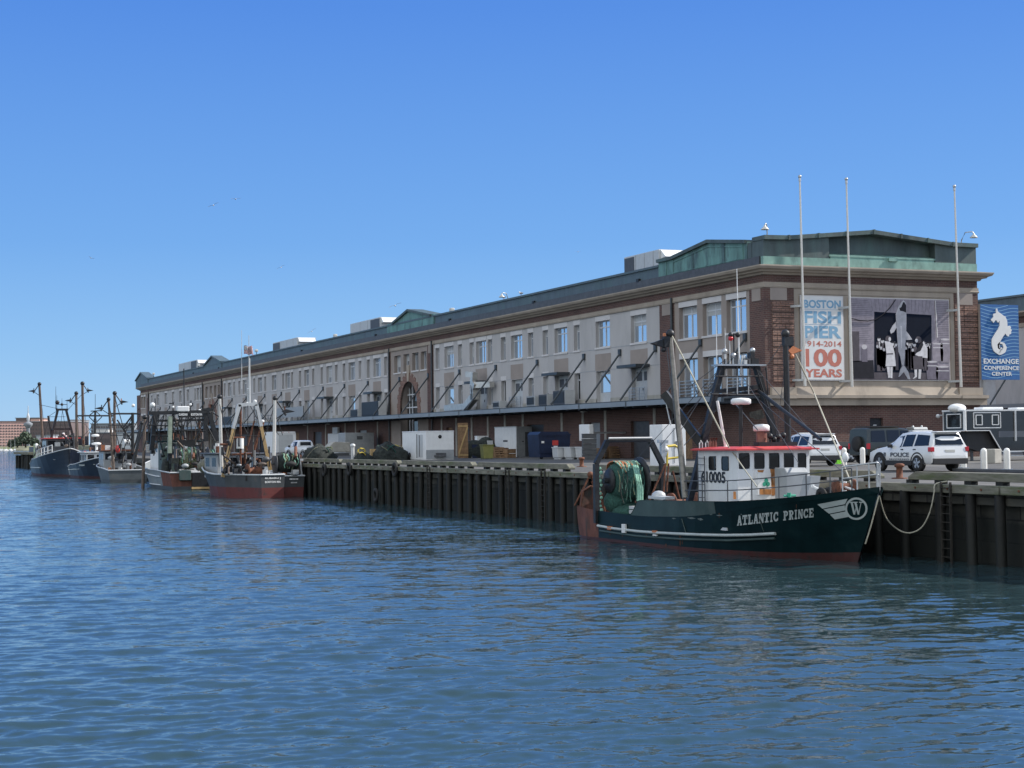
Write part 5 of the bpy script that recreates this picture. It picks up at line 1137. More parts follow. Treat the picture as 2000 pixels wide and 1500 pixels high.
def hull_parts(root, L, B, zb, zm, zs, mats, boot, sw=.85, rust=0, bul=.55, finec=.42):
    """plated hull: local x forward from the stern, y to port; mats = topside, boot top, stern plating"""
    st = [0,.04,.1,.2,.32,.45,.58,.68,.77,.85,.91,.96,.99,1.0]; lv = [-.5,0,boot,.33,.5,.66,.82,1.0]; mb = MB()
    def half(s, f):
        e = min(1,max(0,(1-s)/finec)); up = sin(pi/2*e)**.75; wl = sin(pi/2*min(1,max(0,(1-s)/(finec*1.35))))**1.25
        a = sw+(1-sw)*min(1,s/.35); return B/2*a*(wl*(.9)+(up-wl*.9)*max(0,min(1,f)))+.02
    def top(s): return zs+(zm-zs)*min(1,s/.35) if s < .45 else zm+(zb-zm)*((s-.45)/.55)**1.6
    G = []
    for sd in (-1,1):
        g = []
        for s in st:
            zt = top(s); row = []
            for f in lv:
                z = f if f in (-.5,0,boot) else boot+(zt-boot)*(f-.15)/.85
                x = s*L+max(0,s-.6)/.4*(z/zb)*L*.045; row.append((x, sd*half(s,z/zt), z))
            g.append(row)
        for i in range(len(g)-1):
            for j in range(len(lv)-1):
                q = [g[i][j],g[i+1][j],g[i+1][j+1],g[i][j+1]]
                mb.add(q if sd == -1 else q[::-1],[(0,1,2,3)],1 if j < 2 else (2 if s_rust(st[i],rust) else 0),True)
        G.append(g)
    for j in range(len(lv)-1): mb.add([G[0][0][j],G[0][0][j+1],G[1][0][j+1],G[1][0][j]],[(0,1,2,3)],(1 if j < 2 else 2))
    h = build('hull',mb,mats,root)
    t = MB(); 
    for sd in (0,1):
        t.path([(p[-1][0],p[-1][1],p[-1][2]) for p in G[sd]],.07,6)
    t.tube(G[0][0][-1],G[1][0][-1],.07); build('rail_cap',t,M['lgrey'],h)
    d = MB(); zd = [max(boot+.1,top(s)-bul) for s in st]
    for i in range(len(st)-1): 
        w0,w1 = half(st[i],.75)-.05,half(st[i+1],.75)-.05; d.poly([(st[i]*L,-w0,zd[i]),(st[i+1]*L,-w1,zd[i+1]),(st[i+1]*L,w1,zd[i+1]),(st[i]*L,w0,zd[i])])
    build('deck',d,M['grey'],root)
    return h, half, top
def s_rust(s, r): return s < r
def cabin(root, x0, x1, w, z0, z1, wall, roof, nw=4, wz=None, over=.3, front=3):
    P = {1: lambda u,z,d: (u,w/2+d,z), -1: lambda u,z,d: (u,-w/2-d,z)}
    h = build('wheelhouse',MB().box(x0,x1,-w/2,w/2,z0,z1),M[wall],root,bevel=.05)
    wz = wz or (z1-.95,z1-.25)
    for sd in (1,-1):
        for k in range(nw):
            a = x0+(x1-x0)*(k+.2)/nw; b = x0+(x1-x0)*(k+.8)/nw
            f = MB(); q = [P[sd](a,wz[0],.012),P[sd](b,wz[0],.012),P[sd](b,wz[1],.012),P[sd](a,wz[1],.012)]; f.poly(q if sd == -1 else q[::-1])
            build('window',f,M['darkglass'],h)
    for k in range(front):
        a = -w/2+w*(k+.15)/front; b = -w/2+w*(k+.85)/front
        for xx,fl in ((x1+.012,1),(x0-.012,0)):
            q = [(xx,a,wz[0]),(xx,b,wz[0]),(xx,b,wz[1]),(xx,a,wz[1])]
            build('window',MB().poly(q if fl else q[::-1]),M['darkglass'],h)
    build('roof',MB().box(x0-over,x1+over,-w/2-over,w/2+over,z1,z1+.14),M[roof],h,bevel=.05)
    return h
def drum_mb(root, x, y0, y1, z, r, netm, nm='net_drum'):
    d = build(nm,MB().lathe([(.05,y0-.08),(r,y0-.06),(r*1.02,y0-.02),(r,y0),(.05,y0+.01)],(x,0,z),'y',20).lathe([(.05,y1-.01),(r,y1),(r*1.02,y1+.04),(r,y1+.06),(.05,y1+.08)],(x,0,z),'y',20).tube((x,y0-.3,z),(x,y1+.3,z),.1),M['dgrey'],root)
    build('wound_net',MB().lathe([(.2,y0+.02),(r*.72,y0+.1),(r*.85,(y0+y1)/2),(r*.75,y1-.15),(.2,y1-.02)],(x,0,z),'y',18),M[netm],d)
    mb = MB(); rr = random.Random(int(x*10))
    for k in range(7):
        y = rr.uniform(y0+.1,y1-.1); a0 = rr.uniform(1.2,2.4); mb.path([(x+r*.9*cos(a0+j*.28),y+.06*sin(j*2+k),z+r*.9*sin(a0+j*.28)) for j in range(7)],.05,5,k%2)
    build('trailing_twine',mb,[M['green_rope'],M['net_mix']],d); return d
def pole(root, a, b, r0, r1, m='polebrown', nm='outrigger', birdm=None, side=1):
    o = build(nm,MB().tube(a,b,r0,r1,9),M[m],root,True); build('masthead',MB().ball(tuple(b),r1*1.7,8,6),M['black'],o,True)
    if birdm: 
        p = Vector(b)+Vector((side*.75,0,-1.1)); build('stabiliser',bird(p,side*1.0),[M['black'],M[birdm]],o,True)
        build('bird_arm',MB().tube(tuple(b),tuple(p),.06).tube((b[0],b[1],b[2]-1.6),tuple(p),.04),M['black'],o,True)
    return o
def marks(root, P, u0, u1, z0, z1, n=7):
    mb = MB(); rr = random.Random(3)
    for k in range(n):
        a = u0+(u1-u0)*k/n; b = a+(u1-u0)/n*.7; mb.poly([P(a,z0),P(b,z0),P(b,z1),P(a,z1)])
        
    return mb
def gear(root, x0, x1, w, z, n, seed):
    rr = random.Random(seed)
    for k in range(n):
        x = rr.uniform(x0,x1); y = rr.uniform(-w,w); s = rr.uniform(.25,.6); c = rr.choice(['white','lgrey','dgrey','rust','net_dark','orange','rubber','grey'])
        mb = MB()
        if rr.random() < .55: mb.box(x-s/2,x+s/2,y-s/2,y+s/2,z,z+s*rr.uniform(.6,1.3)); nm = 'deck_box'
        else: mb.tube((x,y,z),(x,y,z+s*1.4),s*.35,s*.35,10); nm = 'deck_barrel'
        build(nm,mb,M[c],root,bevel=.03)
# 1. farthest: big dark blue trawler, bow towards us
B1 = thing('fishing_trawler','farthest big dark blue trawler with red wheelhouse roof and tall outrigger poles','trawler',(28.9,247,0),-pi/2-.025,'moored fishing boats')
h,hf,tp = hull_parts(B1,28,6.2,3.7,2.3,1.5,[M['hull_blue'],M['boot'],M['hull_blue']],.3)
build('white_stripe',MB().path([(s*28,-hf(s,.4)-.06,1.0+.25*(s-.1)) for s in np.linspace(.06,.62,8)],.08,6),M['logo'],h)
cabin(B1,13,19.5,4.2,2.0,5.0,'dgrey','red',5)
build('name_lettering',marks(B1,lambda u,z: (u,-hf(u/28,.86)-.05,z),18.2,20.2,2.55,2.85),M['logo'],h)
mb = MB()
for k in range(3): mb.poly([(23.4+k*.35,-hf((23.4+k*.35)/28,.8)-.06,2.95-k*.28),(25.6,-hf(25.6/28,.8)-.08,3.05-k*.28),(25.6,-hf(25.6/28,.8)-.08,2.87-k*.28),(23.7+k*.35,-hf((23.7+k*.35)/28,.8)-.06,2.77-k*.28)])
build('bow_emblem',mb,M['logo'],h)
Y = 232; T = lambda px,py,y=None: oy(px,py,y or Y)
a = MB()
for p,q in (((113,800),(97,868)),((129,800),(146,866))): a.bar(T(*p),T(*q),.3,.3)
a.bar(T(109,800),T(133,800),.28); a.bar(T(104,838),T(139,838),.25); fr = build('mast_frame',a,M['black'],B1,True)
a = MB()
for px,y0 in ((111,772),(121,778),(131,780),(109,755)): a.tube(T(px,799),T(px,y0),.05,.02,6)
a.ball(tuple(T(112,786)),.3,8,6).bar(T(112,790),T(131,790),.08).ball(tuple(T(121,790)),.2,8,6); build('whip_antenna',a,M['black'],fr,True)
pole(B1,T(84,884,236),T(77,750,236),.22,.16,'polebrown','outrigger','black',-1); pole(B1,T(150,884,226),T(149,768,226),.2,.16,'polebrown','outrigger','black',-1); pole(B1,T(163,872,238),T(161,749,238),.22,.18,'polebrown','outrigger','rust',1)
build('boom',MB().tube(T(94,812),T(104,868),.14),M['black'],B1,True)
a = MB()
for p,q in (((94,814),(112,802)),((95,814),(128,814)),((110,800),(108,870)),((161,760),(172,868)),((78,760),(90,868)),((149,775),(154,860)),((122,802),(116,850)),((122,802),(130,850))): a.tube(T(*p),T(*q),.03,n=5)
build('rigging',a,M['black'],B1,True)
build('mast_lights',MB().ball(tuple(T(124,848)),0.220,8,6).tube(T(124,850),T(124,862),.1).ball(tuple(T(129,852)),0.138,8,6),M['white'],B1,True)
a = MB()
for h_ in (3.1,3.7): a.path([(s*28,-hf(s,1)+.1,tp(s)+h_-2.7) for s in np.linspace(.55,.86,7)],.05,6)
for s in np.linspace(.55,.86,7): a.tube((s*28,-hf(s,1)+.1,tp(s)),(s*28,-hf(s,1)+.1,tp(s)+1.0),.05,n=6)
build('bow_rail',a,M['white'],B1); gear(B1,2,11,2.2,1.4,16,4)
build('stern_gear',MB().box(6,8.5,-2.6,-1.2,1.3,3.2).bar((7,-2.6,1.2),(7,-2.6,4.4),.2),mat('pale_green_gear',(.28,.36,.26),.7,var=.3),B1)
# 2. smaller dark blue boat, white house
B2 = thing('fishing_trawler','second dark blue boat from the left with white wheelhouse and mast with cross yards','trawler',(30.2,221,0),-pi/2,'moored fishing boats')
h,hf,tp = hull_parts(B2,19.5,4.8,2.75,1.7,1.25,[M['hull_blue'],M['boot'],M['hull_grey']],.3,rust=.12)
build('white_stripe',MB().path([(s*19.5,-hf(s,.45)-.05,.95+.5*max(0,s-.2)) for s in np.linspace(.1,.7,8)],.06,6),M['logo'],h)
cabin(B2,9.5,15.2,3.3,1.3,3.15,'lgrey','lgrey',4,(2.2,2.9),.3)
build('name_lettering',marks(B2,lambda u,z: (u,-hf(u/19.5,.85)-.05,z),13.2,15.2,1.55,1.75),M['logo'],h)
mb = MB()
for k in range(3): mb.bar((17.0+k*.25,-hf((17.0+k*.25)/19.5,.8)-.08,2.15-k*.2),(18.3,-hf(18.3/19.5,.8)-.1,2.25-k*.2),.03,.09)
build('bow_emblem',mb,M['logo'],h)
Y = 212; a = MB().tube(T(185,886),T(186,803),.17,.13).tube(T(150,812),T(224,812),.1)
for p,q in (((177,803),(199,802)),((186,802),(174,812)),((186,802),(197,812)),((174,814),(186,826)),((199,814),(187,826))): a.tube(T(*p),T(*q),.06)
a.tube(T(186,803),T(186,770),.03); mb_ = build('mast',a,M['black'],B2,True); build('radar',MB().lathe([(.3,-.15),(.5,-.08),(.5,.1),(.3,.2)],tuple(T(186,851)),'z',14).lathe([(.3,-.15),(.6,-.08),(.6,.1),(.3,.2)],tuple(T(188,867)),'z',14),M['white'],mb_,True)
build('mast_base',MB().tube(T(188,868),T(188,886),.2),M['white'],B2,True); build('roof_gear',MB().ball(tuple(T(200,876)),.35,8,6).ball(tuple(T(207,880)),.3,8,6),M['dgrey'],B2,True); gear(B2,2,8,1.8,1.0,9,5)
build('roof_buoy',MB().ball(tuple(T(166,884)),.25,8,6).ball(tuple(T(176,885)),.2,8,6),M['red'],B2,True)
# 3. grey boat, stern towards us
B3 = thing('fishing_trawler','small grey boat seen stern on between the blue boat and the gantry trawler','trawler',(29.5,180.5,0),pi/2-.03,'moored fishing boats')
h,hf,tp = hull_parts(B3,15,4.6,2.3,1.6,1.35,[M['hull_slate'],M['hull_dgrey'],M['hull_slate']],.35,sw=.92)
cabin(B3,7,11.5,3.6,1.1,3.4,'grey','rust',3,None,.3)
Y = 184
pole(B3,T(222,920),T(212,780),.17,.13,'polebrown','outrigger','black',-1); pole(B3,T(223,905,190),T(224,768,190),.18,.15,'polebrown','outrigger','orange',1)
a = MB().tube(T(259,885),T(259,806),.2,.16).tube(T(211,808),T(275,808),.1)
for p,q in (((229,820),(256,860)),((258,812),(240,836)),((258,826),(243,838)),((275,830),(262,876))): a.tube(T(*p),T(*q),.09)
mo = build('mast',a,M['black'],B3,True); build('mast_lights',MB().ball(tuple(T(260,792)),0.193,8,6),M['white'],mo,True)
build('roof_buoy',MB().ball(tuple(T(230,877)),.28,8,6,(1,1,1.6)),M['red'],B3,True); build('life_raft',MB().tube(T(242,864),T(253,864),.35),M['white'],B3,True)
gear(B3,.6,6.5,1.6,.9,16,6); gear(B3,7.5,11,1.5,3.5,6,16)
# 4. stern trawler with the lettered gantry
B4 = thing('fishing_trawler','stern trawler with open ramp, two net drums and black gantry lettered BOSTON MA','trawler',(30.6,147.6,0),pi/2,'moored fishing boats')
h,hf,tp = hull_parts(B4,20.5,5.9,2.6,1.75,1.55,[M['hull_grey'],M['hull_dgrey'],M['hull_rust']],.3,sw=.95,rust=.2)
build('white_stripe',MB().path([(s*20.5,hf(s,.7)+.05,1.15+.6*max(0,s-.3)) for s in np.linspace(.22,.95,9)],.06,6),M['white'],h)
build('stern_ramp',MB().prism([(-.25,.25),(2.6,1.25),(2.6,1.32),(-.3,1.5)],lambda u,v,d: (u,d,v),-.85,.85),M['black'],B4)
build('stern_block',MB().box(-.3,.2,.95,2.0,.85,1.75),M['hull_top'],B4,bevel=.04); build('stern_block',MB().box(-.3,.2,-2.5,-1.2,.85,1.75),M['hull_top'],B4,bevel=.04); build('stern_sill',MB().box(-.35,.1,-2.6,.9,.05,.24),M['tan'],B4)
cabin(B4,10,15.5,3.6,1.3,4.3,'white_rust','hull_green',4); drum_mb(B4,3.2,-.3,1.6,2.75,1.15,'net_mix'); drum_mb(B4,3.6,-2.7,-1.4,2.75,1.05,'net')
Y = 150; a = MB()
a.bar(T(290,807),T(408,804),.3,.32); a.bar(T(300,822),T(404,820),.12,.2); a.bar(T(348,812),T(408,811),.2,.34)
for p,q in (((334,812),(332,900)),((408,804),(424,862)),((401,812),(402,862)),((303,808),(296,880))): a.bar(T(*p),T(*q),.34,.4)
g = build('stern_gantry',a,M['black'],B4,True)
def gt(s, x0, x1, yb, yt):
    p = T(x0,yb,149.7); q = T(x1,yt,149.7); mb = MB(); fit_text(s,fpt('y',149.7),p.x,q.x,p.z,q.z,0,.02,mb,0,.03); build('lettering',mb,M['white'],g,True)
gt('GUARDIAN',349,366,812,807); gt('BOSTON MA',373,395,812,807)
build('gantry_post',MB().bar(T(332,813,149.5),T(331,885,149.5),.45,.35),mat('pale_green_post',(.26,.31,.25),.7,var=.25),g,True); p = T(357,804); build('gantry_light',MB().box(p.x-.55,p.x+.55,p.y-.3,p.y+.3,p.z,p.z+.5),M['white'],g,True,bevel=.08)
for px,py,r in ((298,791,.24),(372,790,.12),(390,802,.15),(338,795,.12)): build('gantry_light',MB().ball(tuple(T(px,py)),r,8,6),M['white'],g,True)
for p,q in (((303,808),(303,778)),((338,806),(338,785)),((330,788),(340,788)),((372,806),(373,782)),((360,803),(359,720)),((366,806),(352,860)),((368,806),(364,862)),((390,806),(385,862)),((352,812),(340,862)),((372,812),(375,858))): build('rigging',MB().tube(T(*p),T(*q),.05,n=5),M['black'],g,True)
pole(B4,T(279,955,158),T(283,815,158),.17,.14,'polebrown','outrigger'); pole(B4,T(262,905,164),T(277,826,164),.16,.12,'black','boom')
build('net_screen',MB().box(3.3,3.4,-.2,1.5,3.9,4.5),M['black'],B4); build('life_raft',MB().tube((9.2,-1.2,3.2),(9.2,.2,3.2),.4),M['white'],B4); build('deck_house_box',MB().box(7,9,.6,2.2,1.3,4.2),M['hull_top'],B4)
mb = MB()
for k in range(7): s = .3+.05*k; mb.box(s*20.5-.25,s*20.5+.25,hf(s,.1)+.02,hf(s,.1)+.05,.32,.42)
build('waterline_mark',MB().path([(s*20.5,hf(s,.12)+.03,.36) for s in np.linspace(.25,.75,6)],.05,5),M['white'],h); gear(B4,1,9,2.3,1.2,24,7); gear(B4,10,15,1.4,4.4,6,17)
build('fish_box_stack',MB().box(.6,1.6,.2,.9,1.3,1.75).box(.6,1.6,-.8,-.1,1.3,1.75),M['white'],B4); build('hung_net',MB().ball((4.2,2.4,1.9),.9,12,8,(1.2,.4,1)),M['net_dark'],B4)
build('float',MB().ball((.3,-1.55,2.4),.3,8,6,(1,1,1.4)).tube((.3,-1.55,1.7),(.3,-1.55,2.5),.22),M['white'],B4)
# 5. charcoal and red boat with pale A-frame and the flag
B5 = thing('fishing_trawler','charcoal boat with red bottom and pale grey mast frame carrying a small flag','trawler',(30.15,119.6,0),pi/2+.11,'moored fishing boats')
h,hf,tp = hull_parts(B5,14.5,4.6,2.7,1.75,1.75,[M['hull_dgrey'],M['red_boot'],M['hull_dgrey']],.8,sw=.40,rust=0,finec=.5)
cabin(B5,8.6,11.8,2.8,1.4,3.25,'grey','dgrey',2)
Y = 124; a = MB()
for p,q in (((467,790),(435,932)),((500,790),(528,918))): a.bar(T(*p),T((p[0]*2+q[0])/3,(p[1]*2+q[1])/3),.28,.3); a.bar(T((p[0]*2+q[0])/3,(p[1]*2+q[1])/3),T(*q),.24,.26,1)
a.bar(T(465,791),T(502,789),.28,.26); fr = build('mast_frame',a,[M['lgrey'],M['tan']],B5,True)
a = MB().tube(T(487,790),T(486,655),.07,.02,6).tube(T(487,790),T(487,700),.1,.06,8).tube(T(472,760),T(472,645),.03,.015,6)
for k in range(9): p = T(484,760+k*4); a.ball((p.x,p.y,p.z),.09,6,4)
ant = build('whip_antenna',a,M['lgrey'],fr,True); build('mast_lights',MB().ball(tuple(T(483,788)),0.121,8,6).ball(tuple(T(498,784)),0.138,8,6).ball(tuple(T(513,823)),0.138,8,6),M['white'],fr,True)
pole(B5,T(433,922,127),T(429,775,127),.15,.12,'alu','outrigger','rust',-1); pole(B5,T(535,890,121),T(537,778,121),.14,.11,'alu','outrigger','rust',1)
a = MB()
for p,q,r in (((514,824),(492,892),.11),((497,822),(481,880),.07),((470,790),(470,920),.09),((430,868),(446,868),.09),((456,855),(478,855),.09),((450,888),(490,886),.09),((495,897),(506,930),.1),((506,897),(512,930),.1),((494,898),(504,897),.1)): a.tube(T(*p),T(*q),r,n=7)
build('boom',a,M['rust'],B5,True); build('smoke_stack',MB().tube(T(469,876),T(469,856),.28,.28,10),M['white'],B5,True)
a = MB()
for p,q in (((436,868),(465,792)),((467,815),(490,860)),((500,792),(545,850)),((487,790),(520,850)),((465,815),(440,870)),((535,800),(552,850))): a.tube(T(*p),T(*q),.025,n=5)
build('rigging',a,M['black'],B5,True); gear(B5,.8,8,1.3,1.3,22,9); gear(B5,8.8,11.5,1,3.35,5,19)
build('winch',MB().lathe([(.1,-.6),(.55,-.58),(.55,-.5),(.3,-.48),(.3,.48),(.55,.5),(.55,.58),(.1,.6)],(3.2,.3,2.0),'y',16),M['rust'],B5); build('bow_tarp',MB().ball((12.6,.3,2.3),1.1,12,7,(1.3,1.3,.7)),M['wood'],B5)
def stern_text(root, lines, y0, y1, z, hh, par):
    for k,s in enumerate(lines):
        mb = MB(); fit_text(s,lambda u,v,d: (-.012+d,u,v),y0,y1,z-k*.26,z-k*.26+hh,0,.006,mb,0,.03); build('stern_lettering',mb,M['white'],par)
stern_text(B5,('RUBARU J','BOSTON MA'),.62,-.62,1.4,.16,h)
# the flag on its mast
t = thing('flag','small american flag flying from the mast of the charcoal boat','flag',tuple(T(478,684)))
M['flag_red'] = mat('flag_red',(.45,.03,.04),.8,var=.05); M['flag_blue'] = mat('flag_blue',(.02,.03,.13),.8,var=.05)
p0 = T(476.5,691); p1 = T(494,675); Lx = p1.x-p0.x; Hz = p1.z-p0.z; mb = MB(); nx,nz = 16,13
fl = lambda i,j: (p0.x+Lx*i/nx, p0.y+.12*sin(i*.75+j*.12)*i/nx*2, p0.z+Hz*j/nz+.1*sin(i*.6)*i/nx-.25*Hz*(i/nx)**2)
for i in range(nx):
    for j in range(nz): mb.add([fl(i,j),fl(i+1,j),fl(i+1,j+1),fl(i,j+1)],[(0,1,2,3)],2 if (i < 7 and j >= 6) else (0 if j%2 == 0 else 1),True)
build('flag_cloth',mb,[M['flag_red'],M['white'],M['flag_blue']],t,True,solid=.01)
for i in range(1,6): 
    q = [fl(i+.3,7+k*1.5) for k in range(4)]; m_ = MB()
    for c in q: m_.ball((c[0],c[1]-.03,c[2]),.035,5,3)
    if i == 1: star = m_
    else: star.add(m_.v,m_.f)
build('star_field',star,M['white'],t,True)
# 6. inner boat against the piles
B6 = thing('fishing_trawler','inner charcoal and red boat against the piles with rusty net drum on its stern','trawler',(32.05,121.6,0),pi/2,'moored fishing boats')
h,hf,tp = hull_parts(B6,13,2.3,2.4,1.7,1.6,[M['hull_dgrey'],M['red_boot'],M['hull_dgrey']],.75,sw=.9)
cabin(B6,7.5,10.5,1.8,1.4,3.2,'lgrey','dgrey',2); drum_mb(B6,1.2,-.8,.9,2.55,.85,'net_dark')
Y = 122.5; build('gallows',MB().bar(T(586,900),T(590,935),.12).bar(T(586,900),T(583,930),.1).bar(T(584,898),T(592,898),.14),M['lgrey'],B6,True)
build('stern_lettering',marks(B6,lambda u,z: (-.02,-u,z),-.1,.6,1.3,1.42,6),M['white'],h); build('stern_lettering',marks(B6,lambda u,z: (-.02,-u,z),0,.5,1.05,1.13,5),M['white'],h); gear(B6,.4,6,.8,1.3,7,12)

# more standing wires and stays
def stays(root, y, lines, r=.03):
    mb = MB()
    for p,q in lines: build('stay_wire',MB().tube(oy(*p,y),oy(*q,y),r,n=5),M['black'],root,True)
stays(B1,230,[((97,815),(80,870)),((146,866),(113,820)),((104,838),(140,862)),((139,838),(100,866)),((121,800),(76,790)),((133,800),(160,770))])
stays(B2,212,[((186,812),(160,884)),((186,812),(205,880)),((186,826),(150,866)),((224,812),(190,870)),((150,812),(186,850)),((161,812),(161,860))])
stays(B3,183,[((259,812),(230,880)),((212,790),(235,878)),((224,775),(250,868)),((275,808),(240,880)),((259,850),(215,850)),((243,838),(258,880)),((211,830),(259,832))],.05)
stays(B4,149.5,[((300,812),(320,890)),((320,812),(300,890)),((340,812),(355,860)),((380,812),(395,862)),((404,812),(380,860)),((290,830),(334,832)),((296,850),(334,852)),((334,840),(402,842)),((334,830),(380,815)),((355,812),(355,850)),((404,830),(420,862)),((298,812),(280,880)),((290,812),(256,905))],.06)
stays(B5,123,[((470,800),(440,905)),((500,800),(520,900)),((484,792),(484,880)),((467,830),(505,832)),((460,850),(510,852)),((429,790),(455,900)),((537,790),(505,890))],.03)

# tangles of spars, hoses and booms that crowd the working decks
def tangle(root, y, x0, x1, y0, y1, n, seed):
    rr = random.Random(seed)
    for k in range(n):
        x = rr.uniform(x0,x1); q = rr.uniform(y0,y1); ln = rr.uniform(8,34); an = rr.choice((1.57,1.57,rr.uniform(.6,2.5)))
        a = oy(x,q,y); b = oy(min(x1+6,max(x0-6,x+ln*cos(an))),min(q+ln*sin(an),y1+12),y+rr.uniform(-1.5,1.5))
        build('deck_spar',MB().tube(a,b,rr.choice((.05,.08,.12)),n=6),M[rr.choice(('black','black','dgrey','polebrown','rust'))],root,True)
    for k in range(n//2):
        p = oy(rr.uniform(x0,x1),rr.uniform(y1-18,y1+6),y+rr.uniform(-2,3)); s_ = rr.uniform(.12,.34)
        build('deck_gear',MB().ball(tuple(p),s_,9,6,(1.3,1,rr.uniform(.6,1.1))) if k%3 else MB().box(p.x-s_,p.x+s_,p.y-.3,p.y+.3,p.z-s_,p.z+s_*.6),M[rr.choice(('net_dark','dgrey','black','rubber','polebrown','navy_gear','grey'))],root,True)
M['navy_gear'] = mat('navy_gear',(.015,.02,.04),.7,var=.3)
tangle(B1,235,72,100,850,880,10,1); tangle(B2,214,150,200,852,880,10,2); tangle(B3,186,212,262,845,905,16,3); tangle(B4,153,290,400,812,885,30,4); tangle(B4,149.5,325,400,860,905,14,14); tangle(B5,123,428,530,850,915,26,5); tangle(B6,123,556,590,860,915,8,6); tangle(B1,225,110,145,845,868,8,7)
# ---------------------------------------------------------------- vehicles on the pier
M['carwhite'] = mat('white_car_paint',(.70,.71,.72),.25,var=.03,coat=.6); M['carblack'] = mat('black_car_paint',(.012,.013,.016),.25,var=.2,coat=.6)
M['cargreen'] = mat('dark_olive_car_paint',(.022,.028,.026),.35,var=.2,coat=.3); M['trim'] = mat('black_plastic_trim',(.02,.02,.022),.6,var=.2); M['chrome'] = mat('wheel_alloy',(.5,.5,.52),.3,.8,var=.1)
M['decal'] = mat('police_decal_grey',(.10,.11,.13),.5,var=.05); M['plate'] = mat('number_plate',(.5,.5,.48),.5); M['lime'] = mat('lime_safety_green',(.25,.75,.03),.6,var=.05)
def car_body(st, nm, m, root):
    rings = []
    for x,zb,zl,zt,w,wt in st:
        zt = max(zt,zl+.012); h = [( w*.90,zb),(w*.985,zb+.10),(w,zb+(zl-zb)*.55),(w*.985,zl),(wt,zt-.07*(zt>zl+.2)),(wt*.9,zt-.015),(wt*.45,zt+.012)]
        rings.append([(x,y,z) for y,z in h]+[(x,-y,z) for y,z in h[::-1]])
    o = build(nm,MB().loft([r[::-1] for r in rings],True,True),m,root)
    for p in o.data.polygons: p.use_smooth = True
    e = o.modifiers.new('edge','EDGE_SPLIT'); e.split_angle = radians(38); return o
def side_at(st, x):
    xs = [s[0] for s in st]; f = lambda k: float(np.interp(x,xs,[s[k] for s in st])); return f
def side_pane(st, pts, par, nm='window', m='darkglass', off=.012, both=True, rel=True):
    for sd in ((1,-1) if both else (1,)):
        q = []
        for x,z in pts:
            f = side_at(st,x); zl,zt,w,wt = f(2),f(3),f(4),f(5); zt = max(zt,zl+.012); t = (z-zl)/max(.01,(zt-.07)-zl); y = w*.985+(wt-w*.985)*max(0,min(1,t)) if z > zl else w
            q.append((x,sd*(y+off),z))
        build(nm,MB().poly(q if sd == -1 else q[::-1]),M[m],par)
def wheel(root, x, y, r=.38, w=.24):
    s = 1 if y > 0 else -1
    t = build('wheel',MB().lathe([(r*.6,-w/2),(r*.94,-w/2),(r,-w*.35),(r,w*.35),(r*.94,w/2),(r*.6,w/2)],(x,y,r),'y',24),M['rubber'],root)
    mb = MB().lathe([(.03,s*w*.36),(r*.64,s*w*.36),(r*.66,s*w*.5)],(x,y,r),'y',20)
    build('rim',mb,M['dgrey'],t); sp = MB()
    for k in range(5): a = 2*pi*k/5+.3; sp.bar((x,y+s*w*.43,r),(x+r*.62*cos(a),y+s*w*.43,r+r*.62*sin(a)),.09,.04,0,(0,1,0))
    sp.lathe([(r*.56,s*w*.40),(r*.66,s*w*.40),(r*.66,s*w*.5),(r*.56,s*w*.5)],(x,y,r),'y',20); build('spokes',sp,M['chrome'],t)
def arch(root, x, y, r, m='trim'):
    s = 1 if y > 0 else -1; mb = MB(); n = 12; y0 = y*1.0
    for k in range(n):
        a,b = pi*k/n,pi*(k+1)/n; mb.prism([(x+r*cos(a),.36+r*sin(a)),(x+(r+.07)*cos(a),.36+(r+.07)*sin(a)),(x+(r+.07)*cos(b),.36+(r+.07)*sin(b)),(x+r*cos(b),.36+r*sin(b))],lambda u,v,d: (u,d,v),y0-s*.05,y0+s*.015)
    o = build('wheel_arch',mb,M[m],root); d = MB(); d.prism([(x+r*cos(pi*k/n),.36+r*sin(pi*k/n)) for k in range(n+1)],lambda u,v,e: (u,e,v),y0-s*.3,y0+s*.004); build('wheel_well',d,M['dark'],o)
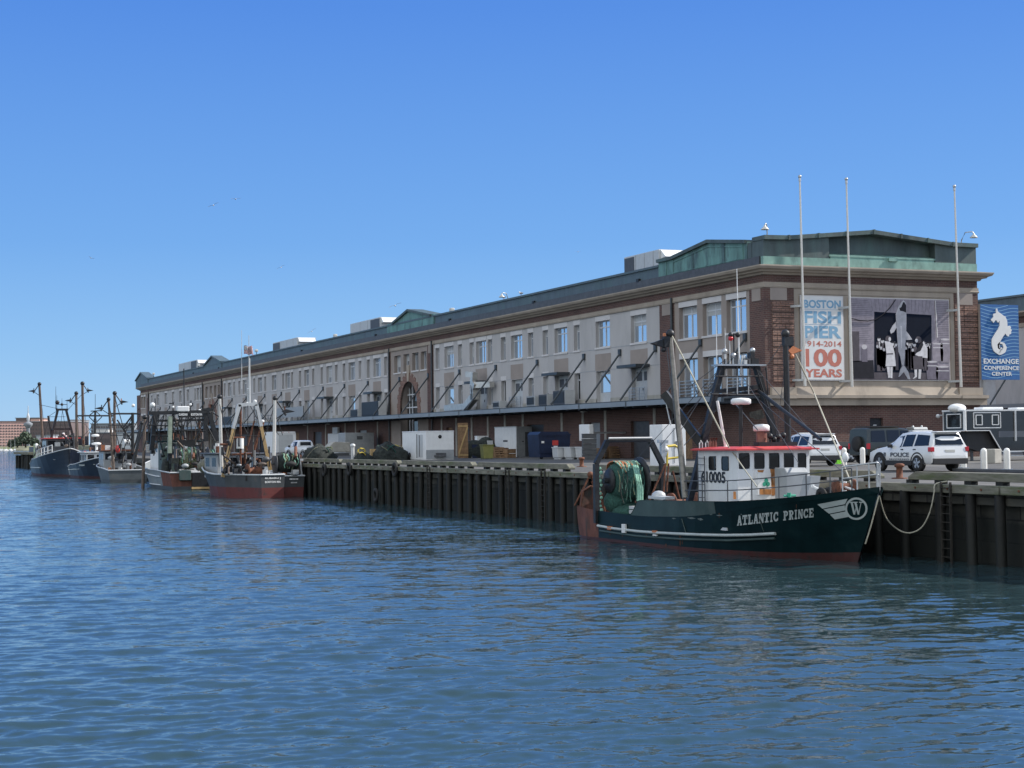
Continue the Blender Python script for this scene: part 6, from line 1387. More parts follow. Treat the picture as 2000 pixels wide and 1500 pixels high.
def police_suv(lab, loc, rz):
    t = thing('police_car',lab,'police car',loc,rz,'white police cars on the quay')
    st = [(-1.08,.42,.66,.72,.88,.80),(-1.04,.36,.98,1.02,.97,.86),(-1.0,.34,1.08,1.24,.985,.84),(-.92,.33,1.09,1.50,.99,.79),(-.78,.33,1.09,1.74,.99,.74),(-.1,.32,1.08,1.80,1.0,.73),(.9,.31,1.06,1.80,1.0,.73),(1.5,.31,1.05,1.74,1.0,.72),(2.05,.31,1.02,1.42,.995,.74),(2.5,.32,1.03,1.12,.99,.86),(3.2,.32,.98,1.03,.97,.86),(3.7,.33,.86,.92,.92,.80),(3.90,.36,.70,.74,.82,.70),(3.95,.42,.6,.62,.74,.62)]
    b = car_body(st,'body',M['carwhite'],t)
    for sd in (1,-1): build('side_sill',MB().box(.42,2.42,sd*1.0-.03,sd*1.0+.018,.27,.50),M['trim'],b,bevel=.02)
    build('rear_bumper',MB().box(-1.12,-.9,-.93,.93,.34,.60),M['trim'],b,bevel=.02); build('front_bumper',MB().box(3.8,3.99,-.78,.78,.36,.56),M['trim'],b,bevel=.02)
    side_pane(st,[(-.80,1.17),(-.70,1.62),(.20,1.67),(.25,1.15)],b); side_pane(st,[(.36,1.14),(.34,1.67),(1.05,1.66),(1.12,1.12)],b); side_pane(st,[(1.20,1.10),(1.14,1.63),(1.56,1.57),(2.02,1.24),(2.08,1.10)],b)
    build('rear_window',MB().poly([(-1.035,.76,1.20),(-1.035,-.76,1.20),(-.845,-.66,1.67),(-.845,.66,1.67)]),M['darkglass'],b); build('windscreen',MB().poly([(2.43,-.78,1.18),(2.43,.78,1.18),(1.62,.6,1.67),(1.62,-.6,1.67)]),M['darkglass'],b)
    build('spoiler',MB().box(-1.0,-.6,-.66,.66,1.745,1.79),M['carwhite'],b,bevel=.02)
    for sd in (1,-1):
        build('tail_lamp',MB().box(-1.075,-.82,sd*.93-.09,sd*.93+.09,.90,1.10).box(-.98,-.80,sd*1.0-.03,sd*1.0+.004,.90,1.10),M['tail'],b,bevel=.02)
        build('mirror',MB().box(1.86,2.02,sd*1.06-.1,sd*1.06+.1,1.08,1.24),M['trim'],b,bevel=.03)
        for x in (1.02,.1): build('handle',MB().box(x,x+.18,sd*1.0-.01,sd*1.0+.02,.98,1.02),M['trim'],b)
        arch(t,0,sd*.985,.45); arch(t,2.86,sd*.985,.45); wheel(t,0,sd*.90); wheel(t,2.86,sd*.90)
        P = lambda u,v,d,sd=sd: (u,sd*(1.006+d),v)
        mb = MB(); 
        if sd == 1: fit_text('POLICE',lambda u,v,d: (2.0-u,1.004-d,v),0,1.42,.66,.86,0,.006,mb,0,.04)
        else: fit_text('POLICE',lambda u,v,d: (u,-1.004+d,v),.6,2.0,.66,.86,0,.006,mb,0,.04)
        build('lettering',mb,M['decal'],b); ck = MB()
        for k in range(11): ck.poly([P(.6+k*.14,.53,.004),P(.68+k*.14,.53,.004),P(.71+k*.14,.585,.004),P(.63+k*.14,.585,.004)][::sd])
        build('checker_band',ck,M['decal'],b); build('shield',MB().poly([P(2.36,.86,.004),P(2.52,.86,.004),P(2.52,.72,.004),P(2.44,.62,.004),P(2.36,.72,.004)][::sd]),M['decal'],b)
    ck = MB()
    for k in range(9): y = -.72+k*.165; ck.poly([(-1.055,y,.75),(-1.055,y+.1,.75),(-1.05,y+.13,.83),(-1.05,y+.03,.83)][::-1])
    build('checker_band',ck,M['decal'],b); build('number_plate',MB().box(-1.07,-1.04,-.26,.26,.86,.98),M['plate'],b)
    build('roof_bar',MB().box(.9,1.2,-.55,.55,1.80,1.85),M['lgrey'],b,bevel=.02)
    return t
def px_dir(lat, away):     # unit heading from parts across the picture and away from the camera
    r = Vector((cos(YAW),-sin(YAW))); f = Vector((sin(YAW),cos(YAW))); d = (r*lat+f*away).normalized(); return atan2(d.y,d.x)
def on_wheel(px, py, hd, side): p = oz(px,py,ZD); return (p.x-side*.9*-sin(hd),p.y-side*.9*cos(hd),ZD+.004)
hd = px_dir(-.38,.925); police_suv('white police car with POLICE on its side parked behind the white bollards',on_wheel(1795,921.5,hd,1),hd)
hd = px_dir(-.30,.95); police_suv('white police car seen from behind beside the green trawler wheelhouse',on_wheel(1623,910,hd,-1),hd)
# dark off-roader and black pickup behind
def boxy(nm, lab, cat, loc, rz, pick, paint):
    t = thing(nm,lab,cat,loc,rz)
    if not pick: st = [(-.80,.5,.98,1.0,.86,.8),(-.78,.48,1.10,1.80,.90,.78),(-.7,.46,1.10,1.86,.90,.78),(1.2,.44,1.10,1.88,.90,.78),(1.7,.44,1.10,1.82,.90,.76),(2.0,.44,1.10,1.2,.90,.8),(3.2,.46,1.06,1.1,.86,.78),(3.3,.5,.95,.98,.80,.72)]
    else: st = [(-1.15,.55,1.12,1.14,.96,.95),(-1.1,.5,1.14,1.15,.98,.95),(1.28,.48,1.14,1.15,.98,.95),(1.3,.48,1.14,1.75,.98,.76),(1.5,.48,1.14,1.86,.98,.74),(2.6,.48,1.14,1.86,.98,.74),(3.3,.48,1.14,1.3,.98,.82),(4.3,.5,1.08,1.12,.95,.85),(4.5,.55,.95,.97,.88,.78)]
    b = car_body(st,'body',M[paint],t); r = .42; wb = 2.5 if not pick else 3.35
    if not pick:
        for q in ([(-.6,1.16),(-.55,1.72),(.25,1.74),(.25,1.16)],[(.38,1.16),(.38,1.74),(1.1,1.74),(1.1,1.16)],[(1.2,1.16),(1.2,1.73),(1.65,1.70),(1.88,1.3),(1.9,1.16)]): side_pane(st,q,b)
        build('spare_wheel',MB().lathe([(.1,-.98),(.36,-.98),(.40,-.93),(.40,-.80),(.1,-.80)],(0,0,1.05),'x',20),M['rubber'],b); build('rear_window',MB().poly([(-.79,.6,1.3),(-.79,-.6,1.3),(-.76,-.6,1.7),(-.76,.6,1.7)]),M['darkglass'],b)
        build('roof_rack',MB().box(-.5,1.2,-.7,.7,1.9,1.95),M['trim'],b)
    else:
        for q in ([(1.55,1.2),(1.58,1.72),(2.15,1.73),(2.15,1.2)],[(2.25,1.2),(2.25,1.73),(2.62,1.70),(3.1,1.34),(3.15,1.2)]): side_pane(st,q,b)
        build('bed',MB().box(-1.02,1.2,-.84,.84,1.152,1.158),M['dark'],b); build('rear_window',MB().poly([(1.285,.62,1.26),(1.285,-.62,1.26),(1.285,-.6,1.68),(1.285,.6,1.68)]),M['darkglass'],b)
        build('tailgate',MB().box(-1.175,-1.13,-.80,.80,.72,1.12),M[paint],b,bevel=.02); build('bumper',MB().box(-1.3,-1.12,-.9,.9,.50,.66),M['chrome' if paint == 'carwhite' else 'trim'],b)
    for sd in (1,-1):
        build('tail_lamp',MB().box(st[0][0]-.02,st[0][0]+.12,sd*.84-.07,sd*.84+.07,.8,1.08),M['tail'],b)
        for x in (0,wb): arch(t,x,sd*(.9 if not pick else .965),.5); wheel(t,x,sd*.86,r,.26)
        build('mirror',MB().box(1.85 if not pick else 3.0,2.0 if not pick else 3.15,sd*1.02-.1,sd*1.02+.1,1.15,1.35),M['trim'],b)
    return t
p = oz(1703,907,ZD); jp = boxy('off_road_car','dark olive off-road car with spare wheel parked before the brick end wall','car',(p.x,p.y,ZD+.004),px_dir(.93,.36),False,'cargreen')
jp.scale = (1.12,)*3
q = oz(1646,903,ZD); jp = boxy('pickup_truck','black pickup truck half hidden behind the police car and dark off-roader','truck',(q.x,q.y,ZD+.004),px_dir(.96,.28),True,'carblack'); jp.scale = (1.1,)*3
p = oz(608,895,ZD); boxy('pickup_truck','white pickup truck parked before the white box truck near the far boats','truck',(p.x,p.y,ZD+.004),px_dir(-.55,.83),True,'carwhite')
# gooseneck trailer with black walls and white trim
t = None
def gooseneck():
    c = oz(1886,901,ZD); rz = px_dir(.955,.30); t = thing('camper_trailer','long black gooseneck trailer with white trimmed windows and roof dome','trailer',(c.x-1.2*sin(rz),c.y+1.2*cos(rz),ZD),rz)
    Z0,Z1 = 2.0,3.35; w = 1.2
    o = [(0,2.0),(1.75,2.0),(2.6,.62),(9,.62),(9,3.3),(0,3.3)]
    b = build('body',MB().prism(o,lambda u,v,d: (u,d,v),-w,w),M['carblack'],t)
    tr = MB(); s = -w-.012
    for a,c_ in (((0,2.0),(1.75,2.0)),((1.75,2.0),(2.6,.62)),((2.6,.62),(9,.62)),((0,3.3),(9,3.3)),((0,2.0),(0,3.3))): tr.bar((a[0],s,a[1]),(c_[0],s,c_[1]),.05,.07,0,(0,1,0))
    for a,c_ in (((-.012,-w,2.0),(-.012,w,2.0)),((-.012,w,2.0),(-.012,w,3.3)),((-.012,-w,3.3),(-.012,w,3.3))): tr.bar(a,c_,.06,.06)
    build('trim',tr,M['white'],b); build('corner_cap',MB().tube((-.02,-w-.02,2.0),(-.02,-w-.02,3.28),.10),M['white'],b)
    build('stripe',MB().box(2.4,9,-w-.02,-w-.006,1.55,1.95),M['decal'],b)
    def win(x0,x1,z0,z1):
        f = MB(); 
        for a,c_ in (((x0,z0),(x1,z0)),((x0,z1),(x1,z1)),((x0,z0),(x0,z1)),((x1,z0),(x1,z1))): f.bar((a[0],-w-.03,a[1]),(c_[0],-w-.03,c_[1]),.05,.06,0,(0,1,0))
        fo = build('window',f,M['white'],b); build('pane',MB().poly([(x0,-w-.015,z0),(x1,-w-.015,z0),(x1,-w-.015,z1),(x0,-w-.015,z1)]),M['darkglass'],fo)
    build('slide_frame',MB().bar((.62,-w-.02,2.18),(2.55,-w-.02,2.18),.04,.06).bar((.62,-w-.02,3.18),(2.55,-w-.02,3.18),.04,.06).bar((.62,-w-.02,2.18),(.62,-w-.02,3.18),.04,.06,0,(0,1,0)).bar((2.55,-w-.02,2.18),(2.55,-w-.02,3.18),.04,.06,0,(0,1,0)),M['white'],b)
    win(.78,1.22,2.38,3.02); win(1.95,2.4,2.38,3.02)
    f = MB(); 
    for a,c_ in (((-.8,2.2),(.75,2.2)),((-.8,3.1),(.75,3.1)),((-.8,2.2),(-.8,3.1)),((.75,2.2),(.75,3.1))): f.bar((-.03,a[0],a[1]),(-.03,c_[0],c_[1]),.06,.07,0,(1,0,0))
    fo = build('window',f,M['white'],b); build('pane',MB().poly([(-.014,-.8,2.2),(-.014,-.8,3.1),(-.014,.75,3.1),(-.014,.75,2.2)]),M['darkglass'],fo)
    build('nose',MB().prism([(.35,.9),(.35,1.95),(2.2,1.95),(2.75,.66),(1.2,.62)],lambda u,v,d: (u,d,v),-.85,.85),M['trim'],t)
    build('hitch_leg',MB().bar((.9,-.5,0),(.9,-.5,1.0),.14).bar((.9,.5,0),(.9,.5,1.0),.14).bar((.4,0,.35),(.4,0,1.2),.16),M['dgrey'],t); build('roof',MB().box(-.08,9.05,-w-.06,w+.06,3.301,3.38),M['white'],b)
    build('roof_dome',MB().ball((.1,-.2,3.5),.55,14,8,(1.1,.8,.55)),M['white'],b); build('roof_vent',MB().box(1.7,3.2,-.6,.4,3.39,3.55),M['white'],b,bevel=.04); build('roof_vent',MB().box(4.2,5,-.6,.4,3.39,3.52),M['white'],b,bevel=.04); build('awning_arm',MB().bar((3.6,-w-.06,1.3),(3.6,-w-.06,3.28),.1),M['lgrey'],b)
    build('camera',MB().tube((-.05,w,3.05),(-.35,w,3.05),.04).ball((-.4,w,3.0),.14,8,6),M['lgrey'],b); build('front_vents',MB().ball((.4,.6,3.42),.12).ball((.6,.4,3.42),.14),M['white'],b)
    for x in (6.2,7.2): 
        for sd in (1,-1): wheel(t,x,sd*1.05,.4,.24)
    build('steps',MB().box(2.9,3.9,-w-.5,-w-.02,.3,.36).box(2.9,3.9,-w-.25,-w-.02,.55,.6),M['steel'],t); return t
gn = gooseneck(); gn.scale = (1,1,.95)
# white safety bollards
M['bollard'] = mat('bollard_white',(.74,.73,.70),.5,var=.05)
b0_ = None
for px,py,lab in ((1649,909,'white round-topped bollard beside the lime green cone'),(1685,908,'white bollard between the two police cars'),(1882,914,'white bollard at the rear of the nearer police car'),(1922,917,'white bollard left of the concrete block'),(1967,917,'rightmost white bollard in front of the black trailer')):
    p = oz(px,py,ZD)
    if b0_ is None:
        b0_ = thing('safety_bollard',lab,'bollard',(p.x,p.y,ZD),0,'white bollards on the quay'); build('post',MB().lathe([(.15,0),(.15,.82),(.14,.9),(.10,.97),(.04,1.0),(.002,1.005)],n=16),M['bollard'],b0_); build('base_plate',MB().box(-.19,.19,-.19,.19,.002,.03),M['steel'],b0_)
    else: dup(b0_,(p.x,p.y,ZD),0,lab)
p = oz(1640,906,ZD); t = thing('traffic_cone','lime green traffic cone between the rear police car and a white bollard','cone',(p.x,p.y,ZD)); build('cone',MB().lathe([(.20,.03),(.05,.68),(.03,.70)],n=14),M['lime'],t); build('base',MB().box(-.24,.24,-.24,.24,.002,.035),M['lime'],t)
p = oz(1939,905,ZD); t = thing('concrete_block','square concrete block between the white bollards by the black trailer','block',(p.x,p.y,ZD),.4); build('block',MB().box(-.4,.4,-.35,.35,.002,.82),M['concrete'],t,bevel=.04)
p = oz(1793,888,ZD); t = thing('transformer_box','grey steel transformer box against the brick end wall','utility box',(oy(1791,850,99.).x,99.,ZD)); build('cabinet',MB().box(-.62,.62,-.5,.5,.05,2.1).prism([(-.5,2.1),(.5,2.1),(.4,2.25),(-.4,2.25)],lambda u,v,d: (d,u,v),-.62,.62),M['grey'],t,bevel=.04); build('lifting_eye',MB().ball((-.35,0,2.28),.1).ball((.4,0,2.28),.1),M['steel'],t); build('plinth',MB().box(-.8,.8,-.7,.7,.002,.05),M['concrete'],t)
# low kerb line behind the cars
p,q = oz(1864,921,ZD),oz(2040,925,ZD); t = tag(build('kerb',MB().bar((p.x,p.y,ZD+.075),(q.x,q.y,ZD+.075),.25,.14),M['dgrey'],bevel=.02),'dark low kerb strip on the quay right of the police car','kerb')
# ---------------------------------------------------------------- working clutter along the loading platform
def G(px, py): return oz(px,py,ZD)
def face_box(nm, lab, cat, px0, px1, pxc, ytop, ybot, depth, m, mside=None, parts=None, bev=.03):
    """box whose near vertical edge stands at photo column pxc; left face runs back along the pier, right face across it"""
    c = G(pxc,ybot); zt = ox(pxc,ytop,c.x).z-ZD
    yl = ox(px0,ybot,c.x).y; xr = oy(px1,ybot,c.y).x
    t = thing(nm,lab,cat,(c.x,c.y,ZD)); w,l = xr-c.x, yl-c.y
    b = build('body',MB().box(0,w,0,l,.02,zt),[M[m]],t,bevel=bev)
    return t,b,w,l,zt
# white cargo trailer
t,b,w,l,z = face_box('cargo_trailer','white enclosed cargo trailer with side door and wheel arch near the stone quay edge','trailer',786,887,832,843,899,0,'white')
build('roof_cap',MB().box(-.03,w+.03,-.03,l+.03,z-.02,z+.06),M['white'],t,bevel=.03)
build('stone_guard',MB().box(.02,w-.02,-.02,-.002,.1,z*.36),M['grey'],b); build('vent',MB().lathe([(.02,-.03),(.16,-.03),(.16,0),(.02,0)],(w*.5,-.0,z*.82),'y',14),M['black'],b)
build('side_door',MB().box(-.02,-.003,l*.12,l*.36,.25,z-.25).box(-.035,-.02,l*.35,l*.36,.25,z-.25),M['lgrey'],b); build('door_bar',MB().tube((-.04,l*.25,.3),(-.04,l*.25,z-.3),.025).tube((-.04,l*.36,.2),(-.04,l*.36,z-.2),.03),M['black'],b)
for k in (-.18,.18): wheel(t,0,0) if False else None
mb = MB(); n = 12; yw = l*.72
mb.prism([(yw+.62*cos(pi*k/n),.1+.62*sin(pi*k/n)) for k in range(n+1)],lambda u,v,d: (d,u,v),-.03,.0); f = build('wheel_arch',mb,M['lgrey'],b)
for dy in (-.28,.28): build('wheel',MB().lathe([(.1,-.06),(.3,-.06),(.32,0),(.32,.1)],(-.02,yw+dy,.33),'x',16),M['rubber'],f)
build('tongue',MB().bar((w*.3,0,.35),(w*.5,-1.2,.35),.1).bar((w*.7,0,.35),(w*.5,-1.2,.35),.1).box(w*.35,w*.65,-.5,-.1,.4,.62),M['dgrey'],t)
# white and grey sheds further right
t,b,w,l,z = face_box('storage_container','white storage container standing left of the grey shed','container',967,1009,1009.5,833,893,0,'white'); build('lid_edge',MB().box(-.04,w+.04,-.04,l+.04,z-.08,z+.02),M['lgrey'],t); build('latch',MB().box(-.04,-.002,l*.4,l*.6,z*.5,z*.56),M['dgrey'],b)
c = G(1010,893); xr = oy(1058,893,c.y).x; zt = oy(1030,833,c.y).z-ZD; t = thing('grey_shed','grey panelled shed with a dark door beside the white container','shed',(c.x+.02,c.y,ZD)); w = xr-c.x
b = build('body',MB().box(.05,w,0,3,.02,zt),M['grey'],t,bevel=.02); build('door',MB().box(w*.32,w*.74,-.04,-.002,.1,zt*.82),M['dgrey'],b); build('handle',MB().box(w*.20,w*.26,-.06,-.002,zt*.5,zt*.53),M['black'],b)
M['navy'] = mat('navy_dumpster_paint',(.012,.022,.060),.5,.2,var=.25,stain=(.03,.03,.05),samt=.35)
c = G(1055,897); xr = oy(1112,897,c.y).x; zt = oy(1080,843,c.y).z-ZD; w = xr-c.x; t = thing('dumpster','large navy blue dumpster with a red sign right of the grey shed','dumpster',(c.x,c.y,ZD))
b = build('body',MB().prism([(0,.15),(w,.15),(w+.12,zt-.25),(w-.1,zt),(.1,zt),(-.12,zt-.25)],lambda u,v,d: (u,d,v),0,2.4),M['navy'],t); build('rim',MB().box(-.16,w+.16,-.08,-.002,zt-.32,zt-.2).box(-.05,w+.05,-.06,-.002,.5,.6),M['navy'],b)
build('sign',MB().box(w*.42,w*.62,-.03,-.003,zt*.5,zt*.68),M['red'],b); build('label_plate',MB().box(w*.46,w*.60,-.032,-.003,zt*.38,zt*.48).box(w*.05,w*.14,-.03,-.003,zt*.58,zt*.66),M['white'],b)
for i,x in enumerate((.2,w-.2)): build('caster',MB().lathe([(.02,-.06),(.14,-.06),(.14,.06),(.02,.06)],(x,.2,.14),'y',10),M['rubber'],t)
# insulated fish tubs
tub0 = None
for k,(px,py,h,lab) in enumerate(((1098,897,1.0,'pale grey fish tub in front of the navy dumpster'),(1121,897,1.0,'second pale grey fish tub from the dumpster'),(1144,897,1.02,'third pale grey fish tub beside the slatted pallets'),(1296,895,1.05,'grey fish tub behind the trawler net drum'))):
    p = G(px,py)
    if tub0 is None:
        tub0 = thing('fish_tub',lab,'tub',(p.x,p.y,ZD),0,'grey fish tubs on the quay'); b = build('tub',MB().prism([(-.62,.14),(.62,.14),(.68,1.0),(-.68,1.0)],lambda u,v,d: (u,d,v),-.55,.55),M['lgrey'],tub0,bevel=.04); build('rim',MB().box(-.72,.72,-.6,.6,.94,1.02),M['lgrey'],b,bevel=.02)
        for x in (-.4,.4): build('foot',MB().box(x-.12,x+.12,-.5,.5,.0,.14),M['lgrey'],tub0)
    else: dup(tub0,(p.x,p.y,ZD),.1*k,lab)
def pallet_stack(px, py, n, lab, lean=0):
    p = G(px,py); t = thing('pallet_stack' if n > 1 else 'pallet',lab,'pallet',(p.x,p.y,ZD),.15,'wooden pallets on the quay')
    for k in range(n):
        mb = MB(); z = .01+k*.15
        for i in range(5): mb.box(-.6,.6,-.5+i*.22,-.38+i*.22,z+.11,z+.13)
        for i in (-.5,0,.5): mb.box(i-.05,i+.05,-.5,.5,z,z+.108)
        if lean: mb.xform(Matrix.Translation((0,k*.25,.0))@Matrix.Rotation(radians(72+k*3),4,'X')@Matrix.Translation((0,.5,-k*.15)))
        build('pallet_deck',mb,M['plank'],t)
pallet_stack(1174,896,6,'stack of brown pallets right of the grey fish tubs'); pallet_stack(1205,895,3,'pallets leaning upright behind the trawler net drum',1); pallet_stack(976,895,5,'pallets leaning beside the yellow bin near the white container',1); pallet_stack(912,893,4,'grey pallets slumped beside the white cargo trailer',1); pallet_stack(1232,893,4,'leaning pallets before the brick wall behind the gantry',1)
M['bin'] = mat('yellow_green_bin',(.20,.20,.06),.5,var=.15)
p = G(951,897); t = thing('wheelie_bin','yellow green plastic bin standing by the leaning pallets','bin',(p.x,p.y,ZD)); b = build('bin',MB().prism([(-.42,.05),(.42,.05),(.5,1.2),(-.5,1.2)],lambda u,v,d: (u,d,v),-.4,.4),M['bin'],t,bevel=.04); build('lid',MB().box(-.54,.54,-.45,.45,1.2,1.28),M['bin'],b,bevel=.02)
# old plank doors and junk against the wall
t = thing('plank_door','tall brown plank door leaning open beside the cargo trailer','door',(56.5,G(905,895).y,ZD)); p = oy(895,895,G(905,895).y); t.location = (p.x,p.y,ZD); W[t] = Matrix.Translation(t.location)
build('panel',MB().box(0,1.0,0,.1,.02,3.3),M['plank'],t); build('brace',MB().bar((.05,-.03,.4),(.95,-.03,2.9),.05,.14).bar((.02,-.03,3.0),(.98,-.03,3.0),.05,.14).bar((.02,-.03,.3),(.98,-.03,.3),.05,.14),M['tan'],t)
p = oy(921,893,p.y); t = thing('junk_heap','grey heap of tarps and gear against the brick wall left of the yellow bin','heap',(p.x,p.y,ZD)); rr = random.Random(21)
build('tarp',MB().ball((.6,.8,.6),1.1,12,7,(1.4,.8,1)).ball((1.8,.9,.9),1.0,12,7,(1,.8,1.1)),M['net_dark'],t); 
for k in range(9): x = rr.uniform(-.4,2.6); build('crate',MB().box(x,x+.5,rr.uniform(-.3,.2),.7,.02,rr.uniform(.5,1.7)),M[rr.choice(['lgrey','dgrey','white','navy'])],t)
# heaps of trawl net by the edge
def net_heap(px, py, wpx, hpx, lab, seed):
    p = G(px,py); Z = (p-_C).dot(_fw); w = wpx*Z/FPX/2; h = hpx*Z/FPX; rr = random.Random(seed); t = thing('net_heap',lab,'net',(p.x,p.y,ZD),0,'heaps of trawl net on the quay')
    rings = []; 
    for j in range(8):
        a = j/7*pi/2; ring = []
        for k in range(18):
            b = 2*pi*k/18; f = 1+.18*sin(3*b+seed)+.12*sin(5*b+2*j)+rr.uniform(-.08,.08); ring.append((w*cos(a)*cos(b)*f,w*.7*cos(a)*sin(b)*f,h*sin(a)*(1+.1*sin(2*b+j)) if j else 0))
        rings.append(ring)
    o = build('net',MB().loft(rings,True,True),M['net_dark'],t)
    for k in range(9):
        a0 = rr.uniform(0,6.28); mb = MB(); mb.path([(w*.9*cos(a0+i*.3)*(1-.08*i),w*.6*sin(a0+i*.3)*(1-.08*i),h*(.25+.75*sin(i*.5+k))*.8+.1) for i in range(6)],.05,5); build('float_line',mb,M[rr.choice(['net','wood','yellow','net_mix'])],t)
net_heap(622,899,62,30,'wide dark net heap beside the white pickup truck',1); net_heap(757,899,72,34,'dark net heap left of the white cargo trailer',2); net_heap(708,900,34,18,'small net heap below the grey container',3)
# containers further along
t,b,w,l,z = face_box('storage_container','weathered white container beneath the canopy left of the grey container','container',641,673,673.5,846,888,0,'white'); build('wall_unit',MB().box(-.3,-.002,l*.3,l*.6,z,z+.8),M['lgrey'],t)
c = G(674,890); xr = oy(730,890,c.y).x; zt = oy(700,845,c.y).z-ZD; t = thing('storage_container','plain grey container right of the weathered white one','container',(c.x+.05,c.y,ZD)); b = build('body',MB().box(0,xr-c.x,0,3,.03,zt),M['grey'],t,bevel=.03); build('stencil',MB().box((xr-c.x)*.4,(xr-c.x)*.6,-.012,-.002,zt*.7,zt*.85),M['dgrey'],b); build('skids',MB().box(.2,(xr-c.x)-.2,.1,.3,.0,.03),M['black'],t)
p = G(658,892); t = thing('covered_boat_cradle','beige covered load on a low cradle before the white container','load',(p.x,p.y,ZD)); build('cover',MB().prism([(-1.1,.5),(1.3,.5),(1.3,1.6),(-.6,1.7),(-1.2,1.1)],lambda u,v,d: (u,d,v),-1,1),M['concrete'],t,bevel=.08); build('cradle',MB().box(-1.1,1.2,-.8,.8,.1,.4),M['dgrey'],t)
# white box truck
t,b,w,l,z = face_box('box_truck','white box truck seen from behind beneath the canopy left of the pickup','truck',516,578,540,843,891,0,'white')
build('rear_door',MB().box(w*.12,w*.85,-.03,-.003,.5,z*.88),M['lgrey'],b); build('rear_frame',MB().box(0,w,-.06,-.031,z-.2,z).box(0,.1,-.06,-.031,.4,z).box(w-.1,w,-.06,-.031,.4,z),M['white'],b); build('bumper',MB().box(.1,w-.1,-.3,-.05,.35,.5),M['dgrey'],t)
for y in (1.2,l*.8): build('wheel',MB().lathe([(.1,-.1),(.4,-.1),(.45,0),(.45,.2)],(.0,y,.45),'x',16),M['rubber'],t)
for k in range(2): build('marker_lamp',MB().box(w*.3+k*w*.3,w*.36+k*w*.3,-.075,-.061,z-.12,z-.07),M['tail'],b)
t,b,w,l,z = face_box('box_van','white van body half hidden behind the trawler gantry at the far boats','van',358,424,380,833,880,0,'white'); build('rear_door',MB().box(w*.1,w*.9,-.03,-.003,.4,z*.85),M['lgrey'],b); build('stain_panel',MB().box(-.02,-.003,l*.2,l*.8,.5,1.3),M['decal'],b)
# ice chute / fuel post with yellow hoop by the edge
p = G(689,900); t = thing('fuel_post','white pump post with a yellow guard hoop at the quay edge','pump',(p.x,p.y,ZD)); Z = (p-_C).dot(_fw)/FPX
build('post',MB().tube((0,0,0),(0,0,29*Z),.16).lathe([(.22,29*Z-.05),(.24,29*Z+.1),(.1,29*Z+.2)],n=12),M['lgrey'],t); build('guard_hoop',MB().path([(.5,0,0),(.5,0,22*Z),(.7,0,24*Z),(1.0,0,23*Z),(1.1,0,20*Z),(1.1,0,0)],.07,8).tube((.5,0,8*Z),(1.1,0,8*Z),.06),M['yellow'],t); build('meter',MB().box(1.6,2.1,-.2,.2,0,1.0),M['tan'],t)
# white reefer cabinet, yellow hoist and post behind the trawler
c = oy(1294,897,84.5); xr = oy(1340,897,84.5).x; zt = oy(1315,829,84.5).z-ZD; t = thing('ice_cabinet','tall white cabinet on the quay behind the trawler mast','cabinet',(c.x,84.5,ZD)); w = xr-c.x
b = build('body',MB().box(0,w,0,1.6,.02,zt),M['white'],t,bevel=.03); build('door_seam',MB().box(w*.48,w*.52,-.02,-.002,.2,zt-.2),M['grey'],b); build('handle',MB().box(w*.56,w*.6,-.05,-.002,zt*.45,zt*.6),M['dgrey'],b)
Y9 = 74.; a = MB(); 
a.path([oy(1303,872,Y9),oy(1318,870,Y9),oy(1325,874,Y9),oy(1331,905,Y9),oy(1334,930,Y9)],.07,7).tube(oy(1303,896,Y9),oy(1326,893,Y9),.06).tube(oy(1303,872,Y9),oy(1303,922,Y9),.06)
p = oy(1316,920,Y9); t = thing('yellow_hoop','yellow tubular guard hoop at the quay edge behind the trawler','guard rail',(p.x,Y9,ZD)); build('hoop',a,M['yellow'],t,True)
p = oy(1294,905,Y9); t = thing('quay_post','grey dock post with cross arm beside the yellow guard hoop','post',(p.x,Y9,ZD)); a = MB().bar(oy(1294,910,Y9),oy(1294,862,Y9),.22,.22).bar(oy(1285,862,Y9),oy(1304,863,Y9),.16,.16).bar(oy(1296,895,Y9),oy(1303,878,Y9),.12,.12); build('post',a,M['steel'],t,True); build('lamp',MB().ball(tuple(oy(1300,877,Y9)),.16,8,6),M['white'],t,True)
p = ox(1140,862,58.0); t = thing('wall_cabinet','white square panel hung on the brick wall above the fish tubs','cabinet',(58.2,p.y,4.2)); build('cabinet',MB().box(58.1,58.5,ox(1151,850,58.1).y,ox(1131,850,58.1).y,ox(1140,861,58.1).z,ox(1140,829,58.1).z),M['white'],t,True,bevel=.03); build('bracket',MB().box(58.501,61.6,ox(1151,850,58.1).y+.2,ox(1151,850,58.1).y+.35,4.6,4.75),M['steel'],t,True)
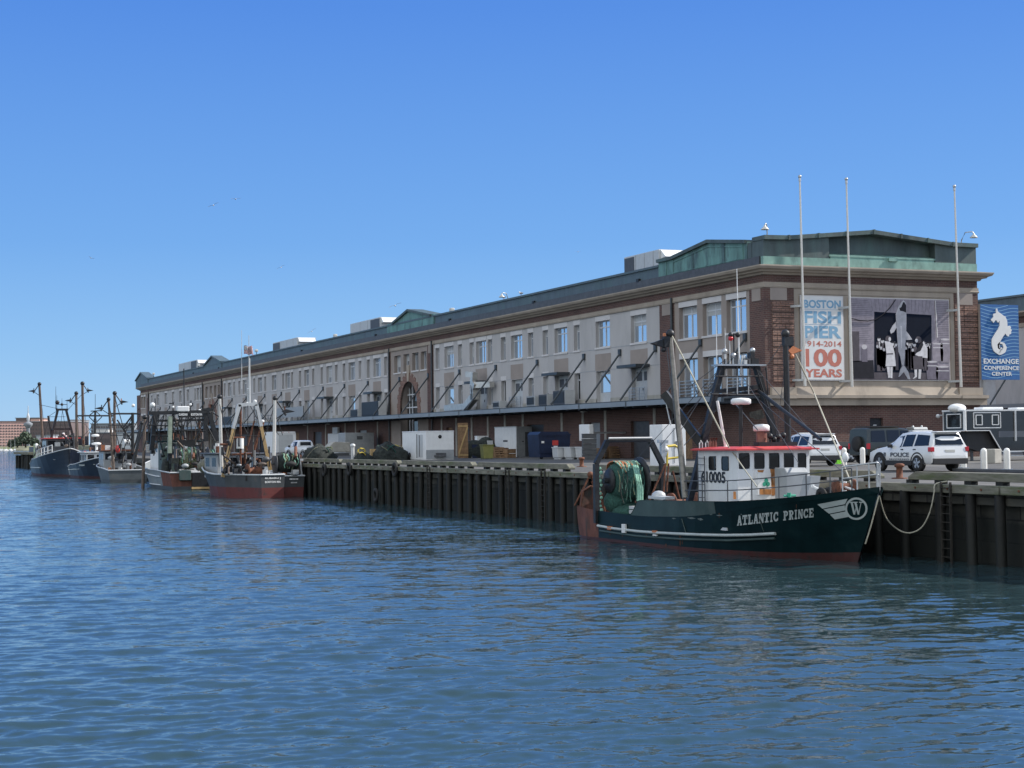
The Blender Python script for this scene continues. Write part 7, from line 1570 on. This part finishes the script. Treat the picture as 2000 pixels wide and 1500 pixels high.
# crates and crate towers in the shade under the canopy, all along
rr = random.Random(31); k = 0
kinds = [('crate_stack','stack of dark fish crates under the canopy','dgrey'),('crate_stack','stack of pale fish crates under the canopy','lgrey'),('oil_drum','blue drum standing under the canopy','navy'),('crate_stack','stack of brown wooden boxes under the canopy','plank'),('oil_drum','rusty drum standing under the canopy','rust'),('crate_stack','stack of white plastic boxes under the canopy','white')]
for px in (1262,1248,1190,1085,1040,1000,940,930,868,858,850,745,738,600,590,500,492,470,460,330,322):
    nm,lab,m = kinds[k%6]; k += 1; y = fy(px,3.2); x = rr.uniform(56.5,60.2); t = thing(nm,lab,'crates' if nm == 'crate_stack' else 'drum',(x,y,ZD),rr.uniform(-.4,.4),lab+' and repeated along the wall')
    if nm == 'crate_stack':
        for i in range(rr.randint(2,5)): build('crate',MB().box(-.55,.55,-.4,.4,.02+i*.42,.41+i*.42).box(-.58,.58,-.43,.43,.36+i*.42,.40+i*.42),M[m],t)
    else: build('drum',MB().lathe([(.28,.0),(.29,.3),(.31,.31),(.29,.33),(.29,.6),(.31,.61),(.29,.63),(.28,.9),(.02,.9)],n=14),M[m],t); build('lid',MB().lathe([(.25,.9),(.25,.92),(.02,.92)],n=12),M['dgrey'],t)
# ---------------------------------------------------------------- far shore beyond the boats
M['pinkbrick'] = mat('pink_brick_far',(.66,.42,.37),.9,var=.08,scale=.05); M['farwhite'] = mat('pale_far_wall',(.62,.60,.57),.9,var=.05,scale=.05); M['farbrown'] = mat('brown_far_wall',(.16,.125,.125),.9,var=.15,scale=.04)
M['farpane'] = mat('far_window_band',(.10,.085,.09),.6,var=.2,scale=.1); M['fargrey'] = mat('grey_far_wall',(.22,.24,.27),.9,var=.12,scale=.04); M['shore'] = mat('rocky_shore',(.20,.20,.14),.95,var=.4,scale=.1,stain=(.10,.13,.06),samt=.45,sscale=.06)
def fb(px0, px1, ytop, ybot, dist, dep, lab, m, cat='building', grid=None, pane='farpane', rot=0):
    p0,p1 = od(px0,ybot,dist),od(px1,ybot,dist); zt = od((px0+px1)/2,ytop,dist).z; c = (p0+p1)/2; e = (p1-p0); wv = sqrt(e.x**2+e.y**2); rz = atan2(e.y,e.x)+rot; wv /= cos(rot)
    z0 = .4; t = thing('far_building',lab,cat,(c.x,c.y,z0),rz); h = zt-z0
    b = build('wall',MB().box(-wv/2,wv/2,0,dep,0,h),M[m],t); build('roof',MB().box(-wv/2-.8,wv/2+.8,-.8,dep+.8,h,h+.8),M['farbrown' if m == 'pinkbrick' else 'fargrey'],t)
    if grid:
        nx,nz,f0,f1 = grid
        for j in range(nz):
            mb = MB(); zb = h*(f0+(f1-f0)*j/nz); zh = h*(f1-f0)/nz
            for i in range(nx):
                x = -wv/2+wv*(i+.2)/nx; mb.box(x,x+wv/nx*.6,-.25,-.02,zb+zh*.25,zb+zh*.75)
            o = build('window_row',mb,M[pane],b); o['kind'] = 'stuff'
    return t
mb = MB()
pts = [(-40,880),(300,878)]
a,b_ = oz(-260,877.5,0),oz(420,876.0,0); 
a = od(-300,876,1500); b_ = od(500,876,1500)
e = (b_-a).normalized(); nrm = Vector((-e.y,e.x,0)); 
if nrm.dot(_fw) < 0: nrm = -nrm
rs = []
for i in range(60):
    p = a+(b_-a)*(i/59); f = sin(i*1.7)*4+sin(i*.63)*6
    rs.append([(p.x+nrm.x*f,p.y+nrm.y*f,-.5),(p.x+nrm.x*(f+8),p.y+nrm.y*(f+8),3.2+.8*sin(i*2.3)),(p.x+nrm.x*(f+40),p.y+nrm.y*(f+40),4.0),(p.x+nrm.x*600,p.y+nrm.y*600,4.2)])
struct(build('terrain',MB().loft(rs,False,False),M['shore']))
fb(-60,46,824,876,1530,60,'long pink brick waterfront hotel with rows of pale windows on the far shore','pinkbrick',grid=(22,8,.12,.92),rot=.5)
fb(46,136,824,876,1545,70,'broad dark brown block on the far shore right of the pink hotel','farbrown',grid=(16,6,.1,.95))
fb(31,76,817,830,1760,40,'dark brown rooftop block rising behind the far brown building','farbrown'); fb(60,77,818,830,1740,30,'small pink block behind the rooftop tower','pinkbrick')
fb(133,153,821,876,1590,40,'pale striped apartment block behind the second blue boat','farwhite',grid=(5,7,.1,.95)); fb(178,262,828,876,1560,60,'long blue grey building behind the small boats','fargrey',grid=(18,4,.3,.95,)); fb(187,212,838,846,1500,20,'white flat roofed hall before the blue grey building','farwhite'); fb(71,101,851,876,1480,20,'low pale grey shed on the far shore behind the big blue trawler','lgrey'); fb(176,240,846,876,1490,30,'low dark wharf shed on the far shore behind the mast','farbrown',grid=(20,1,.3,.8,)); fb(228,275,846,876,1470,30,'pale grey warehouse at the far shore beside the long market','lgrey')
fb(262,300,845,876,1480,30,'grey waterfront shed hidden by the far end of the market','fargrey')
# observation tower with mast
c = od(55,875,1520); t = thing('far_tower','slim pale tower with wide head and antenna in front of the brown block','tower',(c.x,c.y,.4)); z = lambda py: od(55,py,1520).z-.4
build('shaft',MB().tube((0,0,0),(0,0,z(834)),2.0,1.6,10),M['fargrey'],t); build('head',MB().lathe([(1.8,z(836)),(3.8,z(831)),(4.2,z(827)),(2.4,z(825)),(1,z(823))],n=14),M['fargrey'],t); build('antenna',MB().tube((0,0,z(824)),(0,0,z(792)),1.0,.25,6).lathe([(1.2,z(822)),(1.5,z(814)),(1.0,z(810)),(.4,z(806))],n=10),M['lgrey'],t)
# shoreline trees: trunk, limbs and leaf clumps
M['leaf'] = mat('grey_green_leaves',(.10,.13,.09),.9,var=.6,scale=.25); M['bark'] = mat('bark',(.10,.08,.06),.95)
def far_tree(px, ybase, ytop, dist, rpx, lab, seed):
    p = od(px,ybase,dist); h = (ybase-ytop)*dist/FPX; r = rpx*dist/FPX; rr = random.Random(seed); t = thing('shore_tree',lab,'tree',(p.x,p.y,2.5),0,'trees on the far shore')
    mb = MB().tube((0,0,0),(0,0,h*.5),.9,.5,7)
    for k in range(6): a = k*1.05; mb.tube((0,0,h*.3),(r*.6*cos(a),r*.6*sin(a),h*.7),.4,.15,5)
    build('trunk',mb,M['bark'],t); cr = MB()
    for k in range(420):
        a = rr.uniform(0,6.28); u = rr.random()**.5; zz = rr.uniform(.25,1); rad = r*u*sqrt(max(.05,1-((zz-.5)/.55)**2)); c = Vector((rad*cos(a),rad*sin(a),h*zz)); s = rr.uniform(.6,1.5)
        e = Vector((rr.gauss(0,1),rr.gauss(0,1),rr.gauss(0,1))).normalized(); g = e.orthogonal().normalized(); f = e.cross(g); cr.poly([c+g*s,c+f*s,c-g*s,c-f*s*.8])
    build('crown',cr,M['leaf'],t)
far_tree(50,874,844,1478,13,'round pale green tree standing before the far tower',1); far_tree(34,875,856,1474,9,'low bushy tree left of the round one on the far shore',2); far_tree(68,875,858,1474,9,'dark low tree right of the round one on the far shore',3); far_tree(22,876,862,1472,7,'small tree before the pink brick hotel',5)
# little moored boats and yacht masts by the shore
bt = None
for k,(px,lab) in enumerate(((4,'leftmost small white boat moored under the pink hotel'),(12,'second small white boat under the pink hotel, with a tall bare mast'),(21,'third small white boat under the pink hotel'),(29,'small white boat just left of the pier end'))):
    p = od(px,877.6,1440)
    if bt is None:
        bt = thing('moored_boat',lab,'boat',(p.x,p.y,0),.3,'small boats along the far shore'); build('hull',MB().prism([(-3,.1),(2.6,.1),(3.8,.9),(-3,.8)],lambda u,v,d: (u,d,v),-.9,.9),M['white'],bt); build('cabin',MB().box(-1.8,.8,-.7,.7,.8,1.6),M['white'],bt); build('mast',MB().tube((0,0,.8),(0,0,11),.12,.06,6),M['lgrey'],bt)
    else: dup(bt,(p.x,p.y,0),.3+.4*k,lab)
# outer end of the pier with its dolphin and cleats
t = thing('pier_dolphin','dark timber dolphin with white cleats at the outer end of the pier','dolphin',(33.5,318,0)); rr = random.Random(6)
y0,y1 = 306,331
for k in range(16): x = 32.6+rr.uniform(0,.6); y = y0+(y1-y0)*k/15; build('pile',MB().tube((x,y,-1),(x+rr.uniform(-.1,.1),y,2.3),.3,.27,8),M['pile'],t,True)
build('cap',MB().box(32.2,36,y0-.5,y1+.5,2.5,2.95),M['wood'],t,True); build('deck_shed',MB().box(34.5,40,312,326,2.95,3.9),M['dgrey'],t,True)
for k in range(5): build('cleat',MB().ball((34+k*1.1,309+k*2,4.1),.35,8,6,(1,1,1.3)),M['white'],t,True)
